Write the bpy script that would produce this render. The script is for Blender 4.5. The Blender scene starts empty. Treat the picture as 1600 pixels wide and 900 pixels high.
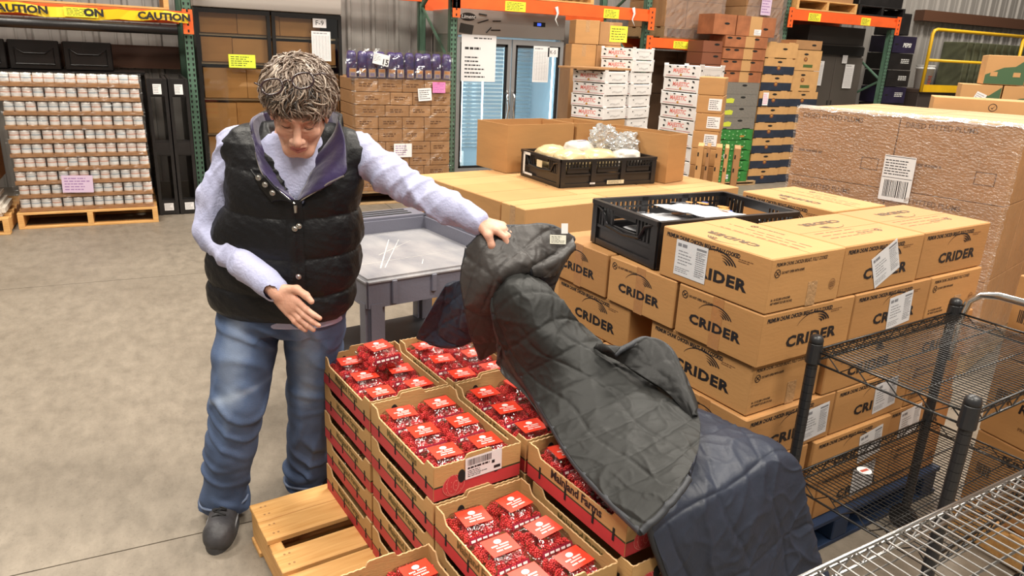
import bpy, bmesh, math, random
import numpy as np
from mathutils import Vector, Matrix
from mathutils import noise as mnoise
random.seed(7)
R = math.radians
scene = bpy.context.scene
col = scene.collection
# ---------------------------------------------------------------- camera
cam_data = bpy.data.cameras.new('camera'); cam = bpy.data.objects.new('camera', cam_data); col.objects.link(cam)
cam_data.sensor_width = 36.0; cam_data.lens = 36.0*1140.0/1600.0; cam_data.clip_start = 0.05; cam_data.clip_end = 100
P_, RL_, YAW_ = R(18.04), R(2.65), R(27.15)
f_ = Vector((0, math.cos(P_), -math.sin(P_))); u_ = Vector((0, math.sin(P_), math.cos(P_))); r_ = Vector((1, 0, 0))
rr_ = math.cos(RL_)*r_ + math.sin(RL_)*u_; uu_ = -math.sin(RL_)*r_ + math.cos(RL_)*u_
Rz_ = Matrix.Rotation(-YAW_, 3, 'Z')
rr_, uu_, ff_ = Rz_@rr_, Rz_@uu_, Rz_@f_
cam.matrix_world = Matrix(((rr_.x, uu_.x, -ff_.x, 0), (rr_.y, uu_.y, -ff_.y, 0), (rr_.z, uu_.z, -ff_.z, 1.65), (0, 0, 0, 1)))
scene.camera = cam
# ---------------------------------------------------------------- world, lamps, exposure
scene.view_settings.view_transform = 'Standard'; scene.view_settings.look = 'None'
scene.view_settings.exposure = 0.0; scene.view_settings.gamma = 1.0
w = bpy.data.worlds.new('world'); scene.world = w; w.use_nodes = True
w.node_tree.nodes['Background'].inputs[0].default_value = (1.0, 0.93, 0.84, 1)
w.node_tree.nodes['Background'].inputs[1].default_value = 0.25
def high_bay(x, y, z, sx, sy, power, colr=(1.0, 0.93, 0.82)):
    d = bpy.data.lights.new('high_bay_light', 'AREA'); d.shape = 'RECTANGLE'; d.size = sx; d.size_y = sy
    d.energy = power; d.color = colr
    o = bpy.data.objects.new('high_bay_light', d); col.objects.link(o); o.location = (x, y, z)
    return o
for (x_, y_, p_) in ((-1.5, 1.0, 270), (3.2, 0.2, 270), (-1.5, 5.2, 290), (3.2, 4.6, 290), (7.0, 5.0, 280), (0.6, -2.5, 230), (5.2, -1.6, 120), (12.5, 6.4, 270)):
    high_bay(x_, y_, 5.6, 1.6, 0.8, p_)

def freezer_lamp(x, y, z):
    d = bpy.data.lights.new('freezer_lamp', 'AREA'); d.shape = 'RECTANGLE'; d.size = .5; d.size_y = 1.3; d.energy = 3; d.color = (.72, .9, 1.0)
    o = bpy.data.objects.new('freezer_lamp', d); col.objects.link(o); o.location = (x, y, z); o.rotation_euler = (R(90), 0, 0)
freezer_lamp(3.72, 8.30, 1.05); freezer_lamp(4.40, 8.30, 1.05)

# ---------------------------------------------------------------- materials
MATS = {}
def mat(name, colr, rough=0.6, metal=0.0, spec=0.5, var=0.0, vscale=8.0, bump=0.0, bscale=60.0, stretch=None, col2=None, emit=0.0, coat=0.0, sheen=0.0, detail=4.0, alpha=1.0):
    """principled material with noise driven colour variation and relief"""
    if name in MATS: return MATS[name]
    m = bpy.data.materials.new(name); m.use_nodes = True; nt = m.node_tree; b = nt.nodes['Principled BSDF']
    c = (*colr, 1.0)
    b.inputs['Base Color'].default_value = c; b.inputs['Roughness'].default_value = rough; b.inputs['Metallic'].default_value = metal
    b.inputs['Specular IOR Level'].default_value = spec
    if coat: b.inputs['Coat Weight'].default_value = coat
    if sheen: b.inputs['Sheen Weight'].default_value = sheen
    if emit:
        b.inputs['Emission Color'].default_value = c; b.inputs['Emission Strength'].default_value = emit
    if alpha < 1: b.inputs['Alpha'].default_value = alpha
    if var or bump:
        tc = nt.nodes.new('ShaderNodeTexCoord'); mp = nt.nodes.new('ShaderNodeMapping')
        nt.links.new(tc.outputs['Object'], mp.inputs[0])
        if stretch: mp.inputs['Scale'].default_value = stretch
    if var:
        n = nt.nodes.new('ShaderNodeTexNoise'); n.inputs['Scale'].default_value = vscale; n.inputs['Detail'].default_value = detail
        nt.links.new(mp.outputs[0], n.inputs['Vector'])
        rp = nt.nodes.new('ShaderNodeValToRGB'); rp.color_ramp.elements[0].position = 0.32; rp.color_ramp.elements[1].position = 0.68
        c2 = col2 if col2 else tuple(min(1, x*(1+var)) for x in colr)
        c1 = colr if col2 else tuple(x*(1-var) for x in colr)
        rp.color_ramp.elements[0].color = (*c1, 1); rp.color_ramp.elements[1].color = (*c2, 1)
        nt.links.new(n.outputs['Fac'], rp.inputs[0]); nt.links.new(rp.outputs[0], b.inputs['Base Color'])
    if bump:
        n2 = nt.nodes.new('ShaderNodeTexNoise'); n2.inputs['Scale'].default_value = bscale; n2.inputs['Detail'].default_value = 3
        nt.links.new(mp.outputs[0], n2.inputs['Vector'])
        bp = nt.nodes.new('ShaderNodeBump'); bp.inputs['Strength'].default_value = bump; bp.inputs['Distance'].default_value = 0.01
        nt.links.new(n2.outputs['Fac'], bp.inputs['Height']); nt.links.new(bp.outputs[0], b.inputs['Normal'])
    MATS[name] = m
    return m
def film(name, tint=(1, 1, 1), gloss=0.25, rough=0.15, bump=0.6, bscale=40, facing=0.35, stretch=None, haze=0.0, hcol=(0.9, 0.88, 0.86)):
    """clear plastic film: mostly transparent, with real reflections and a little haze"""
    if name in MATS: return MATS[name]
    m = bpy.data.materials.new(name); m.use_nodes = True; nt = m.node_tree
    for n in list(nt.nodes): nt.nodes.remove(n)
    out = nt.nodes.new('ShaderNodeOutputMaterial'); tr = nt.nodes.new('ShaderNodeBsdfTransparent'); gl = nt.nodes.new('ShaderNodeBsdfGlossy')
    tr.inputs[0].default_value = (*tint, 1); gl.inputs['Roughness'].default_value = rough
    lw = nt.nodes.new('ShaderNodeLayerWeight'); lw.inputs[0].default_value = facing
    ma = nt.nodes.new('ShaderNodeMath'); ma.operation = 'MULTIPLY_ADD'; ma.inputs[1].default_value = 0.6; ma.inputs[2].default_value = gloss
    ma.use_clamp = True
    nt.links.new(lw.outputs['Fresnel'], ma.inputs[0])
    mx = nt.nodes.new('ShaderNodeMixShader'); nt.links.new(ma.outputs[0], mx.inputs[0])
    nt.links.new(tr.outputs[0], mx.inputs[1]); nt.links.new(gl.outputs[0], mx.inputs[2])
    last = mx
    tc = nt.nodes.new('ShaderNodeTexCoord'); mp = nt.nodes.new('ShaderNodeMapping'); nt.links.new(tc.outputs['Object'], mp.inputs[0])
    if stretch: mp.inputs['Scale'].default_value = stretch
    n2 = nt.nodes.new('ShaderNodeTexNoise'); n2.inputs['Scale'].default_value = bscale; nt.links.new(mp.outputs[0], n2.inputs['Vector'])
    bp = nt.nodes.new('ShaderNodeBump'); bp.inputs['Strength'].default_value = bump; bp.inputs['Distance'].default_value = 0.01
    nt.links.new(n2.outputs['Fac'], bp.inputs['Height']); nt.links.new(bp.outputs[0], gl.inputs['Normal']); nt.links.new(bp.outputs[0], lw.inputs['Normal'])
    if haze:
        df = nt.nodes.new('ShaderNodeBsdfDiffuse'); df.inputs[0].default_value = (*hcol, 1)
        mx2 = nt.nodes.new('ShaderNodeMixShader'); mx2.inputs[0].default_value = haze
        nt.links.new(mx.outputs[0], mx2.inputs[1]); nt.links.new(df.outputs[0], mx2.inputs[2]); last = mx2
    nt.links.new(last.outputs[0], out.inputs[0])
    MATS[name] = m
    return m
KRAFT = mat('kraft', (0.46, 0.24, 0.088), 0.75, var=0.07, vscale=3, bump=0.08, bscale=25, stretch=(1, 1, 6))
KRAFT2 = mat('kraft_light', (0.51, 0.28, 0.11), 0.75, var=0.07, vscale=3, bump=0.08, bscale=25)
KRAFTD = mat('kraft_dark', (0.36, 0.185, 0.075), 0.8, var=0.1, vscale=5)
FLUTE = mat('fluted_edge', (0.62, 0.40, 0.20), 0.8)
TAPE = mat('brown_tape', (0.42, 0.20, 0.075), 0.22, spec=0.6, bump=0.2, bscale=30)
TAPEC = mat('clear_tape', (0.46, 0.27, 0.13), 0.12, spec=0.8, bump=0.4, bscale=60)
INK = mat('black_ink', (0.012, 0.010, 0.012), 0.6)
INKB = mat('brown_ink', (0.17, 0.075, 0.03), 0.7)
INKR = mat('red_ink', (0.45, 0.08, 0.05), 0.7)
PAPER = mat('white_paper', (0.78, 0.76, 0.76), 0.6)
GREYINK = mat('grey_print', (0.22, 0.22, 0.24), 0.7)
WHITE = mat('white_plastic', (0.75, 0.74, 0.72), 0.45)
BLACKP = mat('black_plastic', (0.012, 0.011, 0.012), 0.35, bump=0.1, bscale=40)
WOOD = mat('pine_board', (0.66, 0.37, 0.125), 0.65, var=0.0, col2=(0.50, 0.24, 0.075), vscale=5, stretch=(1.2, 14, 14), bump=0.15, bscale=30)
WOOD.node_tree.nodes  # noqa
MATS.pop('pine_board')
WOOD = mat('pine_board', (0.74, 0.43, 0.16), 0.6, var=0.12, col2=(0.58, 0.29, 0.085), vscale=4, stretch=(1.2, 16, 16), bump=0.15, bscale=20, detail=6)
WOODY = mat('pine_board_lengthwise', (0.74, 0.43, 0.16), 0.6, var=0.12, col2=(0.58, 0.29, 0.085), vscale=4, stretch=(16, 1.2, 16), bump=0.15, bscale=20, detail=6)
WOODG = mat('weathered_pine', (0.42, 0.27, 0.13), 0.75, var=0.2, vscale=6, stretch=(2, 12, 12))
STEEL = mat('brushed_steel', (0.55, 0.53, 0.50), 0.28, metal=1.0, bump=0.05, bscale=80, stretch=(1, 1, 30))
CHROME = mat('chrome', (0.80, 0.79, 0.77), 0.16, metal=1.0)
GREEN = mat('rack_green', (0.075, 0.15, 0.10), 0.5, var=0.15, vscale=10)
ORANGE = mat('rack_orange', (0.85, 0.12, 0.02), 0.45, var=0.08, vscale=6)
YELLOW = mat('yellow_card', (0.85, 0.76, 0.04), 0.6)
DARKHOLE = mat('dark_hole', (0.008, 0.007, 0.006), 0.9)

# ---------------------------------------------------------------- mesh helpers
def new_mesh(name, verts, faces, mats=None, fmat=None, smooth=False):
    me = bpy.data.meshes.new(name)
    me.from_pydata([tuple(v) for v in verts], [], faces)
    for m in (mats or []): me.materials.append(m)
    if fmat is not None: me.polygons.foreach_set('material_index', fmat)
    if smooth: me.polygons.foreach_set('use_smooth', [True]*len(me.polygons))
    me.update()
    return me
class MB:
    """collects geometry for ONE mesh"""
    def __init__(s): s.v = []; s.f = []; s.m = []
    def add(s, verts, faces, mi=0, M=None):
        b = len(s.v)
        if M is not None: verts = [M @ Vector(v) for v in verts]
        s.v += [tuple(v) for v in verts]; s.f += [tuple(i+b for i in f) for f in faces]; s.m += [mi]*len(faces)
        return s
    def box(s, x0, y0, z0, x1, y1, z1, mi=0, M=None):
        v = [(x0,y0,z0),(x1,y0,z0),(x1,y1,z0),(x0,y1,z0),(x0,y0,z1),(x1,y0,z1),(x1,y1,z1),(x0,y1,z1)]
        return s.add(v, [(0,3,2,1),(4,5,6,7),(0,1,5,4),(1,2,6,5),(2,3,7,6),(3,0,4,7)], mi, M)
    def tube(s, pts, r, n=8, mi=0, cap=True, closed=False):
        pts = [Vector(p) for p in pts]; k = len(pts); vs = []; up = None
        for i, p in enumerate(pts):
            if closed: t = (pts[(i+1) % k]-pts[i-1]).normalized()
            else: t = (pts[min(i+1, k-1)]-pts[max(i-1, 0)]).normalized()
            if up is None:
                up = Vector((0, 0, 1)) if abs(t.z) < 0.9 else Vector((1, 0, 0))
            a = t.cross(up)
            if a.length < 1e-6: a = t.cross(Vector((1, 0.3, 0.2)))
            a.normalize(); b = a.cross(t).normalized(); up = b
            rad = r[i] if isinstance(r, (list, tuple)) else r
            for j in range(n):
                an = 2*math.pi*j/n; vs.append(p + a*(rad*math.cos(an)) + b*(rad*math.sin(an)))
        fs = []
        for i in range(k if closed else k-1):
            i2 = (i+1) % k
            for j in range(n):
                fs.append((i*n+j, i*n+(j+1) % n, i2*n+(j+1) % n, i2*n+j))
        if cap and not closed: fs += [tuple(range(n-1, -1, -1)), tuple((k-1)*n+j for j in range(n))]
        return s.add(vs, fs, mi)
    def prism(s, poly, z0, z1, mi=0, M=None):
        """poly in xy, extruded in z"""
        n = len(poly); v = [(x, y, z0) for x, y in poly]+[(x, y, z1) for x, y in poly]
        return s.add(v, [tuple(range(n-1, -1, -1)), tuple(range(n, 2*n))]+[(i, (i+1) % n, (i+1) % n+n, i+n) for i in range(n)], mi, M)
    def quad(s, a, b, c, d, mi=0, M=None): return s.add([a, b, c, d], [(0, 1, 2, 3)], mi, M)
    def mesh(s, name, mats, smooth=False):
        return new_mesh(name, s.v, s.f, mats, s.m, smooth)
def mk(name, me, parent=None, M=None, label=None, cat=None, group=None, kind=None):
    o = bpy.data.objects.new(name, me); col.objects.link(o)
    if parent is not None: o.parent = parent
    if M is not None: o.matrix_basis = M if isinstance(M, Matrix) else Matrix.Translation(M)
    if label: o['label'] = label
    if cat: o['category'] = cat
    if group: o['group'] = group
    if kind: o['kind'] = kind
    return o
def thing(name, label, cat, M=None, group=None):
    return mk(name, None, None, M, label, cat, group)
def TR(x, y, z, a=0): return Matrix.Translation((x, y, z)) @ Matrix.Rotation(R(a), 4, 'Z')
def copy_tree(o, M, label=None, group=None):
    c = o.copy(); col.objects.link(c); c.matrix_basis = M
    if label: c['label'] = label
    if group: c['group'] = group
    for ch in list(o.children):
        d = ch.copy(); col.objects.link(d); d.parent = c
        for g in ch.children:
            e = g.copy(); col.objects.link(e); e.parent = d
    return c
def frame(o, x, z=(0, 0, 1)):
    """matrix with local x along x, local y along z-ish (in-plane up), local z = outward normal"""
    x = Vector(x).normalized(); y = Vector(z); n = x.cross(y).normalized(); y = n.cross(x).normalized()
    return Matrix(((x.x, y.x, n.x, o[0]), (x.y, y.y, n.y, o[1]), (x.z, y.z, n.z, o[2]), (0, 0, 0, 1)))
def rbox(name, sx, sy, sz, mats, bev=0.003, seg=1):
    """rounded box, base at z=0, corner at the origin"""
    bm = bmesh.new(); bmesh.ops.create_cube(bm, size=1.0)
    for v in bm.verts: v.co = Vector(((v.co.x+.5)*sx, (v.co.y+.5)*sy, (v.co.z+.5)*sz))
    if bev: bmesh.ops.bevel(bm, geom=bm.edges[:], offset=bev, segments=seg, affect='EDGES')
    me = bpy.data.meshes.new(name); bm.to_mesh(me); bm.free()
    for m in mats: me.materials.append(m)
    return me
_txt = {}
def text_data(s, size=1.0, bold=0.0, shear=0.0, sx=1.0, align='CENTER'):
    key = (s, size, bold, shear, sx, align)
    if key in _txt: return _txt[key]
    cu = bpy.data.curves.new('lettering', 'FONT'); cu.body = s; cu.size = size; cu.offset = bold; cu.shear = shear
    cu.align_x = align; cu.align_y = 'CENTER'; cu.resolution_u = 2; cu.space_character = 1.10 if s == 'CRIDER' else 1.0
    o = bpy.data.objects.new('lettering', cu); col.objects.link(o)
    dg = bpy.context.evaluated_depsgraph_get(); dg.update()
    me = bpy.data.meshes.new_from_object(o.evaluated_get(dg), depsgraph=dg)
    vs = [(v.co.x*sx, v.co.y, 0.0) for v in me.vertices]; fs = [tuple(p.vertices) for p in me.polygons]
    bpy.data.objects.remove(o); bpy.data.curves.remove(cu); bpy.data.meshes.remove(me)
    _txt[key] = (vs, fs)
    return _txt[key]
_tm = {}
def text_mesh(s, size, m, bold=0.0, shear=0.0, sx=1.0, align='CENTER'):
    key = (s, size, m.name, bold, shear, sx, align)
    if key not in _tm:
        v, f = text_data(s, size, bold, shear, sx, align); _tm[key] = new_mesh('lettering', v, f, [m])
    return _tm[key]
def scribble(mb, x0, y0, x1, y1, rows, mi, z=0.0004, fill=0.6, dens=8, seed=1, ragged=True):
    """rows of small printed marks"""
    rnd = random.Random(seed); h = (y1-y0)/rows
    for r in range(rows):
        y = y1-(r+1)*h+h*0.5*(1-fill); x = x0; end = x1-(rnd.random()*0.4*(x1-x0) if ragged else 0)
        while x < end:
            wd = (x1-x0)/dens*(0.4+rnd.random()*0.9)
            mb.quad((x, y, z), (min(x+wd, end), y, z), (min(x+wd, end), y+h*fill, z), (x, y+h*fill, z), mi)
            x += wd*1.25
def paper_mesh(wd, ht, style='form', seed=1, base=PAPER, ink=GREYINK):
    mb = MB(); mb.box(-wd/2, -ht/2, -0.0002, wd/2, ht/2, 0.0002, 0)
    X = lambda a: (a-.5)*wd; Y = lambda a: (a-.5)*ht
    z = 0.0005
    if style == 'form':        # shipping label with fact panel
        scribble(mb, X(.06), Y(.80), X(.45), Y(.93), 1, 1, z, .7, 3, seed)
        scribble(mb, X(.10), Y(.30), X(.58), Y(.74), 5, 1, z, .3, 7, seed+1)
        scribble(mb, X(.04), Y(.08), X(.60), Y(.24), 3, 1, z, .35, 9, seed+2)
        mb.quad((X(.66), Y(.86), z), (X(.96), Y(.86), z), (X(.96), Y(.92), z), (X(.66), Y(.92), z), 1)
        for k in range(12):
            y = .80-k*.062; hh = .018 if k in (0, 8) else .006
            mb.quad((X(.66), Y(y), z), (X(.96), Y(y), z), (X(.96), Y(y+hh), z), (X(.66), Y(y+hh), z), 1)
        scribble(mb, X(.66), Y(.12), X(.96), Y(.80), 12, 1, z*1.3, .3, 5, seed+3)
    elif style == 'list':
        scribble(mb, X(.08), Y(.06), X(.92), Y(.92), 16, 1, z, .28, 9, seed)
    elif style == 'hand':
        scribble(mb, X(.35), Y(.90), X(.9), Y(.96), 1, 1, z, .4, 5, seed)
        scribble(mb, X(.10), Y(.66), X(.8), Y(.76), 1, 1, z, .5, 8, seed+2)
        scribble(mb, X(.10), Y(.06), X(.72), Y(.56), 6, 1, z, .35, 9, seed+1)
    elif style == 'note':
        scribble(mb, X(.08), Y(.10), X(.92), Y(.90), 5, 1, z, .35, 6, seed)
    elif style == 'table':
        for k in range(6):
            x = .08+k*.165; mb.quad((X(x), Y(.05), z), (X(x+.008), Y(.05), z), (X(x+.008), Y(.86), z), (X(x), Y(.86), z), 1)
        scribble(mb, X(.1), Y(.05), X(.9), Y(.86), 20, 1, z, .16, 12, seed, False)
        scribble(mb, X(.1), Y(.90), X(.9), Y(.96), 1, 1, z, .5, 6, seed)
    elif style == 'barcode':
        rnd = random.Random(seed); x = .06
        while x < .70:
            wv = .004+rnd.random()*.012; mb.quad((X(x), Y(.62), z), (X(x+wv), Y(.62), z), (X(x+wv), Y(.92), z), (X(x), Y(.92), z), 1); x += wv+.005+rnd.random()*.012
        scribble(mb, X(.06), Y(.46), X(.66), Y(.57), 1, 1, z, .8, 6, seed, False)
        scribble(mb, X(.06), Y(.08), X(.60), Y(.42), 4, 1, z, .4, 8, seed+1)
        mb.quad((X(.72), Y(.40), z), (X(.80), Y(.40), z), (X(.80), Y(.55), z), (X(.72), Y(.55), z), 1)
        mb.quad((X(.78), Y(.12), z), (X(.96), Y(.12), z), (X(.96), Y(.26), z), (X(.78), Y(.26), z), 1)
    elif style == 'bars':      # lower half bars, upper half text
        for y in (.98, .52): mb.quad((X(.02), Y(y-.012), z), (X(.98), Y(y-.012), z), (X(.98), Y(y), z), (X(.02), Y(y), z), 1)
        scribble(mb, X(.05), Y(.56), X(.95), Y(.92), 6, 1, z, .35, 9, seed)
        rnd = random.Random(seed); x = .12
        while x < .88:
            wv = .008+rnd.random()*.03; mb.quad((X(x), Y(.08), z), (X(x+wv), Y(.08), z), (X(x+wv), Y(.46), z), (X(x), Y(.46), z), 1); x += wv+.015+rnd.random()*.02
    return mb.mesh('printed_paper', [base, ink])
# ================================================================ SETTING
def floor_mat():
    m = bpy.data.materials.new('concrete_floor'); m.use_nodes = True; nt = m.node_tree; b = nt.nodes['Principled BSDF']
    tc = nt.nodes.new('ShaderNodeTexCoord')
    def noise(scale, det, rough=0.6, st=None, dist=0.0):
        mp = nt.nodes.new('ShaderNodeMapping'); nt.links.new(tc.outputs['Object'], mp.inputs[0])
        if st: mp.inputs['Scale'].default_value = st
        n = nt.nodes.new('ShaderNodeTexNoise'); n.inputs['Scale'].default_value = scale; n.inputs['Detail'].default_value = det
        n.inputs['Roughness'].default_value = rough; n.inputs['Distortion'].default_value = dist
        nt.links.new(mp.outputs[0], n.inputs['Vector']); return n
    a = noise(.8, 9, .6, dist=0.4); c = noise(9, 10, .74, (1.5, .8, 1)); d = noise(90, 3)
    r1 = nt.nodes.new('ShaderNodeValToRGB'); e = r1.color_ramp.elements
    e[0].position = .28; e[0].color = (.195, .164, .130, 1); e[1].position = .72; e[1].color = (.262, .225, .182, 1)
    nt.links.new(a.outputs['Fac'], r1.inputs[0])
    r2 = nt.nodes.new('ShaderNodeValToRGB'); e = r2.color_ramp.elements
    e[0].position = .33; e[0].color = (.78, .77, .75, 1); e[1].position = .64; e[1].color = (1.15, 1.14, 1.12, 1)
    nt.links.new(c.outputs['Fac'], r2.inputs[0])
    mx = nt.nodes.new('ShaderNodeMix'); mx.data_type = 'RGBA'; mx.blend_type = 'MULTIPLY'; mx.inputs['Factor'].default_value = 1
    nt.links.new(r1.outputs[0], mx.inputs[6]); nt.links.new(r2.outputs[0], mx.inputs[7])
    # fine dark specks
    r3 = nt.nodes.new('ShaderNodeValToRGB'); e = r3.color_ramp.elements
    e[0].position = .30; e[0].color = (.6, .58, .55, 1); e[1].position = .42; e[1].color = (1, 1, 1, 1)
    nt.links.new(d.outputs['Fac'], r3.inputs[0])
    mx2 = nt.nodes.new('ShaderNodeMix'); mx2.data_type = 'RGBA'; mx2.blend_type = 'MULTIPLY'; mx2.inputs['Factor'].default_value = .5
    nt.links.new(mx.outputs[2], mx2.inputs[6]); nt.links.new(r3.outputs[0], mx2.inputs[7])
    nt.links.new(mx2.outputs[2], b.inputs['Base Color'])
    rr = nt.nodes.new('ShaderNodeMapRange'); rr.inputs['To Min'].default_value = .34; rr.inputs['To Max'].default_value = .62
    nt.links.new(c.outputs['Fac'], rr.inputs['Value']); nt.links.new(rr.outputs[0], b.inputs['Roughness'])
    bp = nt.nodes.new('ShaderNodeBump'); bp.inputs['Strength'].default_value = .12; bp.inputs['Distance'].default_value = .01
    nt.links.new(c.outputs['Fac'], bp.inputs['Height']); nt.links.new(bp.outputs[0], b.inputs['Normal'])
    return m
FLOOR = floor_mat(); JOINT = mat('floor_joint', (0.12, 0.10, 0.08), 0.8)
# floor slabs parted by saw cut joints
xs = [-7, -2.35, 2.3, 6.95, 11.6, 22]; ys = [-4, -.78, 2.385, 5.56, 9.45]
mb = MB()
for i in range(len(xs)-1):
    for j in range(len(ys)-1):
        mb.box(xs[i]+.003, ys[j]+.003, -.10, xs[i+1]-.003, ys[j+1]-.003, 0, 0)
mb.box(-7, -4, -.12, 22, 9.45, -.008, 1)
mk('floor', mb.mesh('floor', [FLOOR, JOINT]), kind='structure')
# corrugated steel wall
WALLM = mat('corrugated_steel', (0.37, 0.345, 0.32), 0.42, metal=0.25, var=0.08, vscale=3, stretch=(6, 6, .5))
def ribbed(x0, x1, y, z0, z1, pitch=.305):
    mb = MB(); prof = []
    x = x0
    while x < x1:
        prof += [(x, y), (x+.13, y), (x+.14, y-.008), (x+.155, y-.008), (x+.165, y), (x+pitch-.075, y), (x+pitch-.055, y-.035), (x+pitch-.02, y-.035)]
        x += pitch
    n = len(prof); v = [(px, py, z0) for px, py in prof]+[(px, py, z1) for px, py in prof]
    mb.add(v, [(i, i+1, i+1+n, i+n) for i in range(n-1)], 0)
    return mb
mk('wall_back', ribbed(-7, 21.5, 9.45, 0, 6).mesh('wall_back', [WALLM]), kind='structure')
for nm, x in (('wall_left', -7.0), ('wall_right', 21.5)):
    mb_ = ribbed(-13.4, 9.4, 0, 0, 6); sg = 1 if x < 0 else -1
    mb_.v = [(x+sg*(-q[1]), -4+(q[0]+13.4)*.59, q[2]) for q in mb_.v]
    mk(nm, mb_.mesh(nm, [WALLM]), kind='structure')
BROWNST = mat('brown_girt', (0.10, 0.042, 0.022), 0.5)
mb = MB(); mb.box(-6.9, 9.34, 1.28, 2.2, 9.41, 1.52); mk('trim_1', mb.mesh('trim_1', [BROWNST]), kind='structure')
mb = MB(); mb.box(12.75, 9.22, 2.48, 21.4, 9.41, 2.66); mb.box(11.9, 9.2, 1.02, 12.6, 9.41, 1.30); mk('trim_2', mb.mesh('trim_2', [BROWNST]), kind='structure')

# ================================================================ RACKS
def upright(x, label, group=None, top=3.4):
    t = thing('rack_upright', label, 'rack', TR(x, 8.0, 0), group)
    for y, nm in ((0, 'post'), (1.02, 'post')):
        mb = MB(); mb.box(-.042, y, 0, .042, y+.004, top); mb.box(-.042, y, 0, -.038, y+.07, top); mb.box(.038, y, 0, .042, y+.07, top)
        mb.box(-.07, y-.02, 0, .07, y+.10, .008)
        p = mk('post', mb.mesh('post', [GREEN]), t)
        if y == 0:
            hb = MB(); z = .08
            while z < top-.05:
                for dx in (-.021, .021):
                    w_ = .0095
                    hb.add([(dx-w_, -.0008, z+.014), (dx-w_*.6, -.0008, z-.012), (dx+w_*.6, -.0008, z-.012), (dx+w_, -.0008, z+.014)], [(0, 1, 2, 3)])
                z += .05
            mk('punched_hole', hb.mesh('punched_hole', [DARKHOLE]), p, kind='stuff')
    for k, (z0, z1) in enumerate(((.3, .95), (1.45, .95), (1.45, 2.1), (2.6, 2.1))):
        if max(z0, z1) > top: continue
        b = MB(); b.tube([(0, .05, z0), (0, 1.03, z1)], .018, 6); mk('brace', b.mesh('brace', [GREEN]), t)
    b = MB(); b.tube([(0, .05, .3), (0, 1.03, .3)], .018, 6); mk('brace', b.mesh('brace', [GREEN]), t)
    return t
upright(.50, 'green punched rack post right of the canned food pallet')
upright(3.225, 'green punched rack post left of the steel two door freezer')
upright(5.85, 'green rack post where the low orange beam meets the white produce boxes', top=3.2)
upright(8.20, 'green rack post behind the tall brown produce crate stack', top=3.2)
upright(10.42, 'green rack post at the end of the row beside black crates', top=2.20)
def beam(x0, x1, z0, z1, label, tags=(), brk=(0, 1)):
    t = thing('rack_crossbar', label, 'rack beam', TR(x0, 7.93, z0))
    L = x1-x0; h = z1-z0
    mb = MB(); mb.box(.02, 0, 0, L-.02, .05, h*.62); mb.box(.02, .02, h*.62, L-.02, .05, h)
    mk('rail', mb.mesh('rail', [ORANGE]), t)
    for e in brk:
        mb = MB(); x = 0 if e == 0 else L
        mb.box(x-.045, -.006, -.10, x+.045, .002, h+.02)
        br = mk('end_bracket', mb.mesh('end_bracket', [ORANGE]), t)
        hb = MB()
        for k in range(4): hb.box(x-.008, -.0075, -.085+k*.06, x+.008, -.0058, -.06+k*.06)
        mk('bolt_hole', hb.mesh('bolt_hole', [DARKHOLE]), br, kind='stuff')
    for (tx, tw) in tags:
        o = mk('tag_card', paper_mesh(tw, h*.75, 'note', int(tx*10), YELLOW, INK), t, frame((tx, -.002, h*.4), (1, 0, 0)))
    # rear beam of the same level
    mb = MB(); mb.box(.02, 1.06, 0, L-.02, 1.11, h); mk('rear_rail', mb.mesh('rear_rail', [ORANGE]), t)
    return t
beam(-2.2, .50, 1.76, 1.86, 'orange rack beam wrapped in yellow caution tape above the canned food', brk=(1,))
beam(3.225, 5.85, 2.065, 2.205, 'orange rack beam with yellow tags above the steel freezer', ((.72, .26), (2.02, .22)))
beam(.50, 3.225, 2.16, 2.28, 'orange rack beam above the black freezer and the corrugated wall gap')
beam(5.85, 8.2, 1.76, 1.88, 'low orange rack beam with yellow tag under the wrapped carton pallet', ((.50, .24),), brk=(0,))
beam(8.2, 10.42, 2.22, 2.36, 'orange rack beam with two yellow tags above the dark fridge', ((.45, .24), (1.5, .2)))
# caution tape and black pipe over the can pallet
t = thing('caution_tape', 'yellow caution tape stretched along the orange beam over the cans', 'tape', TR(-1.3, 7.90, 1.80))
mb = MB(); n = 26
for i in range(n):
    x = -.7+2.5*i/n; x2 = -.7+2.5*(i+1)/n
    f = lambda q: .012*math.sin(q*5)+.008*math.sin(q*17)
    mb.quad((x, f(x*1.3)*.6-.01, -.045+f(x)), (x2, f(x2*1.3)*.6-.01, -.045+f(x2)), (x2, f(x2+1)*.5-.01, .04+f(x2)), (x, f(x+1)*.5-.01, .04+f(x)))
CAUT = mat('caution_yellow', (0.95, 0.62, 0.02), 0.35)
mk('tape_strip', mb.mesh('tape_strip', [CAUT]), t)
for x, s in ((.46, 'CAUTION'), (1.03, 'ON'), (1.60, 'CAUTION')):
    mk('lettering', text_mesh(s, .085, INK, .004, sx=1.15), t, frame((x, -.035, 0.0), (1, 0, 0)))
mk('tag_card', paper_mesh(.26, .08, 'note', 5, YELLOW, INK), t, frame((.93, -.03, 0.0), (1, 0, 0)))
mb = MB(); mb.tube([(-2.2, 7.9, 1.69), (.40, 7.9, 1.69)], .045, 12)
o = mk('black_pipe', mb.mesh('black_pipe', [BLACKP], True), label='round black bumper tube strapped under the caution taped beam', cat='tube')
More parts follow.
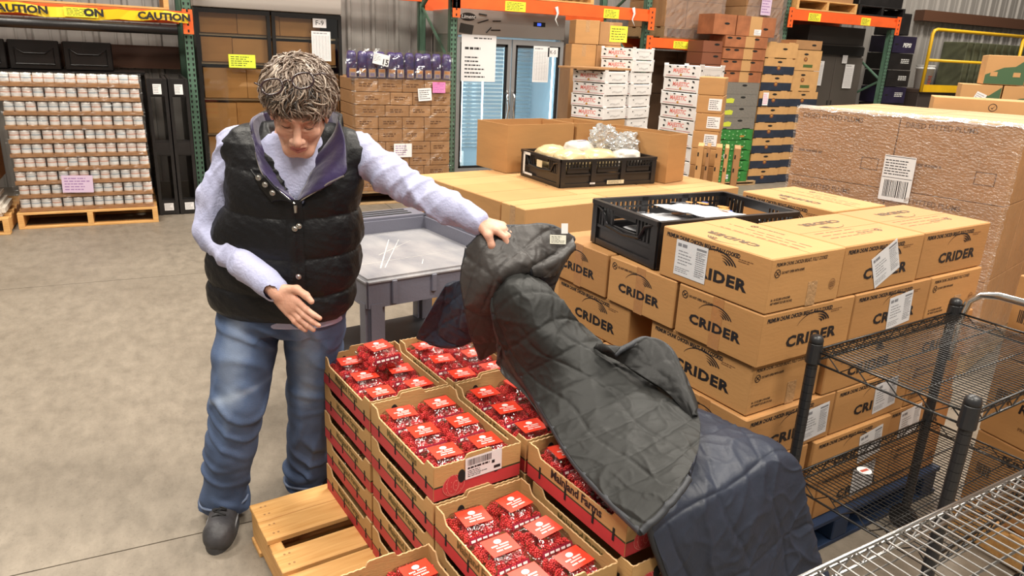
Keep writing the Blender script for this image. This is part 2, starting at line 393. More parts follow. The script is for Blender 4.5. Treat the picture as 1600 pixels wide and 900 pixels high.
# ================================================================ PALLETS
def pallet(wx, wy, label=None, h=.13, ndeck=6, m=WOODG, deck_along='x', name='wooden_pallet', M=None, group=None, cat='pallet'):
    """deck boards run along x; three stringers run along y"""
    t = thing(name, label, cat, M, group)
    brd = rbox('board', wx, .09, .018, [m], .002)
    for k in range(ndeck):
        y = k*(wy-.09)/(ndeck-1); mk('board', brd, t, (0, y, h-.018))
    for y in (0, (wy-.09)/2, wy-.09): mk('board', brd, t, (0, y, 0))
    st = rbox('stringer', .038, wy, h-.036, [m], .002)
    for x in (0, (wx-.038)/2, wx-.038): mk('stringer', st, t, (x, 0, .018))
    return t
# ================================================================ CANNED FOOD PALLET (front plane y = 7.42)
def frontpallet(x0, x1, y, label, m=WOODG, z=0.0, depth=1.0, h=.14, name='wooden_pallet'):
    """pallet seen at its stringer ends: front board bottom, three stringers, deck"""
    t = thing(name, label, 'pallet', TR(x0, y, z)); W = x1-x0
    brd = rbox('board', W, .09, .018, [m], .002); st = rbox('stringer', .045, depth, h-.036, [m], .002)
    for k in range(6): mk('board', brd, t, (0, k*(depth-.09)/5, h-.018))
    for k in range(3): mk('board', brd, t, (0, k*(depth-.09)/2, 0))
    for x in (0, (W-.045)/2, W-.045): mk('stringer', st, t, (x, 0, .018))
    return t
frontpallet(-1.02, .065, 7.32, 'wooden pallet under the wrapped stack of canned food', WOOD)
CANW = mat('can_label_white', (0.86, 0.83, 0.80), 0.5, var=.05, vscale=30)
CANR = mat('can_print_red', (0.70, 0.42, 0.34), 0.5); CANB = mat('can_print_blue', (0.42, 0.47, 0.52), 0.5); CANO = mat('can_print_orange', (0.72, 0.42, 0.22), 0.5)
CANM = mat('tin', (0.6, 0.58, 0.55), 0.3, metal=1)
def can_mesh(pm):
    r, h = .0375, .108; n = 14; mb = MB(); lv = [(0, r*.96, 3), (.004, r, 0), (.02, r, 2), (.035, r, 0), (.062, r, 1), (.075, r, 0), (.084, r, 1), (.088, r, 0), (.104, r, 3), (h, r*.95, 3)]
    vs = []
    for z, rad, _ in lv: vs += [(rad*math.cos(2*math.pi*j/n), rad*math.sin(2*math.pi*j/n), z) for j in range(n)]
    mb.add(vs, [])
    for i in range(len(lv)-1):
        for j in range(n):
            mb.f.append((i*n+j, i*n+(j+1) % n, (i+1)*n+(j+1) % n, (i+1)*n+j)); mb.m.append(lv[i][2])
    mb.f.append(tuple((len(lv)-1)*n+j for j in range(n))); mb.m.append(3)
    return mb.mesh('food_can', [CANW, pm, CANO, CANM], True)
cans = [can_mesh(CANR), can_mesh(CANB), can_mesh(CANR), can_mesh(CANB)]
TRAY = mat('tray_kraft', (0.40, 0.20, 0.085), 0.75, var=.12, vscale=12)
tray_me = {}
def tray(n):
    if n not in tray_me:
        W = n*.0775+.006; mb = MB(); d = .16; h = .030
        mb.box(0, 0, 0, W, .003, h); mb.box(0, d-.003, 0, W, d, h); mb.box(0, .003, 0, .003, d-.003, h); mb.box(W-.003, .003, 0, W, d-.003, h); mb.box(0, 0, 0, W, d, .002)
        tray_me[n] = mb.mesh('cardboard_tray', [TRAY])
    return tray_me[n]
rnd = random.Random(3); zz = .141
for r in range(10):
    x = -1.005+.002*(9-r)-(.0 if r % 2 else .008)
    for n in ((3, 4, 3, 3) if r % 2 else (4, 3, 3, 3)):
        W = n*.0775+.006
        mk('cardboard_tray', tray(n), None, (x, 7.36, zz), 'low brown cardboard tray holding white labelled cans in the wrapped stack', 'tray', 'trays of the can pallet')
        for k in range(n):
            mk('food_can', cans[rnd.randrange(4)], None, Matrix.Translation((x+.003+.0775*(k+.5), 7.403, zz+.003)) @ Matrix.Rotation(rnd.random()*.8-.4, 4, 'Z'),
               'white labelled food can standing in a low tray of the wrapped stack', 'can', 'cans on the wrapped pallet')
        x += W+.001
    zz += .1165
# rear body of that stack (the hidden rows)
mk('carton_block', rbox('carton_block', .98, .74, 1.10, [TRAY], .01), None, (-.99, 7.54, .141), 'brown block of further trays behind the front row of cans', 'carton', kind='stuff')
WRAP = film('stretch_wrap_film', (1, 1, 1), .05, .2, .9, 14, .25, stretch=(1, 1, 4))
def wrap_sheet(x0, x1, y, z0, z1, nx=24, nz=20, amp=.006, seed=1):
    rnd = random.Random(seed); mb = MB(); vs = []
    for j in range(nz+1):
        for i in range(nx+1):
            vs.append((x0+(x1-x0)*i/nx+rnd.uniform(-amp, amp), y-abs(rnd.gauss(0, amp)), z0+(z1-z0)*j/nz+rnd.uniform(-amp, amp)))
    fs = [(j*(nx+1)+i, j*(nx+1)+i+1, (j+1)*(nx+1)+i+1, (j+1)*(nx+1)+i) for j in range(nz) for i in range(nx)]
    return mb.add(vs, fs)
mk('stretch_wrap', wrap_sheet(-1.02, .045, 7.345, .12, 1.31, 26, 26).mesh('stretch_wrap', [WRAP]), None, None, 'clear stretch film around the canned food stack', 'film')
LIL = mat('lilac_paper', (0.62, 0.47, 0.62), .6); PUR = mat('purple_ink', (0.28, 0.14, 0.33), .7)
mk('pallet_sheet', paper_mesh(.235, .15, 'note', 9, LIL, PUR), None, frame((-.54, 7.33, .375), (1, 0, -.03)), 'lilac paper sheet taped low on the canned food stack', 'sign')
# partial stack at the left frame edge
t = thing('white_sack', 'folded white sack on the brown box at the left edge of the picture', 'sack', TR(-1.40, 7.15, .20))
mb = MB(); mb.box(0, 0, 0, .36, .5, .10); mk('lower_fold', rbox('lower_fold', .38, .5, .10, [mat('white_sack', (.62, .57, .50), .5, bump=.5, bscale=12)], .03, 2), t)
mk('upper_fold', rbox('upper_fold', .33, .5, .09, [MATS['white_sack']], .03, 2), t, (.0, 0, .10))
frontpallet(-2.2, -1.06, 7.15, 'wooden pallet at the far left edge, mostly outside the picture', WOOD, h=.14)
mk('carton', rbox('carton', .60, .6, .42, [KRAFTD], .004), None, (-1.73, 7.3, .391), 'brown box on the pallet at the left edge of the picture', 'box')
bpy.data.objects['white_sack'].matrix_basis = TR(-1.46, 7.2, .141)
# black plastic pallets stood on end
BLK2 = mat('black_worn_plastic', (0.014, 0.012, 0.012), .32, var=.3, vscale=6)
def stood_pallet(x, label):
    t = thing('plastic_pallet', label, 'pallet', TR(x, 7.6, 0)); W = .17; H = 1.26
    mb = MB(); mb.box(0, 0, 0, .028, 1.0, H); mb.box(W-.028, 0, 0, W, 1.0, H); mk('deck', mb.mesh('deck', [BLK2]), t)
    for z0, z1 in ((0, .14), (.56, .70), (1.10, H)):
        mk('block', rbox('block', W-.02, .12, z1-z0, [BLK2], .012, 2), t, (.01, .005, z0))
    mk('label_sticker', paper_mesh(.07, .09, 'note', 3), t, frame((W/2, -.002, 1.17), (1, 0, 0)))
    mk('label_sticker', paper_mesh(.08, .07, 'note', 4), t, frame((W/2, -.002, .08), (1, 0, 0)))
    return t
stood_pallet(.085, 'black plastic pallet stood on end right against the canned food')
stood_pallet(.265, 'black plastic pallet stood on end beside the green rack post')
# black crates behind the cans
def black_bin(x, z, label):
    t = thing('black_crate', label, 'crate', TR(x, 8.6, z)); W, H = .42, .27
    mk('front_panel', rbox('front_panel', W, .03, H, [BLK2], .008), t)
    mk('body', rbox('body', W-.02, .5, H-.02, [BLK2], .008), t, (.01, .03, 0))
    mb = MB(); mb.tube([(.05, -.005, .2), (.12, -.005, .15), (W-.12, -.005, .15), (W-.05, -.005, .2), (W-.05, -.005, .05), (.05, -.005, .05)], .008, 6, closed=True)
    mk('moulded_rib', mb.mesh('moulded_rib', [BLACKP]), t)
mk('storage_shelf', rbox('storage_shelf', 1.7, .6, .03, [BLK2], .004), None, (-1.6, 8.55, 1.24), 'dark shelf board carrying black crates behind the canned food', 'shelf')
for x in (-1.58, .05): mk('shelf_leg', rbox('shelf_leg', .04, .04, 1.24, [BLK2], 0), bpy.data.objects['storage_shelf'], (x+1.6, .1, -1.24))
black_bin(-1.49, 1.272, 'black crate at the far left edge above the cans')
black_bin(-1.05, 1.272, 'left black crate with a wavy front rim above the cans')
black_bin(-.60, 1.272, 'right black crate with rectangular ribs above the cans')

# ================================================================ FREEZERS
BLKM = mat('black_enamel', (0.014, 0.013, 0.013), .3); GASK = mat('grey_enamel', (0.33, 0.33, 0.335), .35, metal=.4)
HDR = mat('header_steel', (.50, .47, .44), .3, metal=.55, bump=.05, bscale=80, stretch=(1, 1, 30))
CREAM = mat('aged_header', (0.50, 0.46, 0.42), .5)
def glass_mat(name, tint, gloss):
    return film(name, tint, gloss, .03, 0.02, 5, .25)
GLASSD = glass_mat('dark_glass', (.93, .89, .80), .13); GLASSC = glass_mat('cooler_glass', (.85, .93, .95), .06)
t = thing('glass_freezer', 'black framed two door glass freezer with brown boxes standing in for reflections, behind the person', 'freezer', TR(.58, 8.25, 0)); W = 1.46; H = 1.925
mb = MB(); mb.box(0, .05, .12, .03, .8, H); mb.box(W-.03, .05, .12, W, .8, H); mb.box(0, .77, .12, W, .8, H); mb.box(0, .05, .1, W, .8, .30); mb.box(0, 0, 0.02, W, .8, .12)
mk('body', mb.mesh('body', [BLKM]), t)
mk('header', rbox('header', W, .8, .22, [CREAM], .006), t, (0, 0, H))
for k in (0, 1):
    x0 = .0+k*.735; mb = MB(); w_ = .72
    mb.box(x0, 0, .30, x0+.035, .05, H-.01); mb.box(x0+w_-.035, 0, .30, x0+w_, .05, H-.01); mb.box(x0+.035, 0, .30, x0+w_-.035, .05, .38); mb.box(x0+.035, 0, H-.05, x0+w_-.035, .05, H-.01)
    d = mk('door', mb.mesh('door', [BLKM]), t)
    mb = MB(); mb.quad((x0+.035, .02, .38), (x0+w_-.035, .02, .38), (x0+w_-.035, .02, H-.05), (x0+.035, .02, H-.05)); mk('glass_pane', mb.mesh('glass_pane', [GLASSD]), d)
for z in (.66, 1.02, 1.38, 1.66):
    mb = MB(); mb.box(.04, .14, z, W-.04, .7, z+.02); mk('shelf', mb.mesh('shelf', [mat('shelf_cream', (.62, .56, .44), .5)]), t)
rnd = random.Random(11)  # boxes behind the glass stand in for the warehouse reflected in it
for z, hh in ((.31, .34), (.685, .325), (1.045, .325), (1.405, .245), (1.685, .20)):
    x = .05
    while x < W-.3:
        bw = rnd.choice((.30, .36, .42)); bw = min(bw, W-.05-x)
        mk('carton', rbox('carton', bw-.004, .4, hh*rnd.uniform(.9, 1), [rnd.choice((KRAFT2, KRAFT, KRAFT))], .003), None, (.58+x, 8.25+.10, z), 'brown box standing in for a reflection in the black framed freezer glass', 'box', 'boxes standing in for reflections in the black framed freezer')
        x += bw
mk('notice', paper_mesh(.26, .13, 'note', 12, mat('lime_paper', (.72, .82, .05), .6), INK), None, frame((1.00, 8.235, 1.42), (1, 0, 0)), 'lime yellow notice stuck on the left freezer door', 'sign')
mk('notice', paper_mesh(.20, .30, 'table', 13), None, frame((1.81, 8.235, 1.60), (1, 0, 0)), 'white table sheet taped on the freezer door above the purple bags', 'sign')
t = thing('notice', 'small white card reading F-9 on the black framed freezer', 'sign', frame((1.80, 8.235, 1.83), (1, 0, 0)))
mk('card', paper_mesh(.14, .09, 'blank'), t); mk('lettering', text_mesh('F-9', .07, INK), t, (0, 0, .002))
# steel two door freezer
t = thing('steel_freezer', 'stainless two door glass freezer with lit blue interior', 'freezer', TR(3.35, 8.2, 0)); W = 1.42; H = 1.80
GLOW = mat('cold_led', (0.75, 0.92, 1.0), .5, emit=8.0); INT = mat('freezer_inside', (.42, .50, .55), .35)
mb = MB(); mb.box(0, .05, .12, .03, .8, H); mb.box(W-.03, .05, .12, W, .8, H); mb.box(0, .77, .12, W, .8, H); mb.box(0, .05, .10, W, .8, .20); mk('body', mb.mesh('body', [STEEL, INT]), t)
mb = MB(); mb.box(.03, .74, .2, W-.03, .765, H); mb.box(.03, .1, .2, .034, .74, H); mb.box(W-.034, .1, .2, W-.03, .74, H); mb.box(.03, .1, .2, W-.03, .74, .205); mk('liner', mb.mesh('liner', [INT]), t)
for x, y in ((.04, .1), (W-.08, .1), (.04, .7), (W-.08, .7)): mk('leg', rbox('leg', .04, .04, .10, [BLKM], 0), t, (x, y, 0))
hd = mk('header', rbox('header', W, .8, .285, [HDR], .006), t, (0, 0, H-.01))
mb = MB(); mb.box(.98, -.004, .14, 1.14, 0, .19); mk('control_panel', mb.mesh('control_panel', [BLKM]), hd)
mb = MB(); mb.box(1.03, -.006, .15, 1.08, -.004, .18); mk('display', mb.mesh('display', [mat('blue_display', (.05, .12, .9), .4, emit=1.5)]), hd)
mb = MB(); el = [(.13+.10*math.cos(a*math.pi/10), .20+.045*math.sin(a*math.pi/10)) for a in range(20)]
mb.prism(el, 0, .003, 0); ob = mk('emblem', mb.mesh('emblem', [BLKM]), hd, Matrix.Rotation(R(90), 4, 'X'))
tx = text_mesh('Sizzler', .075, WHITE, .002, .25) if False else text_mesh('Liment', .062, WHITE, .001, .2)
mk('lettering', tx, hd, frame((.13, -.0045, .20), (1, 0, 0)))
mb = MB(); mb.prism([(.02, .03), (.18, .01), (.20, .11), (.04, .13)], 0, .012); mk('magnet', mb.mesh('magnet', [mat('charcoal_magnet', (.05, .045, .04), .5)]), hd, Matrix.Rotation(R(90), 4, 'X'))
mb = MB()
for (xa, za, xb, zb) in ((.26, .24, .36, .23), (.25, .14, .38, .18), (.44, .17, .54, .175), (.42, .07, .54, .075), (.36, .04, .42, .10)):
    mb.tube([(xa, -.012, za), (xb, -.012, zb)], .007, 6)
mk('wire_hook', mb.mesh('wire_hook', [BLKM]), hd)
for k in (0, 1):
    x0 = k*.715; w_ = .70; mb = MB()
    mb.box(x0, 0, .20, x0+.045, .05, H-.03); mb.box(x0+w_-.045, 0, .20, x0+w_, .05, H-.03); mb.box(x0+.045, 0, .20, x0+w_-.045, .05, .26); mb.box(x0+.045, 0, H-.09, x0+w_-.045, .05, H-.03)
    d = mk('door', mb.mesh('door', [GASK]), t)
    mb = MB(); a, b2 = x0+.045, x0+w_-.045
    for q in ((a, .26, a+.03, H-.09), (b2-.03, .26, b2, H-.09), (a, .26, b2, .285), (a, H-.12, b2, H-.09)): mb.box(q[0], .008, q[1], q[2], .04, q[3])
    mk('gasket', mb.mesh('gasket', [BLKM]), d)
    mb = MB(); mb.quad((a, .02, .26), (b2, .02, .26), (b2, .02, H-.09), (a, .02, H-.09)); mk('glass_pane', mb.mesh('glass_pane', [GLASSC]), d)
    hx = w_-.025 if k == 0 else .735
    mb = MB(); mb.tube([(hx, 0, .78), (hx-(.02 if k == 0 else -.02), -.03, .85), (hx, -.045, .98), (hx-(.02 if k == 0 else -.02), -.03, 1.11), (hx, 0, 1.18)], .014, 8); mk('handle', mb.mesh('handle', [CHROME], True), d)
for x in (.11, .38, .66, .79, 1.33):
    mb = MB(); mb.box(x, .10 if x > .1 else .1, .32, x+.014, .115, H-.12); mk('led_strip', mb.mesh('led_strip', [GLOW]), t)
for k in range(26):
    z = .42+k*.05
    mb = MB(); mb.tube([(.06, .70, z), (W-.06, .70, z)], .009, 4)
    mk('evaporator_bar', mb.mesh('evaporator_bar', [CHROME]), t)
mb = MB(); mb.tube([(.17, .35, .205), (.17, .35, .42)], .085, 16); mk('white_bucket', mb.mesh('white_bucket', [WHITE]), None, TR(3.35, 8.2, 0), 'small white pail on the floor of the lit steel freezer', 'bucket')
mk('notice', paper_mesh(.44, .52, 'hand', 21, PAPER, INK), None, frame((3.62, 8.185, 1.54), (1, 0, 0)), 'large white handwritten list on the left steel freezer door', 'sign')
mk('notice', paper_mesh(.22, .42, 'table', 22), None, frame((4.45, 8.185, 1.50), (1, 0, 0)), 'tall white printed table on the right steel freezer door', 'sign')
t = thing('notice', 'small white card reading K-5 on the steel freezer', 'sign', frame((4.61, 8.185, 1.645), (1, 0, 0)))
mk('card', paper_mesh(.14, .11, 'blank'), t); mk('lettering', text_mesh('K-5', .06, INK), t, (0, 0, .002))

# ================================================================ CARTON PALLET WITH PURPLE BAGS
CK = [mat('old_kraft_%s' % n, c, .7, var=.07, vscale=9) for n, c in (('a', (.44, .235, .105)), ('b', (.49, .27, .125)), ('c', (.40, .21, .09)))]
frontpallet(1.98, 3.10, 7.6, 'wooden pallet under the brown carton stack left of the steel freezer', WOODG)
rnd = random.Random(5); rows = [(.141, .13), (.272, .13), (.403, .13), (.534, .13), (.665, .135), (.802, .12), (.924, .12), (1.046, .13), (1.178, .13)]
for r, (z, hh) in enumerate(rows):
    cuts = [0, .34, .62, .88, 1.12] if (r//2) % 2 else [0, .26, .54, .80, 1.12]
    if r == 7: cuts = [0, .40, .66, .88, 1.12]
    for k in range(4):
        x0 = 2.0+cuts[k]*.94; W = (cuts[k+1]-cuts[k])*.94-.004
        t = mk('carton', rbox('carton', W, .95, hh-.003, [CK[rnd.randrange(3)]], .005), None, (x0, 7.62, z), 'brown carton with small dark print in the stack under purple bags', 'carton', 'cartons under the purple bags')
        mb = MB(); scribble(mb, -.08, -.02, .08, .025, 2, 0, .0006, .55, 4, r*10+k)
        mk('print', mb.mesh('print', [INKB]), t, frame((W/2, -.0003, hh/2), (1, 0, 0)))
        if r in (8, 2):
            mb = MB(); mb.quad((0, 0, 0), (W, 0, 0), (W, .018, 0), (0, .018, 0))
mk('stretch_wrap', wrap_sheet(1.96, 3.09, 7.60, .12, 1.34, 24, 24, seed=4).mesh('stretch_wrap', [WRAP]), None, None, 'clear stretch film around the brown cartons under the purple bags', 'film')
PURP = mat('purple_bag', (0.055, 0.035, 0.17), .3, var=.25, vscale=12, bump=.5, bscale=14); BAGL = mat('bag_print', (.55, .42, .34), .45); BAGO = mat('bag_print_orange', (.75, .33, .12), .5)
bags = []
for k in range(11):
    mb = MB(); wd = .092; n = 8
    prof = [(0, .048, .046), (.03, .0515, .05), (.12, .051, .05), (.21, .049, .044), (.245, .043, .034), (.262, .030, .02)]
    vs = []
    for z, a, b in prof:
        for j in range(n):
            an = 2*math.pi*(j+.5)/n; vs.append((a*math.copysign(abs(math.cos(an))**.6, math.cos(an)), b*math.copysign(abs(math.sin(an))**.6, math.sin(an)), z))
    mb.add(vs, [(i*n+j, i*n+(j+1) % n, (i+1)*n+(j+1) % n, (i+1)*n+j) for i in range(len(prof)-1) for j in range(n)]+[tuple(range((len(prof)-1)*n, len(prof)*n))])
    x = 1.93+.055+k*.102
    b_ = mk('purple_bag', mb.mesh('purple_bag', [PURP], True), None, Matrix.Translation((x, 7.68+.01*(k % 2), 1.312)) @ Matrix.Rotation(.06*math.sin(k*2.1), 4, 'Y'), 'purple flour style bag with pale lower label in the wrapped row', 'bag', 'purple bags on the carton stack')
    mb = MB(); mb.box(-.036, -.003, .012, .036, 0, .095, 0); mb.box(-.030, -.004, .06, .030, -.003, .088, 1); mb.box(-.022, -.004, .02, .022, -.003, .05, 2)
    mk('front_label', mb.mesh('front_label', [BAGL, BAGO, mat('lilac_print', (.3, .26, .42), .5)]), b_, (0, -.051, 0))
mk('stretch_wrap', wrap_sheet(1.90, 3.06, 7.605, 1.31, 1.60, 22, 6, .01, seed=8).mesh('stretch_wrap', [film('shiny_wrap', (1, 1, 1), .16, .12, 1.0, 18, .3)]), None, None, 'glossy clear film over the row of purple bags', 'film')
t = thing('notice', 'white tag reading 15 stuck on the wrapped purple bags', 'sign', frame((2.27, 7.585, 1.50), (1, 0, -.2)))
mk('card', paper_mesh(.17, .11, 'blank'), t); mk('lettering', text_mesh('15', .075, INK, .002), t, (.045, -.02, .002))
mb = MB(); scribble(mb, -.08, -.03, .0, .045, 5, 0, .001, .3, 3, 2); mk('print', mb.mesh('print', [GREYINK]), t)
PINK = mat('pink_paper', (.85, .22, .48), .6)
mk('notice', paper_mesh(.145, .11, 'note', 31, PINK, PUR), None, frame((2.905, 7.59, 1.235), (1, 0, 0)), 'bright pink note on the brown carton stack', 'sign')
mk('notice', paper_mesh(.15, .13, 'note', 32, PAPER, INK), None, frame((2.745, 7.59, 1.16), (1, 0, .08)), 'tilted white note on the brown carton stack beside the pink one', 'sign')
mk('notice', paper_mesh(.20, .145, 'note', 33, PAPER, PUR), None, frame((2.50, 7.59, .575), (1, 0, 0)), 'white handwritten sheet low on the carton stack above her sleeve', 'sign')
# ================================================================ RASPBERRY PALLET
MB_R = TR(.47, 2.28, 0, 7)            # frame of the raspberry pallet: x across, -y toward the viewer
def berry_M(x, y, z, a=0): return MB_R @ TR(x, y, z, a)
t = thing('wooden_pallet', 'bare pine pallet carrying the stacks of raspberry crates', 'pallet', MB_R.copy())
for y0, wd, x0, x1 in ((-.078, .106, -.266, .80), (-.190, .109, -.268, .80), (-.360, .11, -.270, .80), (-.482, .105, -.268, .80), (-.620, .10, -.27, .80), (-.76, .10, -.27, .80), (-.90, .10, -.27, .80), (-1.06, .10, -.27, .80), (-1.19, .11, -.27, .80)):
    b_ = mk('board', rbox('board', x1-x0, wd, .018, [WOOD], .002), t, (x0, y0, .122))
    nb = MB()
    for dx in (.03, .045):
        for dy in (.03, wd-.03):
            nb.add([(dx+.004*math.cos(k*math.pi/3), dy+.004*math.sin(k*math.pi/3), .0186) for k in range(6)], [tuple(range(6))])
    mk('nail_head', nb.mesh('nail_head', [KRAFTD]), b_, kind='stuff')
for y0 in (-.078, -.62, -1.19): mk('board', rbox('board', 1.06, .10, .018, [WOOD], .002), t, (-.268, y0, 0))
for x0 in (-.262, .24, .755): mk('stringer', rbox('stringer', .04, 1.21, .104, [WOODY], .003), t, (x0, -1.185, .018))
for y0 in (-.075, -.35, -.60): mk('block', rbox('block', .09, .085, .098, [mat('chip_block', (.55, .25, .09), .8, var=.3, vscale=60)], .003), t, (-.215, y0, .021))

CRED = mat('crate_red', (0.50, 0.040, 0.045), .6, var=.08, vscale=10); CGRN = mat('crate_line_green', (0.03, 0.045, 0.015), .6)
CKR = mat('crate_kraft', (0.50, 0.29, 0.11), .75, var=.06, vscale=6, bump=.12, bscale=50, stretch=(1, 1, 5)); CLINE = mat('crate_line_pink', (0.72, 0.25, 0.2), .6)
CW, CD, CH = .262, .395, .102
def crate_wall(L, top, n=40, th=.004):
    """upright panel in xz, bands red / line / kraft, top edge follows top(x)"""
    mb = MB(); zs = [0, .036, .041]
    for y, flip in ((0, False), (th, True)):
        b = len(mb.v)
        for i in range(n+1):
            x = L*i/n; tp = top(x/L); mb.v += [(x, y, 0), (x, y, zs[1]), (x, y, zs[2]), (x, y, tp)]
        for i in range(n):
            for k in range(3):
                q = (b+i*4+k, b+(i+1)*4+k, b+(i+1)*4+k+1, b+i*4+k+1)
                mb.f.append(q if not flip else q[::-1]); mb.m.append((0, 1, 2)[k] if not flip else 2)
    m0 = (n+1)*4
    for i in range(n):
        mb.f.append((i*4+3, (i+1)*4+3, m0+(i+1)*4+3, m0+i*4+3)); mb.m.append(3)
    for i in (0, n):
        for k in range(3): mb.f.append((i*4+k, i*4+k+1, m0+i*4+k+1, m0+i*4+k)); mb.m.append(2)
    return mb.mesh('crate_wall', [CRED, CGRN, CKR, FLUTE])
def side_top(u):
    s = .0008*math.sin(u*120)
    d = min(u, 1-u)
    if d < .10: return CH-.002+s
    if d < .14: return CH-.002-(d-.10)/.04*.022
    return CH-.024+s
def end_top(u):
    s = .0012*math.sin(u*95)
    if abs(u-.5) < .13: return CH+.010+s*.4
    if abs(u-.5) < .16: return CH+.001+(.16-abs(u-.5))/.03*.009
    return CH-.004+s
SIDE = crate_wall(CD-.002, side_top, 60); END = crate_wall(CW-.002, end_top, 50)
BASE_ = rbox('base', CW-.008, CD-.008, .003, [CKR], 0)
def ellipse(cx, cy, a, b, n=16): return [(cx+a*math.cos(2*math.pi*k/n), cy+b*math.sin(2*math.pi*k/n)) for k in range(n)]
mb = MB()
for cx in (-.052, .052): mb.prism(ellipse(cx, 0, .011, .019), 0, .0012)
HOLES = mb.mesh('hand_hole', [DARKHOLE])
HOLE1 = MB().prism(ellipse(0, 0, .011, .019), 0, .0012).mesh('hand_hole', [DARKHOLE])
mb = MB()
for cx in (-.14, -.03, .08, .155): mb.box(cx-.0035, -.016, 0, cx+.0035, .018, .001)
SLOTS = mb.mesh('vent_slot', [DARKHOLE])
def ring(mb, cx, cy, a, b, w_, mi=0, z=.0009, n=24, a0=0, a1=2*math.pi):
    for k in range(n):
        t0, t1 = a0+(a1-a0)*k/n, a0+(a1-a0)*(k+1)/n
        mb.quad((cx+a*math.cos(t0), cy+b*math.sin(t0), z), (cx+(a+w_)*math.cos(t0), cy+(b+w_)*math.sin(t0), z), (cx+(a+w_)*math.cos(t1), cy+(b+w_)*math.sin(t1), z), (cx+a*math.cos(t1), cy+b*math.sin(t1), z), mi)
mb = MB(); mb.prism(ellipse(-.075, -.002, .032, .030, 20), .0003, .0006, 1)
ring(mb, -.075, -.002, .031, .029, .0012); ring(mb, -.078, .0, .016, .028, .001); ring(mb, -.068, -.004, .008, .014, .001)
for k in range(12): mb.prism(ellipse(-.096+.014*(k % 4), -.018+.013*(k//4), .0009, .0016, 6), .0007, .001, 0)
PRINT_END = mb.mesh('berry_drawing', [CLINE, CRED])
FARM = text_mesh('Mainland Farms', .031, mat('farm_print', (.13, .085, .02), .7), .0010, 0, .95)
FARMK = text_mesh('Mainland Farms', .034, INK, .0012, 0, .95)
def berry_crate(M, label, near_label=False, ink=FARM, group=None):
    t = thing('raspberry_crate', label, 'crate', M, group)
    mk('base', BASE_, t, (.004, .004, 0))
    s = mk('side_panel', SIDE, t, Matrix(((0, 1, 0, .0), (-1, 0, 0, CD-.001), (0, 0, 1, 0), (0, 0, 0, 1))))     # left side, outward -x
    mk('lettering', ink, s, frame((CD*.52, -.0006, .062), (1, 0, 0)))
    mk('vent_slot', SLOTS, s, frame((CD*.5, -.0004, .036), (1, 0, 0)))
    s2 = mk('side_panel', SIDE, t, Matrix(((0, -1, 0, CW), (1, 0, 0, .001), (0, 0, 1, 0), (0, 0, 0, 1))))
    e = mk('end_panel', END, t, Matrix.Translation((.001, 0, 0)))
    mk('hand_hole', HOLES, e, frame((CW/2, -.0003, .053), (1, 0, 0)))
    mk('berry_drawing', PRINT_END, e, frame((CW/2, -.0003, .035), (1, 0, 0)))
    e2 = mk('end_panel', END, t, Matrix(((-1, 0, 0, CW-.001), (0, -1, 0, CD), (0, 0, 1, 0), (0, 0, 0, 1))))
    mk('hand_hole', HOLE1, e2, Matrix(((1, 0, 0, CW*.72), (0, 0, 1, .0042), (0, 1, 0, .062), (0, 0, 0, 1))))
    return t
# clamshell
CLEAR = film('clamshell_plastic', (1, 1, 1), .07, .08, .9, 45, .18)
REDL = mat('red_sticker', (0.82, 0.05, 0.022), .35, spec=.6); WHL = mat('sticker_white', (.85, .80, .76), .5); REDD = mat('red_strip', (0.32, 0.02, 0.045), .3)
def rr_ring(a, b, r, z, n=3):
    pts = []
    for (sx, sy, a0) in ((1, 1, 0), (-1, 1, 90), (-1, -1, 180), (1, -1, 270)):
        for k in range(n+1):
            an = R(a0+90*k/n); pts.append((sx*(a-r)+r*math.cos(an), sy*(b-r)+r*math.sin(an), z))
    return pts
def loft(levels, mi=0, cap=True):
    mb = MB(); n = len(levels[0])
    for lv in levels: mb.v += lv
    for i in range(len(levels)-1):
        for j in range(n): mb.f.append((i*n+j, i*n+(j+1) % n, (i+1)*n+(j+1) % n, (i+1)*n+j)); mb.m.append(mi)
    if cap: mb.f.append(tuple((len(levels)-1)*n+j for j in range(n))); mb.m.append(mi)
    return mb
lv = [rr_ring(.050, .052, .012, .001), rr_ring(.055, .057, .014, .045), rr_ring(.060, .062, .012, .046)]
TRAY_ = loft(lv, 0, False).mesh('clear_tray', [CLEAR], True)
lv = [rr_ring(.061, .063, .012, .047), rr_ring(.056, .058, .014, .049), rr_ring(.052, .054, .014, .062), rr_ring(.048, .050, .014, .072), rr_ring(.042, .042, .008, .074), rr_ring(.039, .039, .008, .082)]
mbl = loft(lv)
for sx in (-1, 1):      # snap tabs on the rim
    mbl.box(sx*.03-.008, -.068, .046, sx*.03+.008, -.060, .050)
LID_ = mbl.mesh('clear_lid', [CLEAR], True)
def sticker(plain=False):
    mb = MB(); W_, H_ = .076, .064
    mb.box(-W_/2, -H_/2, 0, W_/2, H_/2, .0006, 0)
    z = .0010
    mb.prism(ellipse(0, .014, .010, .008, 12), z-.0003, z, 1)
    for x0, x1, y0, y1 in ((-.024, -.006, -.002, .003), (-.002, .022, -.002, .003), (-.016, .018, -.010, -.006), (-.020, -.004, -.020, -.015), (.0, .020, -.020, -.015)):
        k = x0
        while k < x1: mb.quad((k, y0, z), (min(k+.0032, x1), y0, z), (min(k+.0032, x1), y1, z), (k, y1, z), 1); k += .0045
    return mb.mesh('red_sticker', [REDL, WHL])
STICK = sticker()
mb = MB(); mb.add([(-.047, -.0605, .052), (.047, -.0605, .052), (.044, -.0555, .066), (-.044, -.0555, .066)], [(0, 1, 2, 3)], 0)
